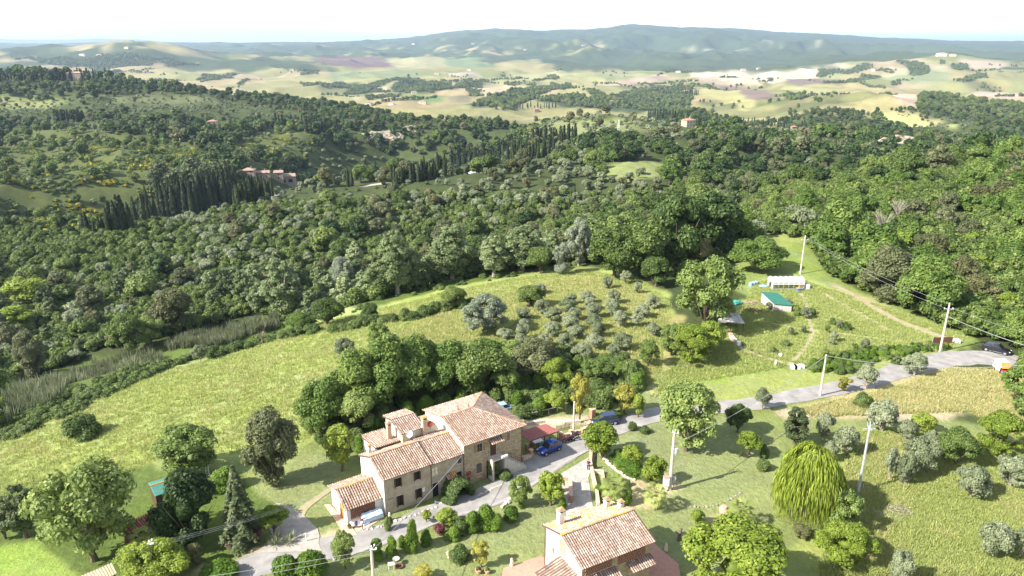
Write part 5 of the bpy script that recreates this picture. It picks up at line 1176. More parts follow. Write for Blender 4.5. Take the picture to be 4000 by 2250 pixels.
for (x, y, w, wl, tl, lab) in ((1042,235,34,'fwhite','fpink','white and pink farm at the left of the green field'),(1082,231,22,'fwhite','fpink','second farmhouse above the green field'),(925,262,30,'fwhite','fpink','pink roofed house leftmost in the valley hamlet'),(950,262,26,'fcream','fpink','cream house second from left in the valley hamlet'),(985,264,24,'fwhite','fpink','white house at the right end of the valley hamlet'),(1062,262,40,'fcream','ftile','long cream building right of the valley hamlet'),
    (1180,178,40,'fwhite','ftile','bright farm on the rise in the middle plain'),(1098,188,44,'fwhite','ftile','row of pale farm buildings on the plain'),(1122,188,30,'fcream','ftile','cream barn right of the pale row on the plain'),(1706,183,46,'fwhite','ftile','white farm at the foot of the blue hills'),(1870,178,50,'fwhite','ftile','white farm above the bright ploughed field'),(1908,175,40,'fcream','ftile','cream farm at the upper edge of the bright field'),
    (1912,210,34,'fcream','fpink','pink roofed farm below the bright ploughed field'),(1940,210,40,'fwhite','ftile','long low farm right below the bright field'),(2368,141,90,'fwhite','ftile','large white villa on the right hilltop'),(2396,142,60,'fcream','ftile','cream wing beside the white hilltop villa'),(2200,178,50,'fwhite','ftile','pale farm in trees on the right slope'),
    (208,141,60,'fwhite','fpink','white house on the far left slope'),(250,142,50,'fwhite','fpink','pink roofed house on the far left slope'),(320,123,50,'fcream','fpink','tiny house on the crest at the far left'),(498,162,36,'fwhite','ftile','small white farm by the blue wood at the left'),(1040,112,62,'fwhite','ftile','village block high on the left flank of the blue hills'),(1190,112,58,'fwhite','fpink','village block on the shoulder of the blue hills'),(1468,116,55,'fwhite','ftile','pale hamlet high on the blue mountain'),(1322,128,52,'fwhite','ftile','white quarry building below the mountain'),(2530,255,26,'fwhite','ftile','white house in trees near the right edge')):
    villa(x, y, w*0.62, w*0.34, w*0.16+1.5, (x*37) % 40-20, M[wl], M[tl], lab, wins=3, name='distant_farmhouse')
M['palekerb'] = simple('pale_kerb', (0.33,0.31,0.285), (0.25,0.235,0.215), 2, 0.95)
# ------------------------------------------------------------------ roads and paths laid on the ground
PATHS = []
def strip(pts_px, widths, mat, name, lift=0.05, n=90, cat='road', label=None, kind='structure', world=False):
    P = [Vector(p) if world else at(*p) for p in pts_px]; W_ = widths if isinstance(widths, (list, tuple)) else [widths]*len(P)
    # Catmull-Rom through the points
    out = []; ws = []
    for i in range(len(P)-1):
        p0 = P[max(i-1, 0)]; p1 = P[i]; p2 = P[i+1]; p3 = P[min(i+2, len(P)-1)]; m = max(3, int((p2-p1).length/0.8))
        for k in range(m):
            t = k/m; out.append(0.5*((2*p1)+(-p0+p2)*t+(2*p0-5*p1+4*p2-p3)*t*t+(-p0+3*p1-3*p2+p3)*t**3)); ws.append(W_[i]*(1-t)+W_[i+1]*t)
    out.append(P[-1]); ws.append(W_[-1]); PATHS.append((np.array([(q.x, q.y) for q in out]), max(ws))); V = []; F = []; m = 6
    for i, p in enumerate(out):
        d = (out[min(i+1, len(out)-1)]-out[max(i-1, 0)]); d.z = 0; d.normalize(); s = Vector((d.y, -d.x, 0)); w = ws[i]*(1+0.16*float(fbm(p.x/2.2, p.y/2.2, 5, 3)))
        for k in range(m+1):
            q = p + s*(w*(k/m-0.5)); V.append((q.x, q.y, float(H(q.x, q.y))+lift))
    for i in range(len(out)-1):
        for k in range(m): a = i*(m+1)+k; F.append((a, a+1, a+m+2, a+m+1))
    me = mesh_np(name, V, F, True); o = link(name, me, mat); return tag(o, label or name, None, kind=kind)
def patch(pts, mat, name, z=0.03, px=True, thick=0.25):
    P = [at(*p) if px else Vector(p) for p in pts]; c = sum((Vector((p.x, p.y, 0)) for p in P), Vector())/len(P)
    zz = [float(H(p.x, p.y)) for p in P]; mb = MB(); k = len(P); top = max(zz)+z if thick else None
    mb.add([(p.x, p.y, max(zz)+z) for p in P] + [(p.x, p.y, min(zz)-thick) for p in P], [tuple(range(k)), tuple(range(2*k-1, k-1, -1))] + [(i, (i+1) % k, (i+1) % k+k, i+k) for i in range(k)])
    o = mb.build(name, mat); return tag(o, name.replace('_', ' '), kind='structure')
strip([(880,2290),(960,2225),(1080,2185),(1240,2150),(1420,2110),(1560,2068),(1700,2005),(1860,1960),(1990,1900),(2090,1830),(2200,1760),(2290,1712),(2360,1680)], [4.2,4.2,4.0,3.9,3.9,3.8,3.8,4.2,4.8,5.4,5.2,4.6,4.4], M['asphalt'], 'road', 0.05, label='narrow grey asphalt road past the farmhouse')
strip([(2360,1680),(2460,1650),(2560,1622),(2700,1598),(2860,1590),(3000,1570),(3120,1545),(3260,1520),(3420,1480),(3560,1435),(3700,1405),(3830,1400),(3960,1415),(4080,1440)], [4.4,4.2,4,4,4,4,4.2,4.2,4.4,4.8,6,6.5,7,7], M['asphalt'], 'road_far', 0.06, label='grey asphalt road curving to the right')
bpy.data.objects['road_far'].name = 'road'
strip([(1300,2190),(1420,2150),(1600,2085),(1760,2022),(1880,1990),(1990,1945),(2120,1868),(2200,1812),(2290,1762)], 0.55, M['palekerb'], 'road_shoulder', 0.085)
strip([(1130,2160),(1150,2090),(1110,2030),(1060,1980)], [7,5.5,4.0,1.6], M['gravel'], 'gravel_yard', 0.09)
strip([(1150,2050),(1190,1985),(1250,1940),(1330,1890)], [1.6,1.2,0.9,0.6], M['dirt'], 'footpath', 0.06)
patch([(2165,1868),(2330,1770),(2298,1868),(2330,2070),(2215,2070),(2205,1935),(2168,1895)], M['paving'], 'paved_drive', 0.075)
patch([(1966,2224),(2110,2177),(2200,2200),(2200,2330),(1950,2320)], M['redpave'], 'terrace', 0.10); patch([(2510,2140),(2545,2118),(2650,2205),(2670,2330),(2500,2330)], M['redpave'], 'terrace', 0.10)
patch([(1268,1975),(1290,1975),(1372,2056),(1395,2092),(1350,2092)], M['brickpale'], 'brick_walk', 0.08); patch([(1372,2050),(1492,1998),(1502,2022),(1440,2062),(1395,2080)], M['brickpale'], 'brick_walk', 0.07)
# earth tracks among the allotments on the right
strip([(3255,1118),(3310,1140),(3400,1195),(3500,1250),(3600,1290),(3700,1325)], [1.4,1.4,1.5,1.6,1.6,2.0], M['dirt'], 'dirt_track', 0.05)
strip([(3130,1150),(3150,1190),(3155,1235),(3165,1270),(3172,1310),(3150,1350),(3110,1400),(3080,1430)], [0.9,0.8,0.7,0.7,0.7,0.7,0.8,1.0], M['dirt'], 'footpath', 0.05)
strip([(3020,1265),(3120,1285),(3250,1300),(3400,1320),(3600,1345)], [0.6,0.7,0.7,0.7,0.7], M['dirt'], 'footpath', 0.05)
strip([(2850,1300),(2880,1350),(2950,1385),(3060,1420)], [0.9,1.0,1.0,0.9], M['dirt'], 'footpath', 0.05)
strip([(3885,1475),(3870,1520),(3830,1570),(3790,1600)], [0.6,0.6,0.6,0.5], M['dirt'], 'footpath', 0.05)
strip([(3220,1150),(3290,1190),(3380,1240),(3470,1290)], 0.9, M['dirt'], 'footpath', 0.05)
for pts, w in (([(395,1030),(440,985),(500,940),(560,895),(640,860),(700,830)], 3.4), ([(860,800),(1000,775),(1090,760)], 3.4), ([(1370,730),(1480,720),(1560,712),(1640,700)], 3.2), ([(1725,690),(1770,682),(1840,676),(1900,668)], 4.5)):
    strip(pts, w, M['gravel'], 'road', 0.25, label='pale track under the cypresses')
# bare clay cliffs of the ravine
def cliff(qx, qy, w, h, label):
    p = atq(qx, qy); mb = MB(); rg = random.Random(int(qx)); n, m = 14, 7; vs = []
    for j in range(m+1):
        for i in range(n+1):
            x = (i/n-0.5)*w; z = (j/m)*h; ed = (1-abs(i/n-0.5)*2)**0.5 if True else 1
            vs.append((x, -3 + j*0.9 + rg.uniform(-1.2, 1.2), -2+z*(0.35+0.65*ed)+rg.uniform(-.8, .8)))
    mb.add(vs, [(j*(n+1)+i, j*(n+1)+i+1, (j+1)*(n+1)+i+1, (j+1)*(n+1)+i) for j in range(m) for i in range(n)])
    bk = [(x, y+6, z-4) for x, y, z in vs]; mb.add(bk, [((j+1)*(n+1)+i, (j+1)*(n+1)+i+1, j*(n+1)+i+1, j*(n+1)+i) for j in range(m) for i in range(n)])
    o = mb.build('clay_cliff', M['clay'], loc=p); o['label'] = label; o['category'] = 'cliff'; return o
M['clay'] = simple('clay', (0.36,0.31,0.24), (0.22,0.18,0.13), 0.25, 0.98)
cliff(938, 350, 60, 12, 'pale clay cliff face above the dark ravine, left'); cliff(972, 345, 44, 10, 'pale clay cliff face above the dark ravine, right')
cliff(1032, 328, 26, 8, 'small clay patch high on the ravine side'); cliff(2262, 356, 40, 8, 'bright bare earth bank among the right hand woods')
# ------------------------------------------------------------------ garden trees, one by one, from where they stand in the photo
T = [ # kind, foot x, foot y, crown width, height (photo pixels), label
 ('walnut',370,2190,360,410,'very large pale green walnut tree at the lower left'),
 ('dark',750,2120,250,290,'dense dark green tree with pale leaf tips right of the teal roof'),
 ('spruce',950,2120,175,300,'green conifer between the dark tree and the gravel yard'),
 ('walnut',735,1850,290,200,'spreading many stemmed tree behind the ladder'),
 ('holm',1075,1900,215,310,'big grey brown evergreen oak behind the annex'),
 ('shrub',320,1705,165,105,'round green bush alone in the meadow at the left'),
 ('hedge',880,1910,100,95,'fresh green bush below the ladder'),
 ('pine',105,2100,150,230,'dark bushy conifer at the left edge'),('pine',20,2105,110,190,'darker conifer cut by the left edge'),
 ('bright',610,2290,290,200,'creamy green elder bush at the bottom left'),('brown',765,2215,85,95,'brownish shrub right of the creamy elder'),
 ('lime',1075,2085,130,115,'small yellowish tree at the edge of the gravel yard'),('purple',998,2122,58,62,'purple leaved shrub under the conifer'),
 ('hedge',1120,2270,110,120,'round bright bush on the roadside at the bottom, left one'),('hedge',1215,2260,130,120,'round bright bush on the roadside at the bottom, right one'),('hedge',860,2265,150,80,'low spreading bush at the bottom beside the road end'),
 ('walnut',1350,2225,110,165,'slim ragged tree by the road below the annex'),
 ('lime',1338,1840,130,195,'glossy yellow green magnolia at the back corner of the farmhouse'),
 ('walnut',1400,1690,170,170,'grey green elder with white flowers behind the farmhouse'),
 ('robinia',1270,1690,200,200,'leftmost feathery acacia behind the farmhouse'),('robinia',1400,1620,240,230,'feathery acacia over the white flowered elder'),('robinia',1520,1600,260,250,'tall feathery acacia directly behind the raised room'),
 ('robinia',1640,1560,250,230,'feathery acacia behind the farmhouse chimneys'),('robinia',1760,1550,220,190,'bright feathery acacia behind the tall roof'),('oak',1880,1545,230,190,'dark round oak behind the tall roof'),('walnut',1970,1560,140,140,'light tree right of the tall roof'),
 ('holm',2080,1480,160,150,'olive green oak above the shrubs behind the carport'),('bright',2170,1520,150,130,'light green tree above the carport'),('brown',2120,1430,140,120,'brownish green tree at the top of the thicket'),('walnut',2330,1500,130,110,'light tree right of the yellow conifer'),('robinia',1890,1450,190,120,'acacia at the upper edge of the thicket'),('walnut',1990,1440,150,120,'pale tree at the upper edge of the thicket'),
 ('shrub',2045,1630,80,60,'leafy shrub behind the carport fence'),('lime',2165,1610,95,90,'small tree on the lawn behind the carport'),
 ('yellow',2262,1648,90,200,'thin yellowish conifer by the concrete pole'),('yellow',2440,1618,105,125,'light green tree with bare pale trunk above the drive'),('lime',2492,1632,60,95,'small bright lime tree above the drive'),
 ('walnut',2680,1760,285,290,'big leafy chestnut tree beside the upper drive'),('lime',2350,1790,155,150,'round yellow green tree at the road corner'),
 ('lime',2470,1822,90,90,'airy pale tree inside the clipped border'),('lime',2556,1890,100,120,'small fruit tree left of the big pole'),
 ('hedge',2447,1972,45,78,'dark conical bush between the two palms'),('lime',2723,2055,62,66,'small lime green ball tree on the lower lawn'),
 ('walnut',2030,1972,110,120,'feathery tamarisk by the road left of the drive'),('lime',2150,1975,118,150,'yellow green magnolia left of the paved drive'),
 ('oak',2880,1690,95,115,'upright dark tree right of the chestnut'),('lime',2918,1788,105,110,'lollipop shaped small tree on the mown lawn'),
 ('pine',3105,1742,125,165,'grey green conifer left of the olives'),
 ('willow',3150,2012,262,285,'weeping willow with long yellow green hanging strands'),
 ('olive',3215,1718,75,105,'thin olive right of the grey green conifer'),('olive',3300,1778,100,105,'olive just above the weeping willow'),('olive',3440,1690,120,120,'olive right of the metal pole'),('olive',3240,1800,70,70,'low olive half hidden behind the willow top'),
 ('olive',3472,1880,68,118,'narrow olive standing left in the pair below the grove'),('olive',3530,1900,80,125,'taller olive right in the pair below the grove'),('olive',3585,1850,130,130,'wide silvery olive in the grove centre'),('olive',3540,1740,90,90,'olive at the top left of the right grove'),
 ('lime',3605,1690,92,85,'bright green round tree above the right olives'),('oak',3730,1815,150,150,'dark green tree in the middle of the right grove'),('bright',3895,1780,200,185,'big light green tree at the right edge'),('olive',3640,1790,90,100,'olive squeezed left of the dark green tree'),
 ('olive',3790,1950,135,120,'round olive alone on the right slope'),('olive',3940,1905,125,120,'double olive at the right edge of the slope'),('olive',3505,2290,110,130,'blue grey olive at the bottom edge'),('olive',3870,2175,140,135,'large olive near the lower right corner'),('olive',3985,2180,90,110,'olive cut by the right edge near the bottom'),
 ('walnut',3285,2080,180,180,'fluffy tree with pale tips right of the willow foot'),('bright',3290,2200,240,170,'wide yellow green tree on the lower right slope'),('bright',2855,2360,480,340,'huge bright walnut crown at the bottom centre right'),
 ('olive',2975,1600,72,78,'dark olive on the verge near the road'),('olive',3380,1520,95,90,'olive standing between the road and the dry grass'),('yellow',3293,1530,66,62,'round yellow bush by the roadside pole'),('shrub',3370,1590,75,62,'green shrub in the dry field below the road'),
 ('olive',3570,1465,100,80,'silvery olive in front of the road bend'),
 ('dark',2765,1020,235,250,'very dark tall oak right of the lattice mast'),('dark',2640,1050,210,260,'dark green tall oak left of the lattice mast foot'),('oak',2520,1080,190,190,'rounded oak at the top right of the meadow'),('oak',2400,1085,210,190,'broad green tree at the meadow top corner'),('oak',2560,1120,110,110,'low oak under the very dark pair'),
 ('walnut',2750,1290,290,300,'large olive green oak hiding the shed with the red roof'),('robinia',2960,1060,220,150,'flat topped green acacia behind the greenhouse'),('walnut',2850,1010,60,60,'pale olive green tree behind the acacia'),
 ('bright',2700,1420,190,160,'bright green bushy tree below the shed'),('lime',2770,1370,120,120,'bright green bush at the shed corner'),('walnut',2620,1390,100,130,'thin light tree left of the bright bush'),('walnut',2530,1430,90,110,'slender airy tree in the dry grass'),
 ('silver',1900,1300,190,160,'large silvery willow alone in the middle meadow'),('oak',2075,1200,110,80,'green bush under a silver shrub at the meadow top'),('silver',2110,1150,60,45,'small silver shrub at the meadow top'),('oak',1445,1252,72,64,'dark round bush at the left of the meadow hedge'),('oak',1770,1205,90,80,'dark pointed bush in the meadow hedge'),('walnut',1478,1358,110,105,'green tree in the meadow left of the silver willow'),
 ('olive',1350,1418,95,92,'grey olive bush in the meadow, leftmost of three'),('olive',1525,1362,82,56,'grey olive bush right of the meadow tree'),('olive',1350,1470,45,38,'tiny olive above the acacias'),('olive',785,1412,70,62,'olive bush on the edge of the left meadow'),
 ('olive',2372,1130,46,42,'left olive of three at the meadow top'),('olive',2443,1112,50,46,'middle olive of three at the meadow top'),('olive',2490,1148,40,38,'right olive of three at the meadow top'),
 ('walnut',960,1960,0,0,''),
]
for (kd, x, y, w, h, lb) in T:
    g_ = 1.14 if (kd in ('robinia','oak','holm') and 1250 < x < 2350 and y < 1700) else (1.12 if 2300 < x < 2900 and y < 1150 else 1.0)
    if w: plantN(kd, x, y, w*(1+(g_-1)*.5), h*g_, lb, lod=0)
V_ = [ # valley trees beyond the meadow, standing lower: (kind, x, y of the foot line, width, height, label)
 ('poplar',1555,1150,160,250,'tall pale poplar, left of the valley pair'),('poplar',1770,1100,190,220,'tall pale poplar, right of the valley pair'),('poplar',1110,1250,165,240,'tall poplar with bare limbs by the reeds'),('silver',1345,1150,115,150,'silver leaved tree left of the valley poplars'),
 ('walnut',510,1385,140,170,'rounded pale tree above the lower reeds'),('walnut',590,1350,120,120,'second pale tree above the lower reeds'),('brown',690,1300,150,180,'half dead brown tree in the valley at the left'),('lime',110,1200,180,135,'yellow green acacia at the left edge of the valley'),('lime',60,1300,150,110,'lower yellow green acacia at the left edge'),
 ('silver',2260,1040,110,190,'white leaved poplar above the meadow top'),('silver',2190,1075,80,130,'small white leaved poplar beside the tall one'),('poplar',2040,1060,170,180,'grey green poplar behind the meadow crest'),('poplar',1930,1080,120,160,'slim poplar behind the meadow crest'),('oak',2110,1070,110,110,'dark bush between the crest poplars'),
 ('holm',130,1480,110,190,'grey oak rising behind the reeds at the left'),('oak',1280,1270,140,110,'green tree below the silver leaved tree'),('robinia',1180,1290,120,80,'low acacia at the reeds end'),
]
for (kd, x, y, w, h, lb) in V_: plantN(kd, x, y, w, h, lb, lod=0)
# clipped bushes and shrubs of the garden
HB = [(1847,2078,58,90,'tall clipped egg shaped bush, left of the roadside pair'),(1902,2062,78,98,'wide clipped round bush, right of the roadside pair'),(1473,2185,52,100,'clipped cone bush behind the near pole'),(1530,2175,48,92,'clipped cone bush with bright leaf tips'),(1573,2140,36,56,'small dark clipped ball between cones'),(1608,2152,54,138,'tallest clipped column by the road'),(1665,2128,48,64,'dark clipped ball right of the tallest column'),
 (1938,2070,50,70,'shaded round bush behind the clipped pair'),(1768,2105,60,52,'dark green mound in the hedge row'),(1996,2030,60,60,'dense green bush near the dry bank'),(2180,1925,24,52,'dark upright hedge beside the drive wall'),(2195,1990,34,50,'variegated bush at the drive end'),(2035,1985,26,36,'little round bush on the bank'),(2750,2065,34,30,'low dark ball bush by the stone border')]
for (x, y, w, h, lb) in HB: plantN('hedge', x, y, w, h, lb, lod=0)
SB = [(1745,2062,90,76,'lime','golden green shrub leaning over the road'),(1665,2040,46,50,'lime','small leafy shrub on the road bank'),(1718,2092,48,50,'purple','brownish purple shrub in the hedge row'),(1800,2080,74,62,'shrub','grey green leafy shrub in the hedge row'),(1796,2185,90,62,'shrub','feathery rosemary mound in the round bed'),(1880,2215,76,110,'yellow','pale rose bush with cream flowers'),(1655,2262,86,60,'yellow','yellowish bush at the bottom edge'),(1520,2070,40,60,'shrub','leafy shrub behind the cones'),
 (1975,1870,60,40,'shrub','small green and yellow shrub by the farmhouse wall'),(1925,1870,50,80,'oak','dark climber beside the arched door'),(2410,1800,60,50,'hedge','green juniper mound, first of the stone edged border'),(2440,1830,80,60,'hedge','green juniper mound, second of the border'),(2480,1855,80,55,'hedge','green juniper mound, third of the border'),(2525,1875,60,50,'shrub','thin spiky shrub at the border end'),(2340,1925,40,36,'hedge','small bush by the drive wall'),(2448,1900,34,30,'shrub','small round shrub on the lawn below the border'),
 (2980,1835,60,50,'shrub','dark shrub at the stone line end'),(2985,1790,40,60,'shrub','thin shrub on the mown slope'),(2450,1640,110,0,'hedge',''),(2470,1680,40,40,'shrub','shrub beside the upper drive'),(2520,1690,46,30,'shrub','second low shrub beside the upper drive'),(3130,2100,80,50,'brown','brown undergrowth below the willow'),(3000,2090,60,50,'shrub','dark shrub left of the willow foot')]
for (x, y, w, h, kd, lb) in SB:
    if h: plantN(kd, x, y, w, h, lb, lod=0)
g_ = 'bushes of the long hedge across the meadow'
rg = random.Random(2)
for i, (x, y) in enumerate([(840,1395),(880,1380),(925,1372),(965,1365),(1010,1345),(1060,1335),(1110,1325),(1165,1310),(1220,1300),(1310,1295),(1345,1290),(1385,1285),(1420,1272),(1460,1262),(1500,1262),(1540,1255),(1585,1250),(1620,1245),(1660,1235),(1700,1220),(1740,1215),(1800,1205),(1840,1195)]):
    plantN('shrub', x, y, rg.uniform(55, 80), rg.uniform(34, 52), 'low green bush in the long hedge line across the meadow', g_, lod=0)
# hedges: a long clipped-looking bramble strip along allotments, and behind the dark car
rs = np.random.RandomState(71); wp = wpoly([(3130,1450),(3240,1392),(3420,1372),(3600,1345),(3700,1362),(3690,1392),(3560,1408),(3430,1438),(3280,1462)], False); lo, hi = wp.min(0), wp.max(0); p = rs.uniform(lo, hi, (2500, 2)); p = p[inside(wp, p[:, 0], p[:, 1])][:230]
for q_, w_ in PATHS: p = p[np.min(np.hypot(p[:, 0, None]-q_[None, ::2, 0], p[:, 1, None]-q_[None, ::2, 1]), axis=1) > w_/2+0.5]
s_ = rs.uniform(.3, .62, len(p)); mass('bramble_hedge', np.stack([p[:, 0], p[:, 1], H(p[:, 0], p[:, 1])-.15], 1), rs.uniform(0, 6.28, len(p)), np.stack([s_, s_, s_], 1), [whole_mesh('hedge', 0, 1), whole_mesh('hedge', 0, 2), whole_mesh('shrub', 0, 0)], 'bright green bramble hedge above the curving road', 'hedge')
for i, (x, y, w, h) in enumerate([(2330,1648,60,36),(2370,1640,60,36),(2400,1632,60,34)]): plantN('hedge', x, y, w, h, 'glossy laurel hedge bush behind the dark blue car', 'laurel hedge behind the dark blue car', lod=0)
# olive orchard in the dry meadow
OR = wpoly([(1240,860),(1300,800),(1400,765),(1480,750),(1560,760),(1640,770),(1680,800),(1640,850),(1600,900),(1560,930),(1440,930),(1340,940),(1270,900)])
lo, hi = OR.min(0), OR.max(0); rg = random.Random(9); k = 0
ux = np.arange(lo[0], hi[0], 5.0); uy = np.arange(lo[1], hi[1], 5.6)
for i, x in enumerate(ux):
    for j, y in enumerate(uy):
        a, b_ = x+rg.uniform(-1.1, 1.1)+(j % 2)*1.5, y+rg.uniform(-1.1, 1.1)
        if inside(OR, np.array([a]), np.array([b_]))[0] and rg.random() < 0.93: plant('olive', (a, b_, float(H(a, b_))-.1), rg.uniform(3.0, 4.4), rg.uniform(2.7, 3.7), 'olive in the dense meadow orchard, %s, %s from the left' % (('front row','second row','third row','fourth row','fifth row','sixth row','seventh row','eighth row','ninth row','back row')[min(j, 9)], ('first','second','third','fourth','fifth','sixth','seventh','eighth','ninth','tenth','eleventh','twelfth')[min(i, 11)]), 'olive trees of the little orchard', lod=0); k += 1
# saplings of the allotment
for i in range(34):
    px, py = rg.uniform(2990, 3560), rg.uniform(1160, 1440)
    if 1160+(px-2990)*0.35 > py: continue
    kd = rg.choice(['olive','olive','shrub','walnut']); plantN(kd, px, py, rg.uniform(24, 48), rg.uniform(24, 44), 'young %s in the allotment grass' % {'olive':'olive sapling','shrub':'green bush','walnut':'fruit tree'}[kd], 'young trees of the allotment', lod=0, parts=False)
# reeds along the stream
def tuft_mesh(name, nb, h, w, spread, lean, mat, seed=0):
    rs = np.random.RandomState(seed); V, F = [], []
    for i in range(nb):
        a = rs.uniform(0, 6.283); q = spread*math.sqrt(rs.uniform()); x, y = math.cos(a)*q, math.sin(a)*q; hh = h*rs.uniform(0.6, 1.1); l = lean*rs.uniform(0.2, 1); t = rs.uniform(0, 3.14); dx, dy = math.cos(t)*w, math.sin(t)*w; b = len(V)
        ex, ey = x+math.cos(a)*l*hh, y+math.sin(a)*l*hh
        V += [(x-dx, y-dy, 0), (x+dx, y+dy, 0), ((x+ex)/2+dx*.8, (y+ey)/2+dy*.8, hh*.62), ((x+ex)/2-dx*.8, (y+ey)/2-dy*.8, hh*.62), (ex+dx*.2, ey+dy*.2, hh), (ex-dx*.2, ey-dy*.2, hh)]
        F += [(b, b+1, b+2, b+3), (b+3, b+2, b+4, b+5)]
    me = mesh_np(name, V, F); me.materials.append(mat); return me
def sow_mass(name, poly_q, n, meshes, label, cat, smin=0.8, smax=1.3, seed=1, jit=0.0, z=-0.05):
    rs = np.random.RandomState(seed); wp = wpoly(poly_q); lo, hi = wp.min(0), wp.max(0); p = rs.uniform(lo, hi, (n*4, 2)); p = p[inside(wp, p[:, 0], p[:, 1])][:n]
    for q_, w_ in PATHS:
        if len(q_) > 3: p = p[np.min(np.hypot(p[:, 0, None]-q_[None, ::2, 0], p[:, 1, None]-q_[None, ::2, 1]), axis=1) > w_/2+0.35]
    if jit: p = p[fbm(p[:, 0]/7, p[:, 1]/7, seed, 3) > -jit]
    s = rs.uniform(smin, smax, len(p)); return mass(name, np.stack([p[:, 0], p[:, 1], H(p[:, 0], p[:, 1])+z], 1), rs.uniform(0, 6.28, len(p)), np.stack([s, s, s*rs.uniform(.8, 1.2, len(p))], 1), meshes, label, cat)
reed = [tuft_mesh('reed_tuft', 40, 2.9, 0.07, 0.9, 0.35, M['leaf_reed'], i) for i in range(3)]
sow_mass('reeds', [(0,1080),(0,1020),(100,975),(230,925),(260,940),(150,1010)], 300, reed, 'pale feathery reeds along the lower left stream', 'reeds', seed=3)
sow_mass('reed_bed', [(225,945),(235,915),(330,890),(400,880),(410,900),(330,930)], 170, reed, 'pale reeds below the rounded pale trees', 'reeds', seed=4)
sow_mass('reed_strip', [(420,885),(430,868),(540,845),(640,812),(700,805),(700,825),(560,872)], 240, reed, 'pale reeds between meadow edge and the half dead tree', 'reeds', seed=5)
scr = [whole_mesh('shrub', 1, v) for v in range(3)]
for nm, pq, n, lab in (('bramble_bank', [(0,1120),(0,1060),(230,965),(400,915),(530,890),(400,940),(200,1035)], 260, 'green bramble bank along the lower meadow edge'), ('bramble_edge', [(560,880),(700,815),(900,765),(1150,705),(1450,655),(1470,668),(1150,722),(900,785),(700,845)], 300, 'green bramble bank along the upper meadow edge')):
    rs = np.random.RandomState(6); wp = wpoly(pq); lo, hi = wp.min(0), wp.max(0); p = rs.uniform(lo, hi, (n*14, 2)); p = p[inside(wp, p[:, 0], p[:, 1])][:n]; s = rs.uniform(0.35, 0.75, len(p))
    mass(nm, np.stack([p[:, 0], p[:, 1], H(p[:, 0], p[:, 1])-.3], 1), rs.uniform(0, 6.28, len(p)), np.stack([s, s, s], 1), scr, lab, 'bushes')
grs = [tuft_mesh('grass_tuft', 14, 0.42, 0.032, 0.5, 0.5, M['leaf_grass'], i) for i in range(3)]; stw = [tuft_mesh('straw_tuft', 14, 0.5, 0.028, 0.5, 0.5, M['leaf_straw'], i) for i in range(2)]
def thicket():
    rs = np.random.RandomState(41); wp = wpoly([(1180,1660),(1290,1760),(1420,1790),(1560,1660),(1700,1600),(1960,1590),(2040,1640),(2200,1590),(2380,1590),(2480,1560),(2560,1480),(2450,1420),(2150,1380),(1900,1350),(1600,1400),(1380,1470),(1250,1560)], False); lo, hi = wp.min(0), wp.max(0)
    p = rs.uniform(lo, hi, (1500, 2)); p = p[inside(wp, p[:, 0], p[:, 1])]; hx = p[:, 0]+15.5; hy = p[:, 1]-75.2; s_ = hx*math.cos(TH)+hy*math.sin(TH); t_ = -hx*math.sin(TH)+hy*math.cos(TH)
    p = p[~((s_ > -8) & (s_ < 24) & (t_ > -3) & (t_ < 13))][:480]; s = rs.uniform(0.45, 1.15, len(p))
    mass('thicket', np.stack([p[:, 0], p[:, 1], H(p[:, 0], p[:, 1])-.2], 1), rs.uniform(0, 6.28, len(p)), np.stack([s, s, s*rs.uniform(.8, 1.3, len(p))], 1), [whole_mesh('hedge', 0, 0), whole_mesh('shrub', 0, 1), whole_mesh('shrub', 0, 2)], 'tangled green thicket under the trees behind the farmhouse', 'thicket')
thicket()
sow_mass('orchard_grass', [(1000,830),(1160,770),(1400,705),(1600,715),(1680,780),(1650,960),(1500,1000),(1300,960),(1250,880),(1100,890),(900,960),(880,930)], 9000, stw[:1]+grs, 'dry straw coloured grass round the orchard', 'grass', seed=12)
sow_mass('meadow_grass', [(0,1100),(200,1030),(400,940),(560,900),(720,840),(900,790),(1100,740),(1300,700),(1460,680),(1600,700),(1690,760),(1660,960),(1560,1000),(1300,990),(1000,1000),(900,1050),(700,1140),(560,1140),(380,1160),(330,1190),(150,1210),(0,1260)], 22000, grs, 'tall yellow green grass of the big meadow', 'grass')
sow_mass('rough_grass', [(2140,1090),(2300,1080),(2576,1120),(2576,1449),(2060,1449),(2120,1280)], 20000, grs, 'rough tall grass on the right hand slope', 'grass', seed=2)
sow_mass('straw_patches', [(2140,1090),(2300,1080),(2576,1120),(2576,1449),(2060,1449),(2120,1280)], 3500, stw, 'pale straw patches in the grass of the right slope', 'grass', seed=21, jit=-0.05)
sow_mass('meadow_straw', [(0,1130),(400,950),(720,850),(1100,750),(1460,690),(1600,720),(1660,960),(1300,980),(900,1040),(560,1130),(330,1170),(0,1250)], 5000, stw, 'pale straw patches in the big meadow', 'grass', seed=22, jit=-0.12)
sow_mass('dry_grass', [(2000,1030),(2130,980),(2250,950),(2400,930),(2576,940),(2576,1110),(2440,1035),(2250,1040),(2050,1050)], 12000, stw+grs[:1], 'dry straw coloured grass below the road', 'grass', seed=5)
sow_mass('allotment_grass', [(1870,780),(1900,710),(2000,700),(2280,790),(2430,850),(2350,900),(2000,920),(1760,960),(1640,1000),(1700,900)], 14000, grs, 'green grass of the allotment and its banks', 'grass', seed=7)
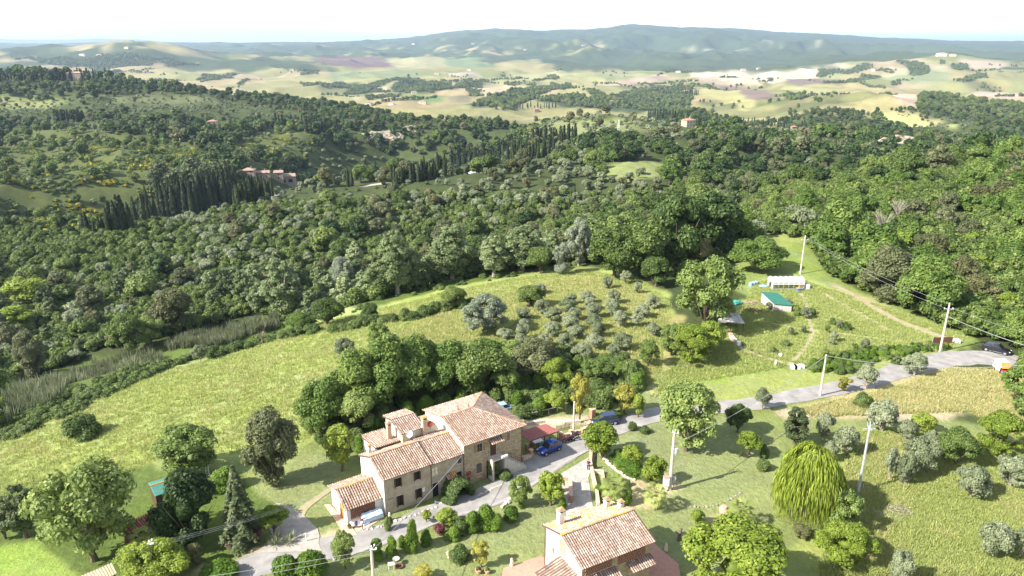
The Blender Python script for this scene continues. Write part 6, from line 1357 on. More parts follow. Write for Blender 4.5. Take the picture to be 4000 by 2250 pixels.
# ------------------------------------------------------------------ vehicles
def paint(name, c, rough=0.25):
    m, nt, b = nmat(name); b.inputs['Base Color'].default_value = (*c, 1); b.inputs['Roughness'].default_value = rough; b.inputs['Coat Weight'].default_value = 0.6; b.inputs['Coat Roughness'].default_value = 0.06; return m
M['blue_paint'] = paint('blue_paint', (0.012,0.04,0.24)); M['navy_paint'] = paint('navy_paint', (0.012,0.025,0.07)); M['black_car'] = paint('black_car_paint', (0.012,0.012,0.02)); M['light_blue'] = paint('light_blue_paint', (0.30,0.42,0.62))
M['tyre'] = simple('tyre', (0.02,0.02,0.02), None, 4, 0.9); M['alloy'] = simple('alloy', (0.55,0.55,0.57), None, 4, 0.3, 0.7); M['lamp'] = simple('lamp_glass', (0.75,0.78,0.82), None, 4, 0.15, spec=0.6); M['redlamp'] = simple('red_lamp', (0.4,0.02,0.02), None, 4, 0.2)
M['red_paint'] = paint('red_paint', (0.42,0.02,0.02)); M['plate'] = simple('plate', (0.8,0.8,0.78), None, 4, 0.5)
def car(name, fw, rw, L, Wd, Hh, mat, label, wb=0.64, suv=False, hood=0.29, tyre=0.31):
    """fw, rw: photo pixels where the camera-side front and rear tyres touch the ground"""
    a, b = at(*fw), at(*rw); d = (a-b); d.z = 0; d.normalize(); n = Vector((-d.y, d.x, 0))
    if n.dot((a+b)/2) < 0: n = -n
    c = (a+b)/2 + n*(Wd/2-0.05); c.z = (a.z+b.z)/2+0.06; rt = empty(name, c, math.atan2(d.y, d.x), label, 'car')
    w = Wd/2; zb = 0.22 if not suv else 0.28; belt = Hh*0.60; hd = Hh*0.56
    S_ = [(-L/2,0.80,zb+.12,belt*0.80,belt*0.84),(-L/2+.07,0.94,zb,belt*0.92,belt*0.98),(-L*0.36,1,zb,belt*.97,belt*1.0),(-L*0.1,1,zb,belt*.97,belt),(L*0.12,1,zb,belt*.95,belt*.99),(L/2-L*hood,0.99,zb,hd*.98,hd*1.05),(L/2-0.45,0.96,zb,hd*0.86,hd*.95),(L/2-.10,0.86,zb+.02,hd*0.72,hd*0.80),(L/2,0.70,zb+.12,hd*0.55,hd*0.62)]
    V, F = [], []; m = 12
    for (x, k, z0, zs, zt) in S_:
        y = w*k
        for (yy, z) in ((-.86,z0),(-.98,z0+.12),(-1,(z0+zs)/2),(-.97,zs-.03),(-.86,zs+.01),(-.4,zt),(.4,zt),(.86,zs+.01),(.97,zs-.03),(1,(z0+zs)/2),(.98,z0+.12),(.86,z0)): V.append((x, y*yy, z))
    for i in range(len(S_)-1):
        for j in range(m): F.append((i*m+j, i*m+(j+1) % m, (i+1)*m+(j+1) % m, (i+1)*m+j))
    F += [tuple(range(m))[::-1], tuple((len(S_)-1)*m+j for j in range(m))]
    # cabin pillars and roof
    x0, x1, x2, x3 = -L/2+.12, -L*0.36+(.0 if suv else .06), L*0.07, L*0.5-L*hood+.05
    b0 = len(V); tw = w*0.74; G_ = [(x0,w*.90,belt*.97),(x3,w*.90,hd*1.03),(x1,tw,Hh-.05),(x2,tw,Hh-.03)]
    pts = [(x0,-w*.88,belt*.96),(x3,-w*.90,hd*1.0),(x3,w*.90,hd*1.0),(x0,w*.88,belt*.96),(x1,-tw,Hh-.06),(x2,-tw,Hh-.03),(x2,tw,Hh-.03),(x1,tw,Hh-.06),((x1+x2)/2,-tw*.9,Hh),((x1+x2)/2,tw*.9,Hh)]
    V += pts; q = lambda *t: tuple(b0+i for i in t)
    F += [q(0,1,5,8,4), q(1,2,6,5), q(2,3,7,9,6), q(3,0,4,7), q(5,6,9,8), q(8,9,7,4)]
    me = bpy.data.meshes.new('body'); me.from_pydata(V, [], F); me.update(); me.materials.append(mat); bo = link('body', me, None, rt)
    def lerp(p, r, t): return tuple(p[i]*(1-t)+r[i]*t for i in range(3))
    def panel(c4, ins, out, nm, mt=None):
        c4 = [Vector(p) for p in c4]; mid = sum(c4, Vector())/4; nn = (c4[1]-c4[0]).cross(c4[3]-c4[0]).normalized()
        if nn.dot(mid-Vector((0,0,Hh*.6))) < 0: nn = -nn
        vs = [mid+(p-mid)*ins+nn*out for p in c4]; mb = MB(); mb.add(vs+[v-nn*0.03 for v in vs], [(0,1,2,3),(7,6,5,4),(0,4,5,1),(1,5,6,2),(2,6,7,3),(3,7,4,0)]); return mb.build(nm, mt or M['glass'], rt)
    P = pts
    panel([P[1],P[2],P[6],P[5]], 0.86, 0.012, 'windscreen'); panel([P[3],P[0],P[4],P[7]], 0.80, 0.012, 'rear_window')
    for s0, s1, t0, t1 in ((0,1,4,5),(3,2,7,6)):
        mb_, mt_ = lerp(P[s0],P[s1],.47), lerp(P[t0],P[t1],.55)
        panel([P[s0],mb_,mt_,P[t0]], 0.82, 0.012, 'side_window'); panel([mb_,P[s1],P[t1],mt_], 0.84, 0.012, 'side_window')
    for sx in (1, -1):
        for sy in (1, -1):
            wx, wy = sx*L*wb/2+L*.01, sy*(w-0.09); wh = MB().tube([(wx,wy-.115,tyre),(wx,wy+.115,tyre)], tyre, 18).build('wheel', M['tyre'], rt); 
            rb = MB(); rb.tube([(wx,wy+sy*.09,tyre),(wx,wy+sy*.128,tyre)], tyre*.62, 14)
            for k in range(5): t = k*2*math.pi/5; rb.tube([(wx,wy+sy*.13,tyre),(wx+math.cos(t)*tyre*.58,wy+sy*.135,tyre+math.sin(t)*tyre*.58)], tyre*.09, 5)
            rb.build('rim', M['alloy'], wh)
            ar = MB().tube([(wx,wy-.05,tyre+.03),(wx,wy+sy*.092,tyre+.03)], tyre*1.13, 18); ar.build('wheel_arch', M['blackpaint'], rt)
    for sy in (1, -1):
        MB().blob((L/2-.17, sy*w*.66, hd*.72), .15, .17, .10, 1, .02).build('headlight', M['lamp'], rt, smooth=True); MB().box(-L/2-.02, sy*w*.72-.09, belt*.62, -L/2+.12, sy*w*.72+.09, belt*.9).build('tail_light', M['redlamp'], rt)
        MB().blob((x3-.12, sy*(w+.06), hd*1.08), .07, .09, .065, 2, .03).build('mirror', mat, rt, smooth=True)
        MB().box(-L*.22, sy*w*.985-.012, zb+.02, L*.24, sy*w*.985+.012, zb+.10).build('side_sill', M['alloy'] if suv else M['blackpaint'], rt)
    MB().box(L/2-.03,-.25,.34,L/2+.015,.25,.45).build('number_plate', M['plate'], rt); MB().box(L/2-.06,-w*.6,zb+.12,L/2+.006,w*.6,zb+.2).build('grille', M['blackpaint'], rt)
    return rt
car('blue_hatchback', (2134,1785), (2183,1764), 3.7, 1.68, 1.5, M['blue_paint'], 'bright blue small hatchback parked on the road beside the maroon carport')
car('black_suv', (3915,1389), (3856,1374), 4.7, 1.95, 1.66, M['black_car'], 'black suv parked on the gravel lay-by at the right', suv=True, tyre=0.36)
car('navy_suv', (2338,1668), (2398,1664), 4.5, 1.85, 1.62, M['navy_paint'], 'dark navy suv behind the round roadside tree by the brick pillar', suv=True, tyre=0.34)
car('light_blue_car', (1992,1612), (1962,1620), 3.8, 1.65, 1.45, M['light_blue'], 'pale blue car glimpsed behind the tall farmhouse roof')
def motorbike(px, py, rz, label):
    p = at(px, py); rt = empty('motorbike', p, rz, label, 'motorcycle')
    for x, nm in ((-.7,'rear_wheel'),(.72,'front_wheel')):
        mb = MB(); n = 18
        for k in range(n):
            a, b_ = 2*math.pi*k/n, 2*math.pi*(k+1)/n; mb.tube([(x+math.cos(a)*.29,0,.33+math.sin(a)*.29),(x+math.cos(b_)*.29,0,.33+math.sin(b_)*.29)], .055, 6, cap=False)
        for k in range(6): a = k*math.pi/3; mb.tube([(x,0,.33),(x+math.cos(a)*.28,0,.33+math.sin(a)*.28)], .012, 4)
        mb.build(nm, M['tyre'], rt)
    MB().tube([(-.7,0,.33),(-.25,0,.5),(.2,0,.45),(.3,0,.75),(-.3,0,.7)], .045, 6).blob((.02,0,.45),.24,.17,.2,3,.1).build('frame', M['blackpaint'], rt)
    MB().blob((.2,0,.86),.3,.17,.16,4,.04).blob((.5,0,.85),.2,.2,.2,5,.05).build('fairing', M['red_paint'], rt, smooth=True); MB().blob((-.35,0,.83),.38,.14,.08,5,.05).build('seat', M['tyre'], rt); MB().blob((-.72,0,.98),.2,.22,.17,6,.04).build('top_box', M['blackpaint'], rt)
    MB().tube([(.72,-.06,.33),(.5,-.06,.95)],.03,6).tube([(.72,.06,.33),(.5,.06,.95)],.03,6).build('fork', M['alloy'], rt); MB().tube([(.38,-.38,1.06),(.5,0,1.0),(.38,.38,1.06)],.018,6).build('handlebar', M['blackpaint'], rt)
    MB().box(.52,-.16,1.0,.56,.16,1.28).build('windshield', M['lamp'], rt)
motorbike(2222, 1728, R(200), 'red and black motorbike with top box, nearer one of the pair beside the low wall'); motorbike(2240, 1716, R(215), 'red motorbike with white screen, farther one of the pair at the pole foot')
def utility():
    p = at(3918, 1462); rt = empty('utility_truck', p, R(82), 'small white and orange utility truck seen from behind at the right field edge', 'truck')
    mb = MB(); mb.box(-.2,-.85,.5,2.2,.85,1.9).add([(-.2,-.85,1.9),(2.2,-.85,1.9),(2.2,.85,1.9),(-.2,.85,1.9),(.1,-.8,2.1),(1.9,-.8,2.1),(1.9,.8,2.1),(.1,.8,2.1)], [(0,1,5,4),(1,2,6,5),(2,3,7,6),(3,0,4,7),(4,5,6,7)]); mb.build('cab', M['whitepaint'], rt, bevel=.06)
    mb = MB(); mb.add([(-.62,-.72,1.25),(-.62,.72,1.25),(.02,.72,2.16),(.02,-.72,2.16),(-.66,-.72,1.30),(-.66,.72,1.30),(-.02,.72,2.22),(-.02,-.72,2.22)], [(3,2,1,0),(4,5,6,7),(0,1,5,4),(1,2,6,5),(2,3,7,6),(3,0,4,7)]); mb.build('orange_panel', M['orangewood'], rt)
    MB().box(-.22,-.78,.55,-.204,.78,1.2).build('opening', M['dark'], rt); MB().box(-1.0,-.8,.42,-.2,.8,.5).build('tail_shelf', M['red_paint'], rt); MB().box(-.5,-.6,.5,-.25,.6,.95).build('red_rack', M['red_paint'], rt)
    for x in (-.3,1.6):
        for y in (-.8,.8): wh = MB().tube([(x,y-.1,.3),(x,y+.1,.3)], .3, 14).build('wheel', M['tyre'], rt); MB().tube([(x,y-.11,.3),(x,y+.11,.3)], .15, 10).build('rim', M['alloy'], wh)
    for y in (-.98,.98): MB().tube([(1.8,y*.86,1.6),(1.8,y,1.6)],.02,5).box(1.77,y-.06,1.5,1.81,y+.06,1.8).build('mirror', M['blackpaint'], rt)
    for y, mt, lb in ((-.38,M['crate_blue'],'blue crate on the tail of the utility truck'),(.35,M['greentile'],'green crate on the tail of the utility truck')):
        q = rt.matrix_basis @ Vector((-.72, y, .5)) if False else p + Matrix.Rotation(R(82), 3, 'Z') @ Vector((-.75, y, .5))
        mb = MB(); mb.box(-.25,-.3,0,.25,.3,.04); [mb.box(*t) for t in ((-.25,-.3,.04,-.21,.3,.3),(.21,-.3,.04,.25,.3,.3),(-.21,-.3,.04,.21,-.26,.3),(-.21,.26,.04,.21,.3,.3))]; o = mb.build('crate', mt, loc=q); o.rotation_euler[2] = R(82); tag(o, lb, 'crate')
M['crate_blue'] = simple('crate_blue', (0.07,0.13,0.42), None, 3, 0.6); utility()
# ------------------------------------------------------------------ the person on the drive
def person():
    p = at(2297.6, 1838); M['skin'] = simple('skin', (0.50,0.30,0.21), (0.44,0.26,0.18), 5, 0.6); M['jeans'] = simple('jeans', (0.035,0.07,0.20), (0.02,0.045,0.13), 8, 0.9); M['darktop'] = simple('dark_top', (0.05,0.035,0.09), (0.03,0.02,0.06), 8, 0.9); M['hair'] = simple('hair', (0.10,0.065,0.045), None, 8, 0.7)
    J = []; E = []; Rr = []
    def j(x, y, z, r, par=None):
        J.append((x, y, z)); Rr.append(r)
        if par is not None: E.append((par, len(J)-1))
        return len(J)-1
    pel = j(0,0,.95,.135); sp1 = j(0,.01,1.10,.125,pel); ch = j(0,.0,1.28,.145,sp1); sh = j(0,.01,1.42,.10,ch); nk = j(0,0,1.50,.055,sh); hd0 = j(0,-.01,1.58,.075,nk); hd1 = j(0,-.01,1.66,.088,hd0); j(0,-.005,1.715,.06,hd1); j(0,-.10,1.62,.018,hd0)
    hands = []
    for s in (-1, 1):
        hp = j(s*.10,0,.90,.095,pel); kn = j(s*.12,-.03,.50,.065,hp); an = j(s*.13,.02,.10,.045,kn); j(s*.14,-.16,.045,.042,an)
        so_ = j(s*.19,0,1.40,.065,sh); el = j(s*.27,-.02 if s < 0 else -.03,1.14,.045,so_); wr = j(s*.13,-.24,1.10,.030,el); pm = j(s*.06,-.29,1.10,.036,wr)
        for k, (dz, l) in enumerate(((.03,.06),(.01,.075),(-.012,.07),(-.033,.055))): f1 = j(s*.01,-.315-.004*k,1.10+dz,.010,pm); j(-s*.035*l/.07,-.32,1.10+dz-.008,.009,f1); 
        j(s*.045,-.325,1.145,.011,pm); 
    me = bpy.data.meshes.new('person'); me.from_pydata(J, E, []); me.update(); o = link('person', me, M['skin']); me.skin_vertices or me.attributes
    sk = o.modifiers.new('skin', 'SKIN'); sv = me.skin_vertices[0].data if me.skin_vertices else None
    if sv is None:
        bpy.context.view_layer.objects.active = o; o.select_set(True); bpy.ops.object.mode_set(mode='EDIT'); bpy.ops.object.mode_set(mode='OBJECT'); bpy.ops.mesh.customdata_skin_add() ; sv = me.skin_vertices[0].data
    for i, r in enumerate(Rr): sv[i].radius = (r, r*.8 if i in (pel, sp1, ch, sh) else r); sv[i].use_root = (i == 0)
    ss = o.modifiers.new('sub', 'SUBSURF'); ss.levels = 1; ss.render_levels = 2; o.location = p; o.rotation_euler = (0,0,R(-25))
    tag(o, 'person standing on the paved drive in dark top, blue jeans and white shoes', 'person')
    def tube_cloth(nm, segs, mt):
        mb = MB(); [mb.tube(a, b_, 12) for a, b_ in segs]; return mb.build(nm, mt, o, smooth=True)
    tube_cloth('jeans', [([(0,0,.86),(0,0,.96),(0,.01,1.04)],[.175,.17,.15])]+[([(s*.09,0,.94),(s*.105,0,.80),(s*.12,-.03,.50),(s*.13,.02,.13)],[.115,.11,.082,.07]) for s in (-1,1)], M['jeans'])
    tube_cloth('top', [([(0,.01,1.0),(0,.01,1.12),(0,0,1.28),(0,.01,1.42),(0,0,1.49)],[.165,.15,.185,.15,.07])]+[([(s*.13,0,1.42),(s*.20,0,1.38),(s*.265,-.02,1.17)],[.07,.078,.062]) for s in (-1,1)], M['darktop'])
    for s in (-1, 1): MB().blob((s*.138,-.07,.05),.055,.15,.055,s+2,.04).build('shoe', M['whitepaint'], o, smooth=True)
    MB().blob((0,.015,1.70),.098,.11,.085,3,.04).blob((0,.06,1.64),.09,.06,.09,4,.04).build('hair', M['hair'], o, smooth=True)
person()
# ------------------------------------------------------------------ poles and cables
def top_of(px_y, base):                     # height at which a vertical through base reaches that photo row
    v = (1125-px_y)/FPX; Y = base.y; return CAM_H + Y*(v*cp-sp_)/(cp+v*sp_)
def pole(bx, by, ty, r0, r1, label, mat='polewood', arm=None, name='utility_pole', p=None, n=10):
    p = at(bx, by) if p is None else p; zt = top_of(ty, p) if ty else p.z+9; h = zt-p.z; rt = empty(name, p, 0, label, 'pole')
    MB().tube([(0,0,-.6),(0,0,h*.5),(0,0,h)], [r0,(r0+r1)/2,r1], n).build('shaft', M[mat], rt)
    if arm == 'cross':
        MB().box(-.85,-.06,h-1.05,.85,.06,h-.93).build('crossarm', M['galv'], rt)
        for x in (-.75,.75): MB().lathe([(.035,0),(.07,.05),(.04,.1),(.07,.15),(.03,.2)],8,(x,0,h-.93)).build('insulator', M['whitepaint'], rt)
        MB().lathe([(.035,0),(.07,.05),(.04,.1),(.07,.15),(.03,.2)],8,(0,0,h)).build('insulator', M['whitepaint'], rt)
    if arm == 'rack':
        for k in range(4):
            a = R(40*k-20); mb = MB().tube([(0,0,h-.1-.22*(k % 2)),(math.cos(a)*.5,math.sin(a)*.5,h+.02-.22*(k % 2))],.03,5); mb.build('bracket', M['galv'], rt); MB().lathe([(.03,0),(.075,.06),(.04,.11),(.075,.17),(.03,.24)],8,(math.cos(a)*.5,math.sin(a)*.5,h-.02-.22*(k % 2))).build('insulator', M['whitepaint'], rt)
    return rt, h, p
rt, h, P1 = pole(2616, 1915, 1690, .24, .15, 'thick concrete pole with transformer on the lawn', arm='rack'); H1 = h
mb = MB().lathe([(.2,0),(.24,.05),(.24,.75),(.2,.82)], 12, (.42,-.05,h-3.0)).tube([(.1,0,h-2.6),(.42,-.05,h-2.6)],.05,5).tube([(.42,-.05,h-3.0),(.2,0,h-4.2)],.03,5).build('transformer', M['galv'], rt)
o = MB().box(-.35,-.25,0.9,.35,.25,2.1).build('cabinet', M['whitepaint'], loc=P1+Vector((-.62,-.3,0))); tag(o, 'white cabinet with red brown top on the left of the thick pole', 'cabinet'); MB().box(-.39,-.29,2.1,.39,.29,2.2).build('lid', M['redpave'], o); MB().box(-.12,-.1,-.1,.12,.1,.9).build('stand', M['whitepaint'], o)
o = MB().box(-.2,-.15,1.1,.2,.15,1.9).box(-.05,-.05,-.1,.05,.05,1.1).build('meter_box', M['greypanel'], loc=P1+Vector((.5,.15,0))); tag(o, 'small grey meter box on the right of the thick pole', 'box')
pt = G(1450, 2143, 7.4); P2 = Vector((pt.x, pt.y, float(H(pt.x, pt.y)))); rt, H2, P2 = pole(0, 0, 2143, .19, .14, 'concrete pole rising through the bottom edge before the hedge', arm='rack', p=P2)
rt, H4, P4 = pole(3203, 1548, 1385, .19, .12, 'plain concrete pole on the near side of the road'); rt, H5, P5 = pole(3671, 1374, 1187, .22, .13, 'concrete pole with short crossarm by the road bend', arm='cross'); rt, H6, P6 = pole(3126, 1071, 922, .22, .13, 'concrete pole with crossarm behind the greenhouse', arm='cross')
rt, H7, P7 = pole(2858, 905, 793, .2, .13, 'far pole with crossarm behind the very dark oak', arm='cross'); rt, H8, P8 = pole(2240, 1688, 1568, .17, .12, 'slim concrete pole beside the yellowish conifer')
rt, h, P3 = pole(3351, 1930, 1650, .17, .13, 'tall grey metal pole with clustered insulators on the right slope', mat='galv')
for k in range(6):
    a = R(60*k+15); MB().tube([(0,0,h-.25-.3*(k % 2)),(math.cos(a)*.45,math.sin(a)*.45,h+.15-.3*(k % 2))],.03,5).lathe([(.03,0),(.08,.05),(.04,.1),(.08,.16),(.04,.24),(.08,.3),(.03,.36)],8,(math.cos(a)*.45,math.sin(a)*.45,h+.05-.3*(k % 2))).build('insulator', M['alloy'] if k % 2 else M['blackpaint'], rt)
MB().box(-.75,-.05,h-.95,.75,.05,h-.85).box(-.05,-.6,h-.8,.05,.6,h-.7).build('crossarm', M['galv'], rt)
MB().lathe([(.19,0),(.19,.12)],10,(0,0,h*.5)).build('collar', M['galv'], rt)
def mast(bx, by, ty, w, label):
    p = at(bx, by); h = top_of(ty, p)-p.z; rt = empty('lattice_mast', p, R(20), label, 'mast'); mb = MB(); n = 9
    c = [(-1,-1),(1,-1),(1,1),(-1,1)]
    f = lambda t: w*(1-.6*t)/2
    for i in range(4): a, b_ = c[i]; mb.tube([(a*f(0),b_*f(0),-1),(a*f(1),b_*f(1),h)],.07,4)
    for k in range(n):
        t0, t1 = k/n, (k+1)/n
        for i in range(4):
            a, b_ = c[i], c[(i+1) % 4]; mb.tube([(a[0]*f(t0),a[1]*f(t0),h*t0),(b_[0]*f(t1),b_[1]*f(t1),h*t1)],.04,4); mb.tube([(a[0]*f(t1),a[1]*f(t1),h*t1),(b_[0]*f(t1),b_[1]*f(t1),h*t1)],.035,4)
    mb.build('lattice', M['whitepaint'], rt); MB().box(-1.3,-.08,h-1.2,1.3,.08,h-1.0).build('crossarm', M['galv'], rt)
mast(2656, 905, 760, 1.6, 'white lattice mast between the two darkest oaks'); mast(2415, 535, 469, 2.2, 'thin lattice mast in the olive grove on the middle hill')
M['cable'] = simple('cable', (0.30,0.30,0.29), (0.25,0.25,0.24), 3, 0.6)
def cable(a, b, sag, r, label):
    a, b = Vector(a), Vector(b); n = 28; o = MB().tube([a.lerp(b, i/n)-Vector((0,0,4*sag*(i/n)*(1-i/n))) for i in range(n+1)], r, 5).build('power_cable', M['cable']); tag(o, label, 'cable')
cable(P1+Vector((.1,0,H1-1.7)), P4+Vector((0,0,H4-.2)), 0.9, .045, 'thick pale cable rising from the lawn pole to the roadside pole')
cable(P4+Vector((0,0,H4-.2)), G(4300, 1390, 8.5), 2.1, .045, 'thick pale cable sagging across the dry field to the right edge')
cable(P5+Vector((0,0,H5-2.4)), G(4300, 1425, 7.5), 0.8, .045, 'thick cable from the road bend pole to the right edge'); cable(P5+Vector((.75,0,H5-.8)), G(4300, 1360, 8.0), 0.9, .02, 'thin wire above the thick cable at the right')
cable(P5+Vector((-.75,0,H5-.8)), P6+Vector((.75,0,H6-.8)), 1.0, .02, 'right hand wire in front of the right wood'); cable(P5+Vector((0,0,H5)), P6+Vector((0,0,H6)), 1.0, .02, 'middle wire in front of the right wood')
hw = house.matrix_basis if False else None
def hp(s, t, z): return Vector((-15.5, 75.2, 0)) + Matrix.Rotation(TH, 3, 'Z') @ Vector((s, t, z))
cable(hp(11.0,-.1,4.85), P2+Vector((0,0,H2-.3)), 0.35, .035, 'pale cable from the farmhouse wall down to the bottom pole')
pp = G(578, 2128, 5.0); P9 = Vector((pp.x, pp.y, float(H(pp.x, pp.y)))); pole(0, 0, 2122, .13, .10, 'short pole half hidden by the palm at the lower left', p=P9, arm='rack')
for k in range(3): cable(hp(-4.4,3.3+.2*k,3.5), P9+Vector((0,.15*k,4.9+.16*k)), 0.5, .012, ('lowest','middle','highest')[k]+' of three grey wires crossing before the conifer')
cable(P9+Vector((0,0,4.8)), G(330, 2240, 4.0), .2, .014, 'single wire running down left from the short pole')
cable(P2+Vector((0,0,H2-.2)), G(200, 2330, 7.0), .3, .018, 'upper of two wires along the bottom edge'); cable(P2+Vector((0,0,H2-.6)), G(240, 2370, 6.6), .3, .018, 'lower of two wires along the bottom edge')
# ------------------------------------------------------------------ sheds, greenhouse, carport
def shed(q, z, roof, wall, label, name='shed', inset=.25, tiles=None, open_sides=False, wname='wall'):
    """q: four roof corners in photo pixels, z: their heights above the ground there"""
    c0 = G(*q[0], 0); C = []
    for (x, y), zz in zip(q, z):
        p = G(x, y, zz+float(H(c0.x, c0.y))); C.append(p)
    c = sum(C, Vector())/4; g = float(H(c.x, c.y)); rt = empty(name, (c.x, c.y, g), 0, label, 'shed'); L_ = [p-Vector((c.x, c.y, g)) for p in C]
    if L_[0].to_2d().cross(L_[1].to_2d()) < 0: L_ = L_[::-1]
    if tiles: roof_plane(rt, [tuple(p) for p in L_], tiles, seed=3)
    else:
        n = (L_[1]-L_[0]).cross(L_[3]-L_[0]).normalized(); mb = MB(); N_ = 26
        for i in range(N_):           # sheet metal with standing ribs
            a0, a1 = L_[0].lerp(L_[1], i/N_), L_[0].lerp(L_[1], (i+1)/N_); b0, b1 = L_[3].lerp(L_[2], i/N_), L_[3].lerp(L_[2], (i+1)/N_); up = n*(.05 if i % 2 else 0)
            mb.add([a0+up,a1+up,b1+up,b0+up,a0-n*.06,a1-n*.06,b1-n*.06,b0-n*.06], [(0,1,2,3),(7,6,5,4),(0,4,5,1),(1,5,6,2),(2,6,7,3),(3,7,4,0)])
        mb.build('roof', roof, rt)
    m_ = sum(L_, Vector())/4; I = [m_+(p-m_)*.92 for p in L_]
    if open_sides:
        for i, p in enumerate(I): MB().tube([(p.x,p.y,-.4),(p.x,p.y,p.z-.1)],.07,6).build('post', wall, rt)
        for e in ((0,1),(2,3)): p = (I[e[0]]+I[e[1]])/2; MB().tube([(p.x,p.y,-.4),(p.x,p.y,p.z-.1)],.07,6).build('post', wall, rt)
        for i in range(4): MB().tube([I[i]-Vector((0,0,.16)), I[(i+1) % 4]-Vector((0,0,.16))],.06,5).build('beam', wall, rt)
    else: wall_prism(rt, [(p.x,p.y) for p in I], -1.0, [p.z-.09 for p in I], wall, wname)
    return rt
M['greywall'] = simple('grey_boards', (0.50,0.46,0.42), (0.36,0.33,0.30), 3, 0.9)
shed([(2972,1139.6),(3037,1143.5),(3099,1194),(3023,1187)], [2.7,2.7,2.0,2.0], M['greensheet'], M['greywall'], 'shed with smooth dark green sheet roof in the allotment')
shed([(2808,1221),(2883,1223),(2910,1264),(2804,1257)], [2.9,2.9,2.3,2.3], M['palesheet'] if 'palesheet' in M else M['greypanel'], M['rust'], 'open shed with pale rusted sheet roof below the big oak', open_sides=True)
shed([(2826,1184),(2860,1184),(2873,1220),(2812,1219)], [3.4,3.4,2.9,2.9], M['redsheet'], M['greywall'], 'shed with rust red sheet roof half hidden by the big oak')
shed([(586,1899),(665,1874),(681,1912),(605,1940)], [3.0,3.0,2.5,2.5], M['greentile'], M['brownwood'], 'hut with ribbed teal roof between the garden trees'); shed([(578,1887),(660,1862),(664,1873),(587,1898)], [2.7,2.7,3.0,3.0], M['greentile'], M['brownwood'], 'narrow back half of the teal roofed hut', name='lean_to')
a, b = G(586, 1899, 3.1), G(665, 1874, 3.1); 
o = MB().tube([a, b], .09, 6).build('ridge_cap', M['orangewood']); tag(o, 'orange ridge strip along the teal roof', 'roof trim')
shed([(470,2060),(615,1988),(630,2020),(505,2085)], [2.6,2.6,2.1,2.1], M['redsheet'], M['brownwood'], 'long open shed with old red tiles under the walnut tree', tiles=M['tile_red'] if 'tile_red' in M else M['tile'])
shed([(290,2262),(436,2199),(456,2240),(330,2310)], [2.4,2.4,2.2,2.2], M['tan_tarp'], M['brownwood'], 'low shelter under a tan canvas at the bottom left')
rt = shed([(2015,1690),(2131,1656),(2185,1683),(2071,1722)], [2.9,2.9,2.35,2.35], M['maroon'], M['brownwood'], 'open carport with maroon sheet roof beside the farmhouse', name='carport', open_sides=True)
def greenhouse():
    a, b, c = at(3017.6,1137), at(3138,1133), at(2985.5,1122); d = (b-a); L = 7.3; rz = math.atan2(d.y, d.x); rt = empty('greenhouse', a, rz, 'white plastic tunnel greenhouse with arched ribs in the allotment', 'greenhouse'); W_ = 3.7; hw_ = 1.55; n = 12
    arc = [(W_/2-math.cos(math.pi*k/n)*W_/2, hw_+math.sin(math.pi*k/n)*1.25) for k in range(n+1)]
    m, nt, bb = nmat('plastic_film'); bb.inputs['Base Color'].default_value = (.42,.42,.42,1); bb.inputs['Roughness'].default_value = .45; tr = nt.nodes.new('ShaderNodeBsdfTransparent'); mx = nt.nodes.new('ShaderNodeMixShader'); mx.inputs[0].default_value = .35; nt.links.new(bb.outputs[0], mx.inputs[1]); nt.links.new(tr.outputs[0], mx.inputs[2]); nt.links.new(mx.outputs[0], nt.nodes['Material Output'].inputs['Surface'])
    mb = MB(); mb.add([(x, y, z) for x in (0, L) for y, z in arc], [(k, k+1, n+2+k, n+1+k) for k in range(n)]); mb.add([(x, y, z) for x in (0, L) for y, z in arc]+[], [tuple(range(n+1)), tuple(range(2*n+1, n, -1))]); mb.build('cover', m, rt)
    for i in range(7): x = L*i/6; MB().tube([(x, y, z+.02) for y, z in arc], .05, 5).build('rib', M['whitepaint'], rt)
    for y in (0, W_): MB().tube([(0,y,hw_),(L,y,hw_)],.05,5).build('side_rail', M['whitepaint'], rt)
    w_ = MB(); [w_.tube([(L*i/6,y,-.2),(L*i/6,y,hw_)],.035,5) for i in range(7) for y in (0,W_)]; w_.build('post_row', M['galv'], rt)
    MB().box(0,-.03,0,L,.0,.55).box(0,W_,0,L,W_+.03,.9).build('skirt', m, rt); MB().box(-.03,0,0,0,1.3,1.9).box(-.03,2.4,0,0,W_,1.9).build('end_panel', m, rt); MB().box(L,0,0,L+.03,W_,1.6).build('end_panel', m, rt)
    return a, rz, L
ga, grz, gL = greenhouse(); gM = Matrix.Translation(ga) @ Matrix.Rotation(grz, 4, 'Z')
def on(x, y, z=0): q = gM @ Vector((x, y, 0)); return Vector((q.x, q.y, float(H(q.x, q.y))+z))
def item(mb, name, mat, loc, label, cat, rz=0, group=None, smooth=False): o = mb.build(name, mat, loc=loc, smooth=smooth); o.rotation_euler[2] = rz; return tag(o, label, cat, group)
def table(loc, w, d, h, mat, label, rz=0):
    rt = empty('table', loc, rz, label, 'table'); MB().box(-w/2,-d/2,h-.04,w/2,d/2,h).build('tabletop', mat, rt)
    for sx in (-1, 1):
        for sy in (-1, 1): MB().box(sx*(w/2-.07)-.03,sy*(d/2-.07)-.03,0,sx*(w/2-.07)+.03,sy*(d/2-.07)+.03,h-.04).build('leg', mat, rt)
table(on(5.9,-.7), 1.4, .7, .75, M['galv'], 'grey work table in front of the greenhouse', grz); item(MB().lathe([(.2,0),(.27,.4),(.28,.42),(.25,.42)],12), 'tub', M['orangewood'], on(6.0,-.5,.76), 'orange tub on the greenhouse work table', 'tub'); item(MB().lathe([(.22,0),(.3,.5),(.26,.5)],12), 'tub', M['crate_blue'], on(5.6,-1.5), 'blue tub in the grass before the greenhouse', 'tub')
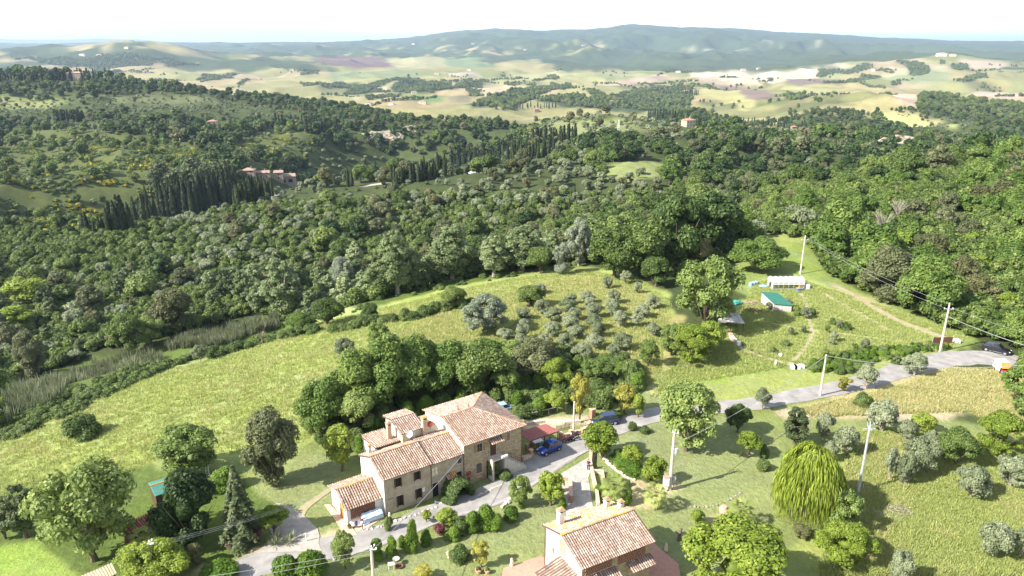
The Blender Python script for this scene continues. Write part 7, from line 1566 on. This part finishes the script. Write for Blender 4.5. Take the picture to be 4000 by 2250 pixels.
item(MB().lathe([(.45,0),(.6,.1),(.6,1.0),(.45,1.15),(.15,1.2)],16), 'water_tank', M['whitepaint'], on(8.4,.6), 'white round water tank at the right end of the greenhouse', 'tank', smooth=False)
M['bluetank'] = simple('blue_tank', (0.30,0.45,0.70), (0.22,0.36,0.60), 2, 0.5)
for i, (px, py) in enumerate(((2932,1118),(2943,1116),(2953,1113))): item(MB().lathe([(.42,0),(.46,.05),(.46,.85),(.42,.9),(.2,.93)],14), 'barrel', M['bluetank'], at(px, py), ('left','middle','right')[i]+' of the three pale blue barrels left of the greenhouse', 'barrel')
item(MB().blob((0,0,.25),1.0,.6,.35,5,.25), 'tarpaulin', M['bluetank'], at(2980,1122), 'crumpled blue sheet by the greenhouse corner', 'tarpaulin'); M['teal'] = simple('teal_net', (0.05,0.27,0.21), (0.03,0.19,0.15), 3, 0.7)
item(MB().blob((0,0,.35),1.3,.9,.5,7,.25), 'tarpaulin', M['teal'], at(2876,1188), 'bright teal tarpaulin heap behind the red roofed shed', 'tarpaulin')
def brush(px, py, w, h, mat, label, n=110, seed=0):
    rs = random.Random(seed); mb = MB()
    for _ in range(n): a = rs.uniform(0, 6.28); q = math.sqrt(rs.random())*w/2; x, y = math.cos(a)*q, math.sin(a)*q*.7; z = rs.uniform(0, h*(1-q/w)); b = rs.uniform(0, 6.28); l = rs.uniform(.4, 1.1); mb.tube([(x-math.cos(b)*l/2,y-math.sin(b)*l/2,z),(x+math.cos(b)*l/2,y+math.sin(b)*l/2,z+rs.uniform(-.1,.25))], rs.uniform(.015,.045), 4, cap=False)
    item(mb, 'brushwood_pile', mat, at(px, py), label, 'pile')
M['driedwood'] = simple('dried_branches', (0.42,0.30,0.24), (0.28,0.2,0.16), 4, 0.9)
brush(2935,1190,3.6,.9,M['driedwood'],'pinkish heap of dry branches left of the green shed'); brush(2945,1218,3.6,.8,M['rust'],'dark heap of scrap in the shade behind the pale shed',90,2); brush(3500,2000,3.4,.7,M['greywood'],'heap of grey firewood right of the metal pole',130,3)
item(MB().box(-1.6,-.5,0,1.6,.5,.06), 'metal_sheet', M['galv'], at(3468,2018)+Vector((0,0,.12)), 'grey metal sheet lying before the firewood', 'sheet', R(-22)); item(MB().box(-.5,-.4,0,.5,.4,.12), 'flat_stone', M['concrete'], at(3537,1906), 'flat pale slab in the grass of the right slope', 'slab', R(20)); item(MB().blob((0,0,.2),1.2,.7,.3,9,.25), 'tarpaulin', M['teal'], at(3330,1945), 'teal tarpaulin at the foot of the metal pole', 'tarpaulin')
for i, (px, py) in enumerate(((2853,1318),(2858,1326),(2864,1333),(2871,1340),(2878,1346),(2885,1350))): item(MB().box(-.3,-.3,0,.3,.3,.7).box(-.34,-.34,.7,.34,.34,.78), 'beehive', M['whitepaint'] if i % 2 else M['brickpale'], at(px, py), '%s hive counted from the shed in the row along the bank' % ('first','second','third','fourth','fifth','sixth')[i], 'beehive')
for i, (px, py) in enumerate(((3100,1441),(3112,1441),(3128,1438))): item(MB().box(-.5,-.4,0,.5,.4,.55).box(-.53,-.43,.55,.53,.43,.6), 'white_box', M['whitepaint'], at(px, py), ('left','middle','right')[i]+' of three white boxes at the track junction', 'box')
item(MB().box(-.12,-.12,0,.12,.12,1.0), 'marker_post', M['whitepaint'], at(3029,1428), 'white post beside the small olive below the allotment', 'post'); item(MB().blob((0,0,.3),.35,.3,.3,3,.1), 'white_sack', M['whitepaint'], at(3048,1392), 'white sack on the allotment path', 'sack'); item(MB().box(-.6,-.5,0,.6,.5,.7), 'white_box', M['whitepaint'], at(3733,1340), 'white box by the gate near the road bend pole', 'box')
# gate and allotment fence posts
a, b = at(3640,1348), at(3718,1345); d = b-a; fr = empty('mesh_gate', a, math.atan2(d.y, d.x), 'brown mesh gate panel behind the road bend pole', 'gate'); Lg = d.to_2d().length
MB().box(0,-.02,.1,Lg,.02,1.5).build('panel', M['rust'], fr); [MB().tube([(x,0,-.2),(x,0,1.9)],.05,5).build('post', M['galv'], fr) for x in (0, Lg/2, Lg)]
rg = random.Random(3); posts = [(3175+i*34, 1168+i*15.2) for i in range(15)]+[(2905+i*40, 1388+i*6) for i in range(6)]
for i, (px, py) in enumerate(posts): item(MB().tube([(0,0,-.2),(0,0,1.3)],.04,5), 'fence_post', M['greywood'], at(px, py), 'thin grey fence post %s' % ('along the dirt track' if i < 15 else 'along the lower allotment edge'), 'fence post', group='thin fence posts '+('along the dirt track' if i < 15 else 'of the lower allotment edge'))
# ------------------------------------------------------------------ walls, stones and garden things
def wall_line(pts, h, t, mat, label, name='low_wall', cap=None):
    P = [at(*p) for p in pts]; c = P[0]; rt = empty(name, c, 0, label, 'wall'); mb = MB(); cb = MB()
    for i in range(len(P)-1):
        a, b_ = P[i]-c, P[i+1]-c; d = (b_-a).to_2d(); l = d.length; an = math.atan2(d.y, d.x); Mx = Matrix.Translation(a) @ Matrix.Rotation(an, 4, 'Z'); e = .004*i
        mb.box(-t/2+e,-t/2+e,-.5,l+t/2-.01*i,t/2-e,h+(b_.z-a.z)*.5+e, 0, Mx)
        if cap: cb.box(-t/2-.03,-t/2-.04-e,h+.003+e,l+t/2+.03,t/2+.04+e,h+.07+e, 0, Mx)
    mb.build('masonry', mat, rt)
    if cap: cb.build('coping', cap, rt)
    return rt
wall_line([(2309,1770),(2305,1815),(2318,1880),(2328,1925)], .55, .35, M['rubble'], 'low pale wall along the right side of the paved drive', cap=M['brickpale']); wall_line([(2330,1935),(2336,1985)], .7, .35, M['rubble'], 'short lower end of the drive wall behind the barn chimneys', cap=M['brickpale'])
wall_line([(2322,1850),(2352,1852),(2356,1880)], .45, .3, M['rubble'], 'small square planter wall joined to the drive wall', cap=M['brickpale']); wall_line([(2180,1885),(2222,1900)], .9, .4, M['brickpale'], 'curved wing wall at the left of the drive entrance', cap=M['brick']); wall_line([(2226,1900),(2230,1965)], 1.1, .4, M['brick'], 'brick wall along the left side of the lower drive', cap=M['brickpale'])
wall_line([(2037,1802),(2078,1786)], .55, .3, M['rubble'], 'low wall at the stair foot of the farmhouse', cap=M['brickpale']); wall_line([(2195,1716),(2240,1702),(2276,1694),(2290,1678),(2305,1660)], .6, .35, M['rubble'], 'curved low wall behind the motorbikes', cap=M['brickpale'])
wall_line([(2060,1660),(2130,1650),(2200,1656),(2262,1652)], .45, .5, M['rubble'], 'rubble garden wall behind the carport')
for i, (px, py, h, w, lb) in enumerate(((2074,1787,1.2,.45,'brick gate pillar nearest the farmhouse stair'),(2038,1806,.9,.4,'short brick pillar at the stair foot'),(2189,1722,1.3,.45,'brick pillar at the right front of the carport'),(2059,1760,1.0,.35,'stone pillar under the carport'),(2229,1706,1.0,.4,'brick pillar behind the motorbikes'),(2277,1700,1.1,.45,'brick pillar at the end of the curved wall'),(2312,1652,2.3,.7,'tall brick gate pier in front of the navy suv'))):
    p = at(px, py); rt = empty('brick_pillar', p, R(33), lb, 'pillar'); MB().box(-w/2,-w/2,-.4,w/2,w/2,h).build('shaft', M['brick'], rt); MB().box(-w/2-.05,-w/2-.05,h,w/2+.05,w/2+.05,h+.08).build('cap', M['brickpale'], rt)
# picket fence
a, b = at(2172,1690), at(2232,1676); d = b-a; L = d.to_2d().length; rt = empty('picket_fence', a, math.atan2(d.y, d.x), 'tan wooden picket fence behind the carport corner', 'fence'); MB().box(0,-.02,.35,L,.02,.43).box(0,-.02,.8,L,.02,.88).build('rail', M['greywood'], rt); mb = MB()
for k in range(int(L/.22)): mb.box(k*.22,.021,0,k*.22+.1,.045,1.1)
mb.build('pickets', M['greywood'], rt)
a, b = at(2040,1648), at(2210,1606); d = b-a; L = d.to_2d().length; rt = empty('wire_fence', a, math.atan2(d.y, d.x), 'pale rail fence on the lawn edge behind the carport', 'fence'); MB().tube([(0,0,1.1),(L,0,1.1)],.05,5).build('rail', M['concrete'], rt)
for k in range(6): MB().tube([(L*k/5,0,-.2),(L*k/5,0,1.1)],.05,5).build('post', M['concrete'], rt)
table(at(2100,1740), 1.5, .9, .75, M['whitepaint'], 'white table in the shade of the carport', R(30)); table(at(2085,1752), 1.3, .8, .72, M['brownwood'], 'dark table left of the white one under the carport', R(30))
def pot(px, py, s, label, plantk=None, mat='terracotta'):
    p = at(px, py); rt = empty('plant_pot', p, 0, label, 'pot'); MB().lathe([(.22*s,0),(.34*s,.42*s),(.37*s,.42*s),(.37*s,.5*s),(.3*s,.5*s),(.28*s,.44*s)],14).build('pot', M[mat], rt)
    if plantk: o = link('plant', crown_mesh(plantk, 0, 0), None, rt, (0,0,.42*s)); o.scale = (.18*s,)*3
pot(2137,1748,1.0,'white pot with plant beside the blue car','shrub','whitepaint'); pot(1869,2240,1.0,'left terracotta bowl at the lawn bottom','shrub'); pot(1904,2242,.9,'right terracotta bowl at the lawn bottom','shrub'); pot(1760,1910,1.0,'dark pot by the farmhouse door','shrub','gutter'); pot(1885,1868,.8,'pot with flowers under the arched window','shrub'); pot(1368,2066,.9,'pot by the annex corner','shrub','gutter'); pot(2150,1726,.9,'terracotta pot under the carport edge','shrub')
item(MB().lathe([(.25,0),(.5,.25),(.62,.6),(.55,.95),(.35,1.15),(.38,1.25),(.3,1.25)],20), 'oil_jar', M['terracotta'], at(2826,2012), 'big round terracotta oil jar beside the lower palm', 'jar', smooth=True)
def statue(px, py, h, label): item(MB().lathe([(.20,0),(.24,.12*h),(.2,.3*h),(.16,.55*h),(.19,.68*h),(.12,.78*h),(.14,.88*h),(.1,.97*h),(.03,h)],12), 'stone_statue', M['rubble'], at(px, py), label, 'statue')
statue(1523,2034,1.15,'pale carved standing stone by the road before the farmhouse'); statue(1999,2212,1.1,'small stone figure at the corner of the red terrace'); statue(2601,2152,1.0,'grey stone figure behind the barn house')
p = at(1417,2072); rt = empty('garden_lamp', p, 0, 'short garden lamp with white globe by the annex', 'lamp'); MB().tube([(0,0,0),(0,0,.95)],.04,6).lathe([(.15,0),(.12,.08)],8).build('post', M['blackpaint'], rt); MB().blob((0,0,1.07),.16,.16,.16,0,0,12,8).build('globe', M['whitepaint'], rt, smooth=True)
item(MB().box(-.25,-.02,.5,.25,.02,1.0).box(-.03,-.03,0,.03,.03,.5), 'sign_board', M['whitepaint'], at(1376,2068), 'small white sign board at the annex corner', 'sign', R(-20)); item(MB().tube([(0,0,0),(0,0,1.1)],.06,8), 'marker_post', M['whitepaint'], at(1197,2116), 'thin white post where the yard meets the road', 'post')
# covered swing seat, laundry rack, basin
p = at(1455,2032); rt = empty('covered_bench', p, TH, 'long bench under a pale blue cover against the brick screen', 'bench'); MB().box(-1.2,-.4,.15,1.2,.4,.25).build('bench_frame', M['blackpaint'], rt); mb = MB(); n = 8
mb.add([(-1.25+2.5*i/n, y, z+.04*math.sin(i*2.1)) for i in range(n+1) for y, z in ((-.55,.2),(-.5,.75),(-.1,1.05),(.4,1.1),(.5,.3))], [(i*5+k, i*5+k+1, (i+1)*5+k+1, (i+1)*5+k) for i in range(n) for k in range(4)]+[(0,1,2,3,4)[::-1], tuple(n*5+k for k in range(5))]); M['palecover'] = simple('pale_cover', (0.50,0.60,0.72), (0.42,0.52,0.64), 2, 0.7); mb.build('cover', M['palecover'], rt)
p = at(1402,2052); rt = empty('drying_rack', p, TH, 'drying rack with white, blue and red laundry by the annex', 'rack'); MB().tube([(-.9,-.3,0),(-.6,.0,.95),(-.9,.3,0)],.015,4).tube([(.9,-.3,0),(.6,0,.95),(.9,.3,0)],.015,4).tube([(-.9,-.28,.95),(.9,-.28,.95)],.012,4).tube([(-.9,.28,.95),(.9,.28,.95)],.012,4).build('rack_frame', M['galv'], rt)
for i, (x, c) in enumerate(((-.75,'whitepaint'),(-.4,'crate_blue'),(-.05,'whitepaint'),(.35,'red_paint'),(.7,'red_paint'))): MB().add([(x-.15,-.3,.95),(x+.15,-.3,.95),(x+.15,-.34,.35),(x-.15,-.34,.35),(x-.15,-.26,.95),(x+.15,-.26,.95),(x+.15,-.24,.4),(x-.15,-.24,.4)],[(0,1,2,3),(7,6,5,4),(0,4,5,1)]).build('laundry', M[c], rt)
item(MB().box(-.4,-.25,0,.4,.25,.05).box(-.4,-.25,.05,-.35,.25,.25).box(.35,-.25,.05,.4,.25,.25).box(-.35,-.25,.05,.35,-.2,.25).box(-.35,.2,.05,.35,.25,.25), 'wash_basin', M['palecover'], at(1430,2050), 'white and blue wash basin on the ground by the laundry', 'basin', R(40))
item(MB().box(-.45,-.3,0,.45,.3,.8), 'brick_meter_house', M['brickpale'], at(902,2140), 'little brick meter house with tiled top by the roadside', 'box', R(20)); 
rt = bpy.context.scene.objects.get('brick_meter_house'); roof_plane(rt, [(-.55,-.45,.8),(.55,-.45,.8),(.55,.4,.98),(-.55,.4,.98)], M['tile_old'], seed=4)
p = at(1529,2222); table(p, .7, .5, .7, M['whitepaint'], 'small white table on the lawn beside the fire bowl', R(10)); item(MB().lathe([(.05,0),(.05,.6),(.1,.62),(.38,.78),(.4,.8),(.1,.68)],14), 'bird_bath', M['concrete'], at(1548,2205), 'stone bird bath on the lawn above the white table', 'bird bath'); item(MB().lathe([(.3,0),(.42,.2),(.45,.22),(.3,.1)],14), 'fire_bowl', M['rust'], at(1560,2218), 'rusty fire bowl on the lawn', 'bowl')
a = at(813,1866); rt = empty('ladder', a, R(20), 'grey aluminium ladder leaning among the trees', 'ladder'); MB().tube([(-.2,0,0),(-.17,.9,3.4)],.035,5).tube([(.2,0,0),(.17,.9,3.4)],.035,5).build('rails', M['whitepaint'], rt)
for k in range(9): t = (k+.7)/10; MB().tube([(-.2,.9*t,3.4*t),(.2,.9*t,3.4*t)],.025,4).build('rung', M['whitepaint'], rt)
p = at(2652,2112); item(MB().tube([(0,0,0),(.05,0,1.1),(.2,0,1.6)],[.25,.2,.14],8).tube([(0,0,.8),(-.5,.1,1.2)],.1,6), 'tree_stump', M['bark'], p, 'dark sawn stump in the shadow behind the barn house', 'stump')
for i, (px, py) in enumerate(((2676,2160),(2712,2185))): item(MB().tube([(0,0,0),(0,0,1.9)],.04,6).tube([(-.5,0,1.85),(.5,0,1.85)],.03,5), 'washing_line_post', M['whitepaint'], at(px, py), ('left','right')[i]+' washing line post on the brick terrace behind the barn', 'post')
M['gutter_stone'] = simple('lawn_stone', (0.30,0.27,0.22), (0.2,0.18,0.15), 3, 0.95)
# stones: borders and road edge, each one a thing
def stones(pts, n, s0, s1, mat, label, group, seed=0):
    P = [at(*p) for p in pts]; rs = random.Random(seed); sg = [(P[i+1]-P[i]).length for i in range(len(P)-1)]; T_ = sum(sg); mesh = []
    for v in range(4): mb = MB().blob((0,0,.12),.5,.38,.34,v+seed,.22,8,5); me = bpy.data.meshes.new('stone'); me.from_pydata(mb.v, [], mb.f); me.update(); me.materials.append(M[mat]); mesh.append(me)
    for k in range(n):
        t = (k+.5)/n*T_; i = 0
        while t > sg[i] and i < len(sg)-1: t -= sg[i]; i += 1
        q = P[i].lerp(P[i+1], t/sg[i]); q += Vector((rs.uniform(-.1,.1), rs.uniform(-.1,.1), 0)); q.z = float(H(q.x, q.y)); s = rs.uniform(s0, s1)
        o = link('stone', mesh[k % 4]); o.location = q; o.scale = (s, s*rs.uniform(.7,1), s*.9); o.rotation_euler = (0,0,rs.uniform(0,3)); tag(o, label, 'stone', group)
stones([(2345,1772),(2362,1796),(2400,1832),(2450,1868),(2482,1876)], 34, .45, .8, 'rubble', 'pale rough stone in the border of the juniper bed', 'stones bordering the juniper bed', 1)
stones([(1405,2078),(1450,2068),(1500,2058),(1560,2035),(1620,2015),(1665,1998),(1712,1980)], 17, .3, .6, 'rubble', 'pale stone on the grass verge before the farmhouse', 'stones on the farmhouse verge', 2)
stones([(1700,1962),(1718,1968),(1735,1962),(1740,1958)], 8, .35, .45, 'whitepaint', 'round white stone in the little ring by the arbour', 'white stones by the arbour', 3); stones([(1868,1938),(1900,1922),(1935,1905),(1965,1895)], 13, .3, .42, 'rubble', 'small kerb stone along the road curve', 'kerb stones of the road curve', 4)
stones([(2645,1960),(2680,1975),(2740,1985),(2800,1975),(2850,1955),(2900,1925)], 20, .25, .5, 'gutter_stone', 'grey stone in the curved row across the lawn', 'stones in the curved lawn row', 5); stones([(1745,2160),(1755,2180),(1775,2195),(1810,2198)], 12, .3, .5, 'rubble', 'stone edging the round rosemary bed', 'stones of the rosemary bed', 6); stones([(1960,1985),(1985,1965),(1998,1950)], 8, .4, .8, 'rubble', 'brown stone on the dry bank by the road', 'stones of the dry bank', 7)
# ------------------------------------------------------------------ palms, ivy arbour, agave, bare trees
def palm_mesh(seed, nf=34, R_=1.55, fan=True):
    rs = np.random.RandomState(seed); V, F = [], []
    for i in range(nf):
        w = i*2.39996; el = math.radians(75-115*(i/nf)); L = R_*rs.uniform(.85,1.1); dx, dy = math.cos(w), math.sin(w); pts = []
        for k in range(5): t = k/4; rr = L*t*math.cos(el)*(1-.12*t*t)+.05; z = L*t*math.sin(el)-.42*L*t*t; pts.append(np.array((dx*rr, dy*rr, z)))
        b = len(V); s = np.array((-dy, dx, 0)); 
        for k in range(5): V += [pts[k]-s*.02, pts[k]+s*.02]
        F += [(b+2*k, b+2*k+1, b+2*k+3, b+2*k+2) for k in range(4)]
        c = pts[3]; ax = (pts[4]-pts[2]); ax /= np.linalg.norm(ax); up = np.cross(s, ax)
        for j in range(15):
            a = math.radians(-100+200*j/14); l = L*.52*(1-.25*abs(j-7)/7)*rs.uniform(.9,1.1); d = ax*math.cos(a)+s*math.sin(a); e = np.cross(up, d)*.045; q = c+d*l*.55+up*.04; t = c+d*l-np.array((0,0,.16*l)); b = len(V); V += [c, q-e, t, q+e]; F.append((b, b+1, b+2, b+3))
    me = mesh_np('palm_crown', np.array(V), F); me.materials.append(M['leaf_palm']); return me
PM = [palm_mesh(i) for i in range(2)]
def palm(px, py, wpx, hpx, label, v=0):
    p = at(px, py); d = proj(p)[2]; s = wpx*d/FPX/3.0; h = max(.5, hpx*d/FPX/.87-1.3*s); rt = empty('palm_tree', p, _vr.uniform(0,6), label, 'palm'); MB().tube([(0,0,-.2),(.02,0,h*.5),(0,0,h)],[.17*s+.03,.13*s+.03,.16*s],9).build('trunk', M['bark'], rt); o = link('crown', PM[v], None, rt, (0,0,h)); o.scale = (s,s,s)
palm(2395,1965,108,112,'bushy fan palm beside the paved drive, left one of the lawn pair'); palm(2557,1992,92,104,'fan palm with yellow lower fronds on the lawn, right one of the pair',1); palm(2885,2062,96,108,'fan palm beside the terracotta jar',1); palm(572,2172,100,115,'fan palm at the lower left under the trees')
def cards_obj(name, L, n, leaf, mat, loc, label, cat, rz=0, core=.8):
    rs = np.random.RandomState(4); V1, F1 = _leaves(L, n, leaf, rs); V2, F2 = _cores(L, core, rs); me = mesh_np(name, np.concatenate([V1, V2]), np.concatenate([F1, F2+len(V1)])); o = link(name, me, M[mat]); o.location = loc; o.rotation_euler[2] = rz; return tag(o, label, cat)
L_ = []
for yy in np.linspace(-1.0, 1.0, 6):
    for k in range(9): a = math.pi*k/8; L_.append(((math.cos(a)*1.45, yy, .35+math.sin(a)*1.75), .42))
for k in range(5): L_.append(((-1.75-.1*k, -.9+.2*k, .4), .5))
cards_obj('ivy_arbour', L_, 6000, .15, 'leaf_shrub', at(1790,1938), 'tunnel shaped arbour covered in ivy before the farmhouse', 'arbour', TH+R(8), .85)
mb = MB(); rs = random.Random(4)
V, F = [], []
for c in range(5):
    cx, cy = rs.uniform(-1,1), rs.uniform(-.8,.8)
    for i in range(34): w = i*2.4; el = math.radians(rs.uniform(8,80)); l = rs.uniform(.7,1.05); d = np.array((math.cos(w)*math.cos(el), math.sin(w)*math.cos(el), math.sin(el))); s = np.array((-math.sin(w), math.cos(w), 0))*.05; o_ = np.array((cx,cy,.15)); b = len(V); V += [o_-s*.6, o_+d*l*.5-s, o_+d*l, o_+d*l*.5+s]; F.append((b,b+1,b+2,b+3))
me = mesh_np('agave', np.array(V), F); o = link('yucca_clump', me, M['leaf_olive']); o.location = at(1104,2118); o.scale = (1.3,)*3; tag(o, 'spiky grey green yucca clump by the road', 'plant')
def bare_tree(px, py, wpx, hpx, label, seed=0, mat='pale_bark'):
    p = at(px, py); d = proj(p)[2]; h = hpx*d/FPX/.9; w = wpx*d/FPX; rs = random.Random(seed); rt = empty('bare_tree', p, 0, label, 'tree'); tr = MB().tube([(0,0,-.2),(0,0,h*.3),(.05*w,0,h*.45)],[.05*h,.035*h,.025*h],7); tr.build('trunk', M[mat], rt); br = MB()
    for i in range(34):
        a = rs.uniform(0,6.28); q = w*rs.uniform(.25,.5); z = h*rs.uniform(.6,1); m_ = (math.cos(a)*q*.5, math.sin(a)*q*.5, h*.35+(z-h*.35)*.6); e = (math.cos(a)*q, math.sin(a)*q, z); br.tube([(0,0,h*.33),m_,e],[.008*h,.005*h,.002*h],4)
        for j in range(3): b_ = a+rs.uniform(-1,1); br.tube([m_,(m_[0]+math.cos(b_)*q*.4,m_[1]+math.sin(b_)*q*.4,m_[2]+h*.15)],[.006*h,.002*h],3)
    br.build('branches', M[mat], rt)
bare_tree(1026,1345,50,55,'small bare grey tree at the meadow edge'); bare_tree(3440,950,90,125,'leafless pale tree rising above the right wood',2); bare_tree(3500,880,70,100,'second bare whitish tree in the right wood',5); bare_tree(3700,1115,60,80,'little bare tree in the right wood',6)
# ------------------------------------------------------------------ summer haze over the whole landscape
def make_haze():
    mb = MB(); mb.box(-70000, -400, -900, 70000, 70000, 430)
    m = bpy.data.materials.new('haze_air'); m.use_nodes = True; nt = m.node_tree; nt.nodes.clear()
    out = nt.nodes.new('ShaderNodeOutputMaterial'); pv = nt.nodes.new('ShaderNodeVolumePrincipled')
    pv.inputs['Color'].default_value = (0.56, 0.73, 1.0, 1); pv.inputs['Density'].default_value = HAZE; pv.inputs['Anisotropy'].default_value = 0.25
    nt.links.new(pv.outputs[0], out.inputs['Volume'])
    o = mb.build('haze', m); tag(o, 'pale blue summer haze thickening towards the far hills', 'haze', kind='stuff'); o.data.update()
HAZE = 4.3e-5
make_haze()
# things that would otherwise read alike are told apart by their order across the view
def number_labels():
    bpy.context.view_layer.update(); by = {}
    for o in S.objects:
        if o.parent is None and o.get('label') and o.get('category') and not o.get('kind'): by.setdefault(o['label'], []).append(o)
    for lab, os_ in by.items():
        if len(os_) < 2: continue
        os_.sort(key=lambda o: proj(o.matrix_world.translation)[0]); n = len(os_)
        for i, o in enumerate(os_):
            k = i+1; sf = 'th' if 10 < k % 100 < 14 else {1:'st',2:'nd',3:'rd'}.get(k % 10, 'th'); l2 = lab if len(lab.split()) <= 13 else ' '.join(lab.split()[1:]); o['label'] = ('%s, %d%s from left' % (l2, k, sf)) if len(l2.split()) <= 13 else lab
number_labels()
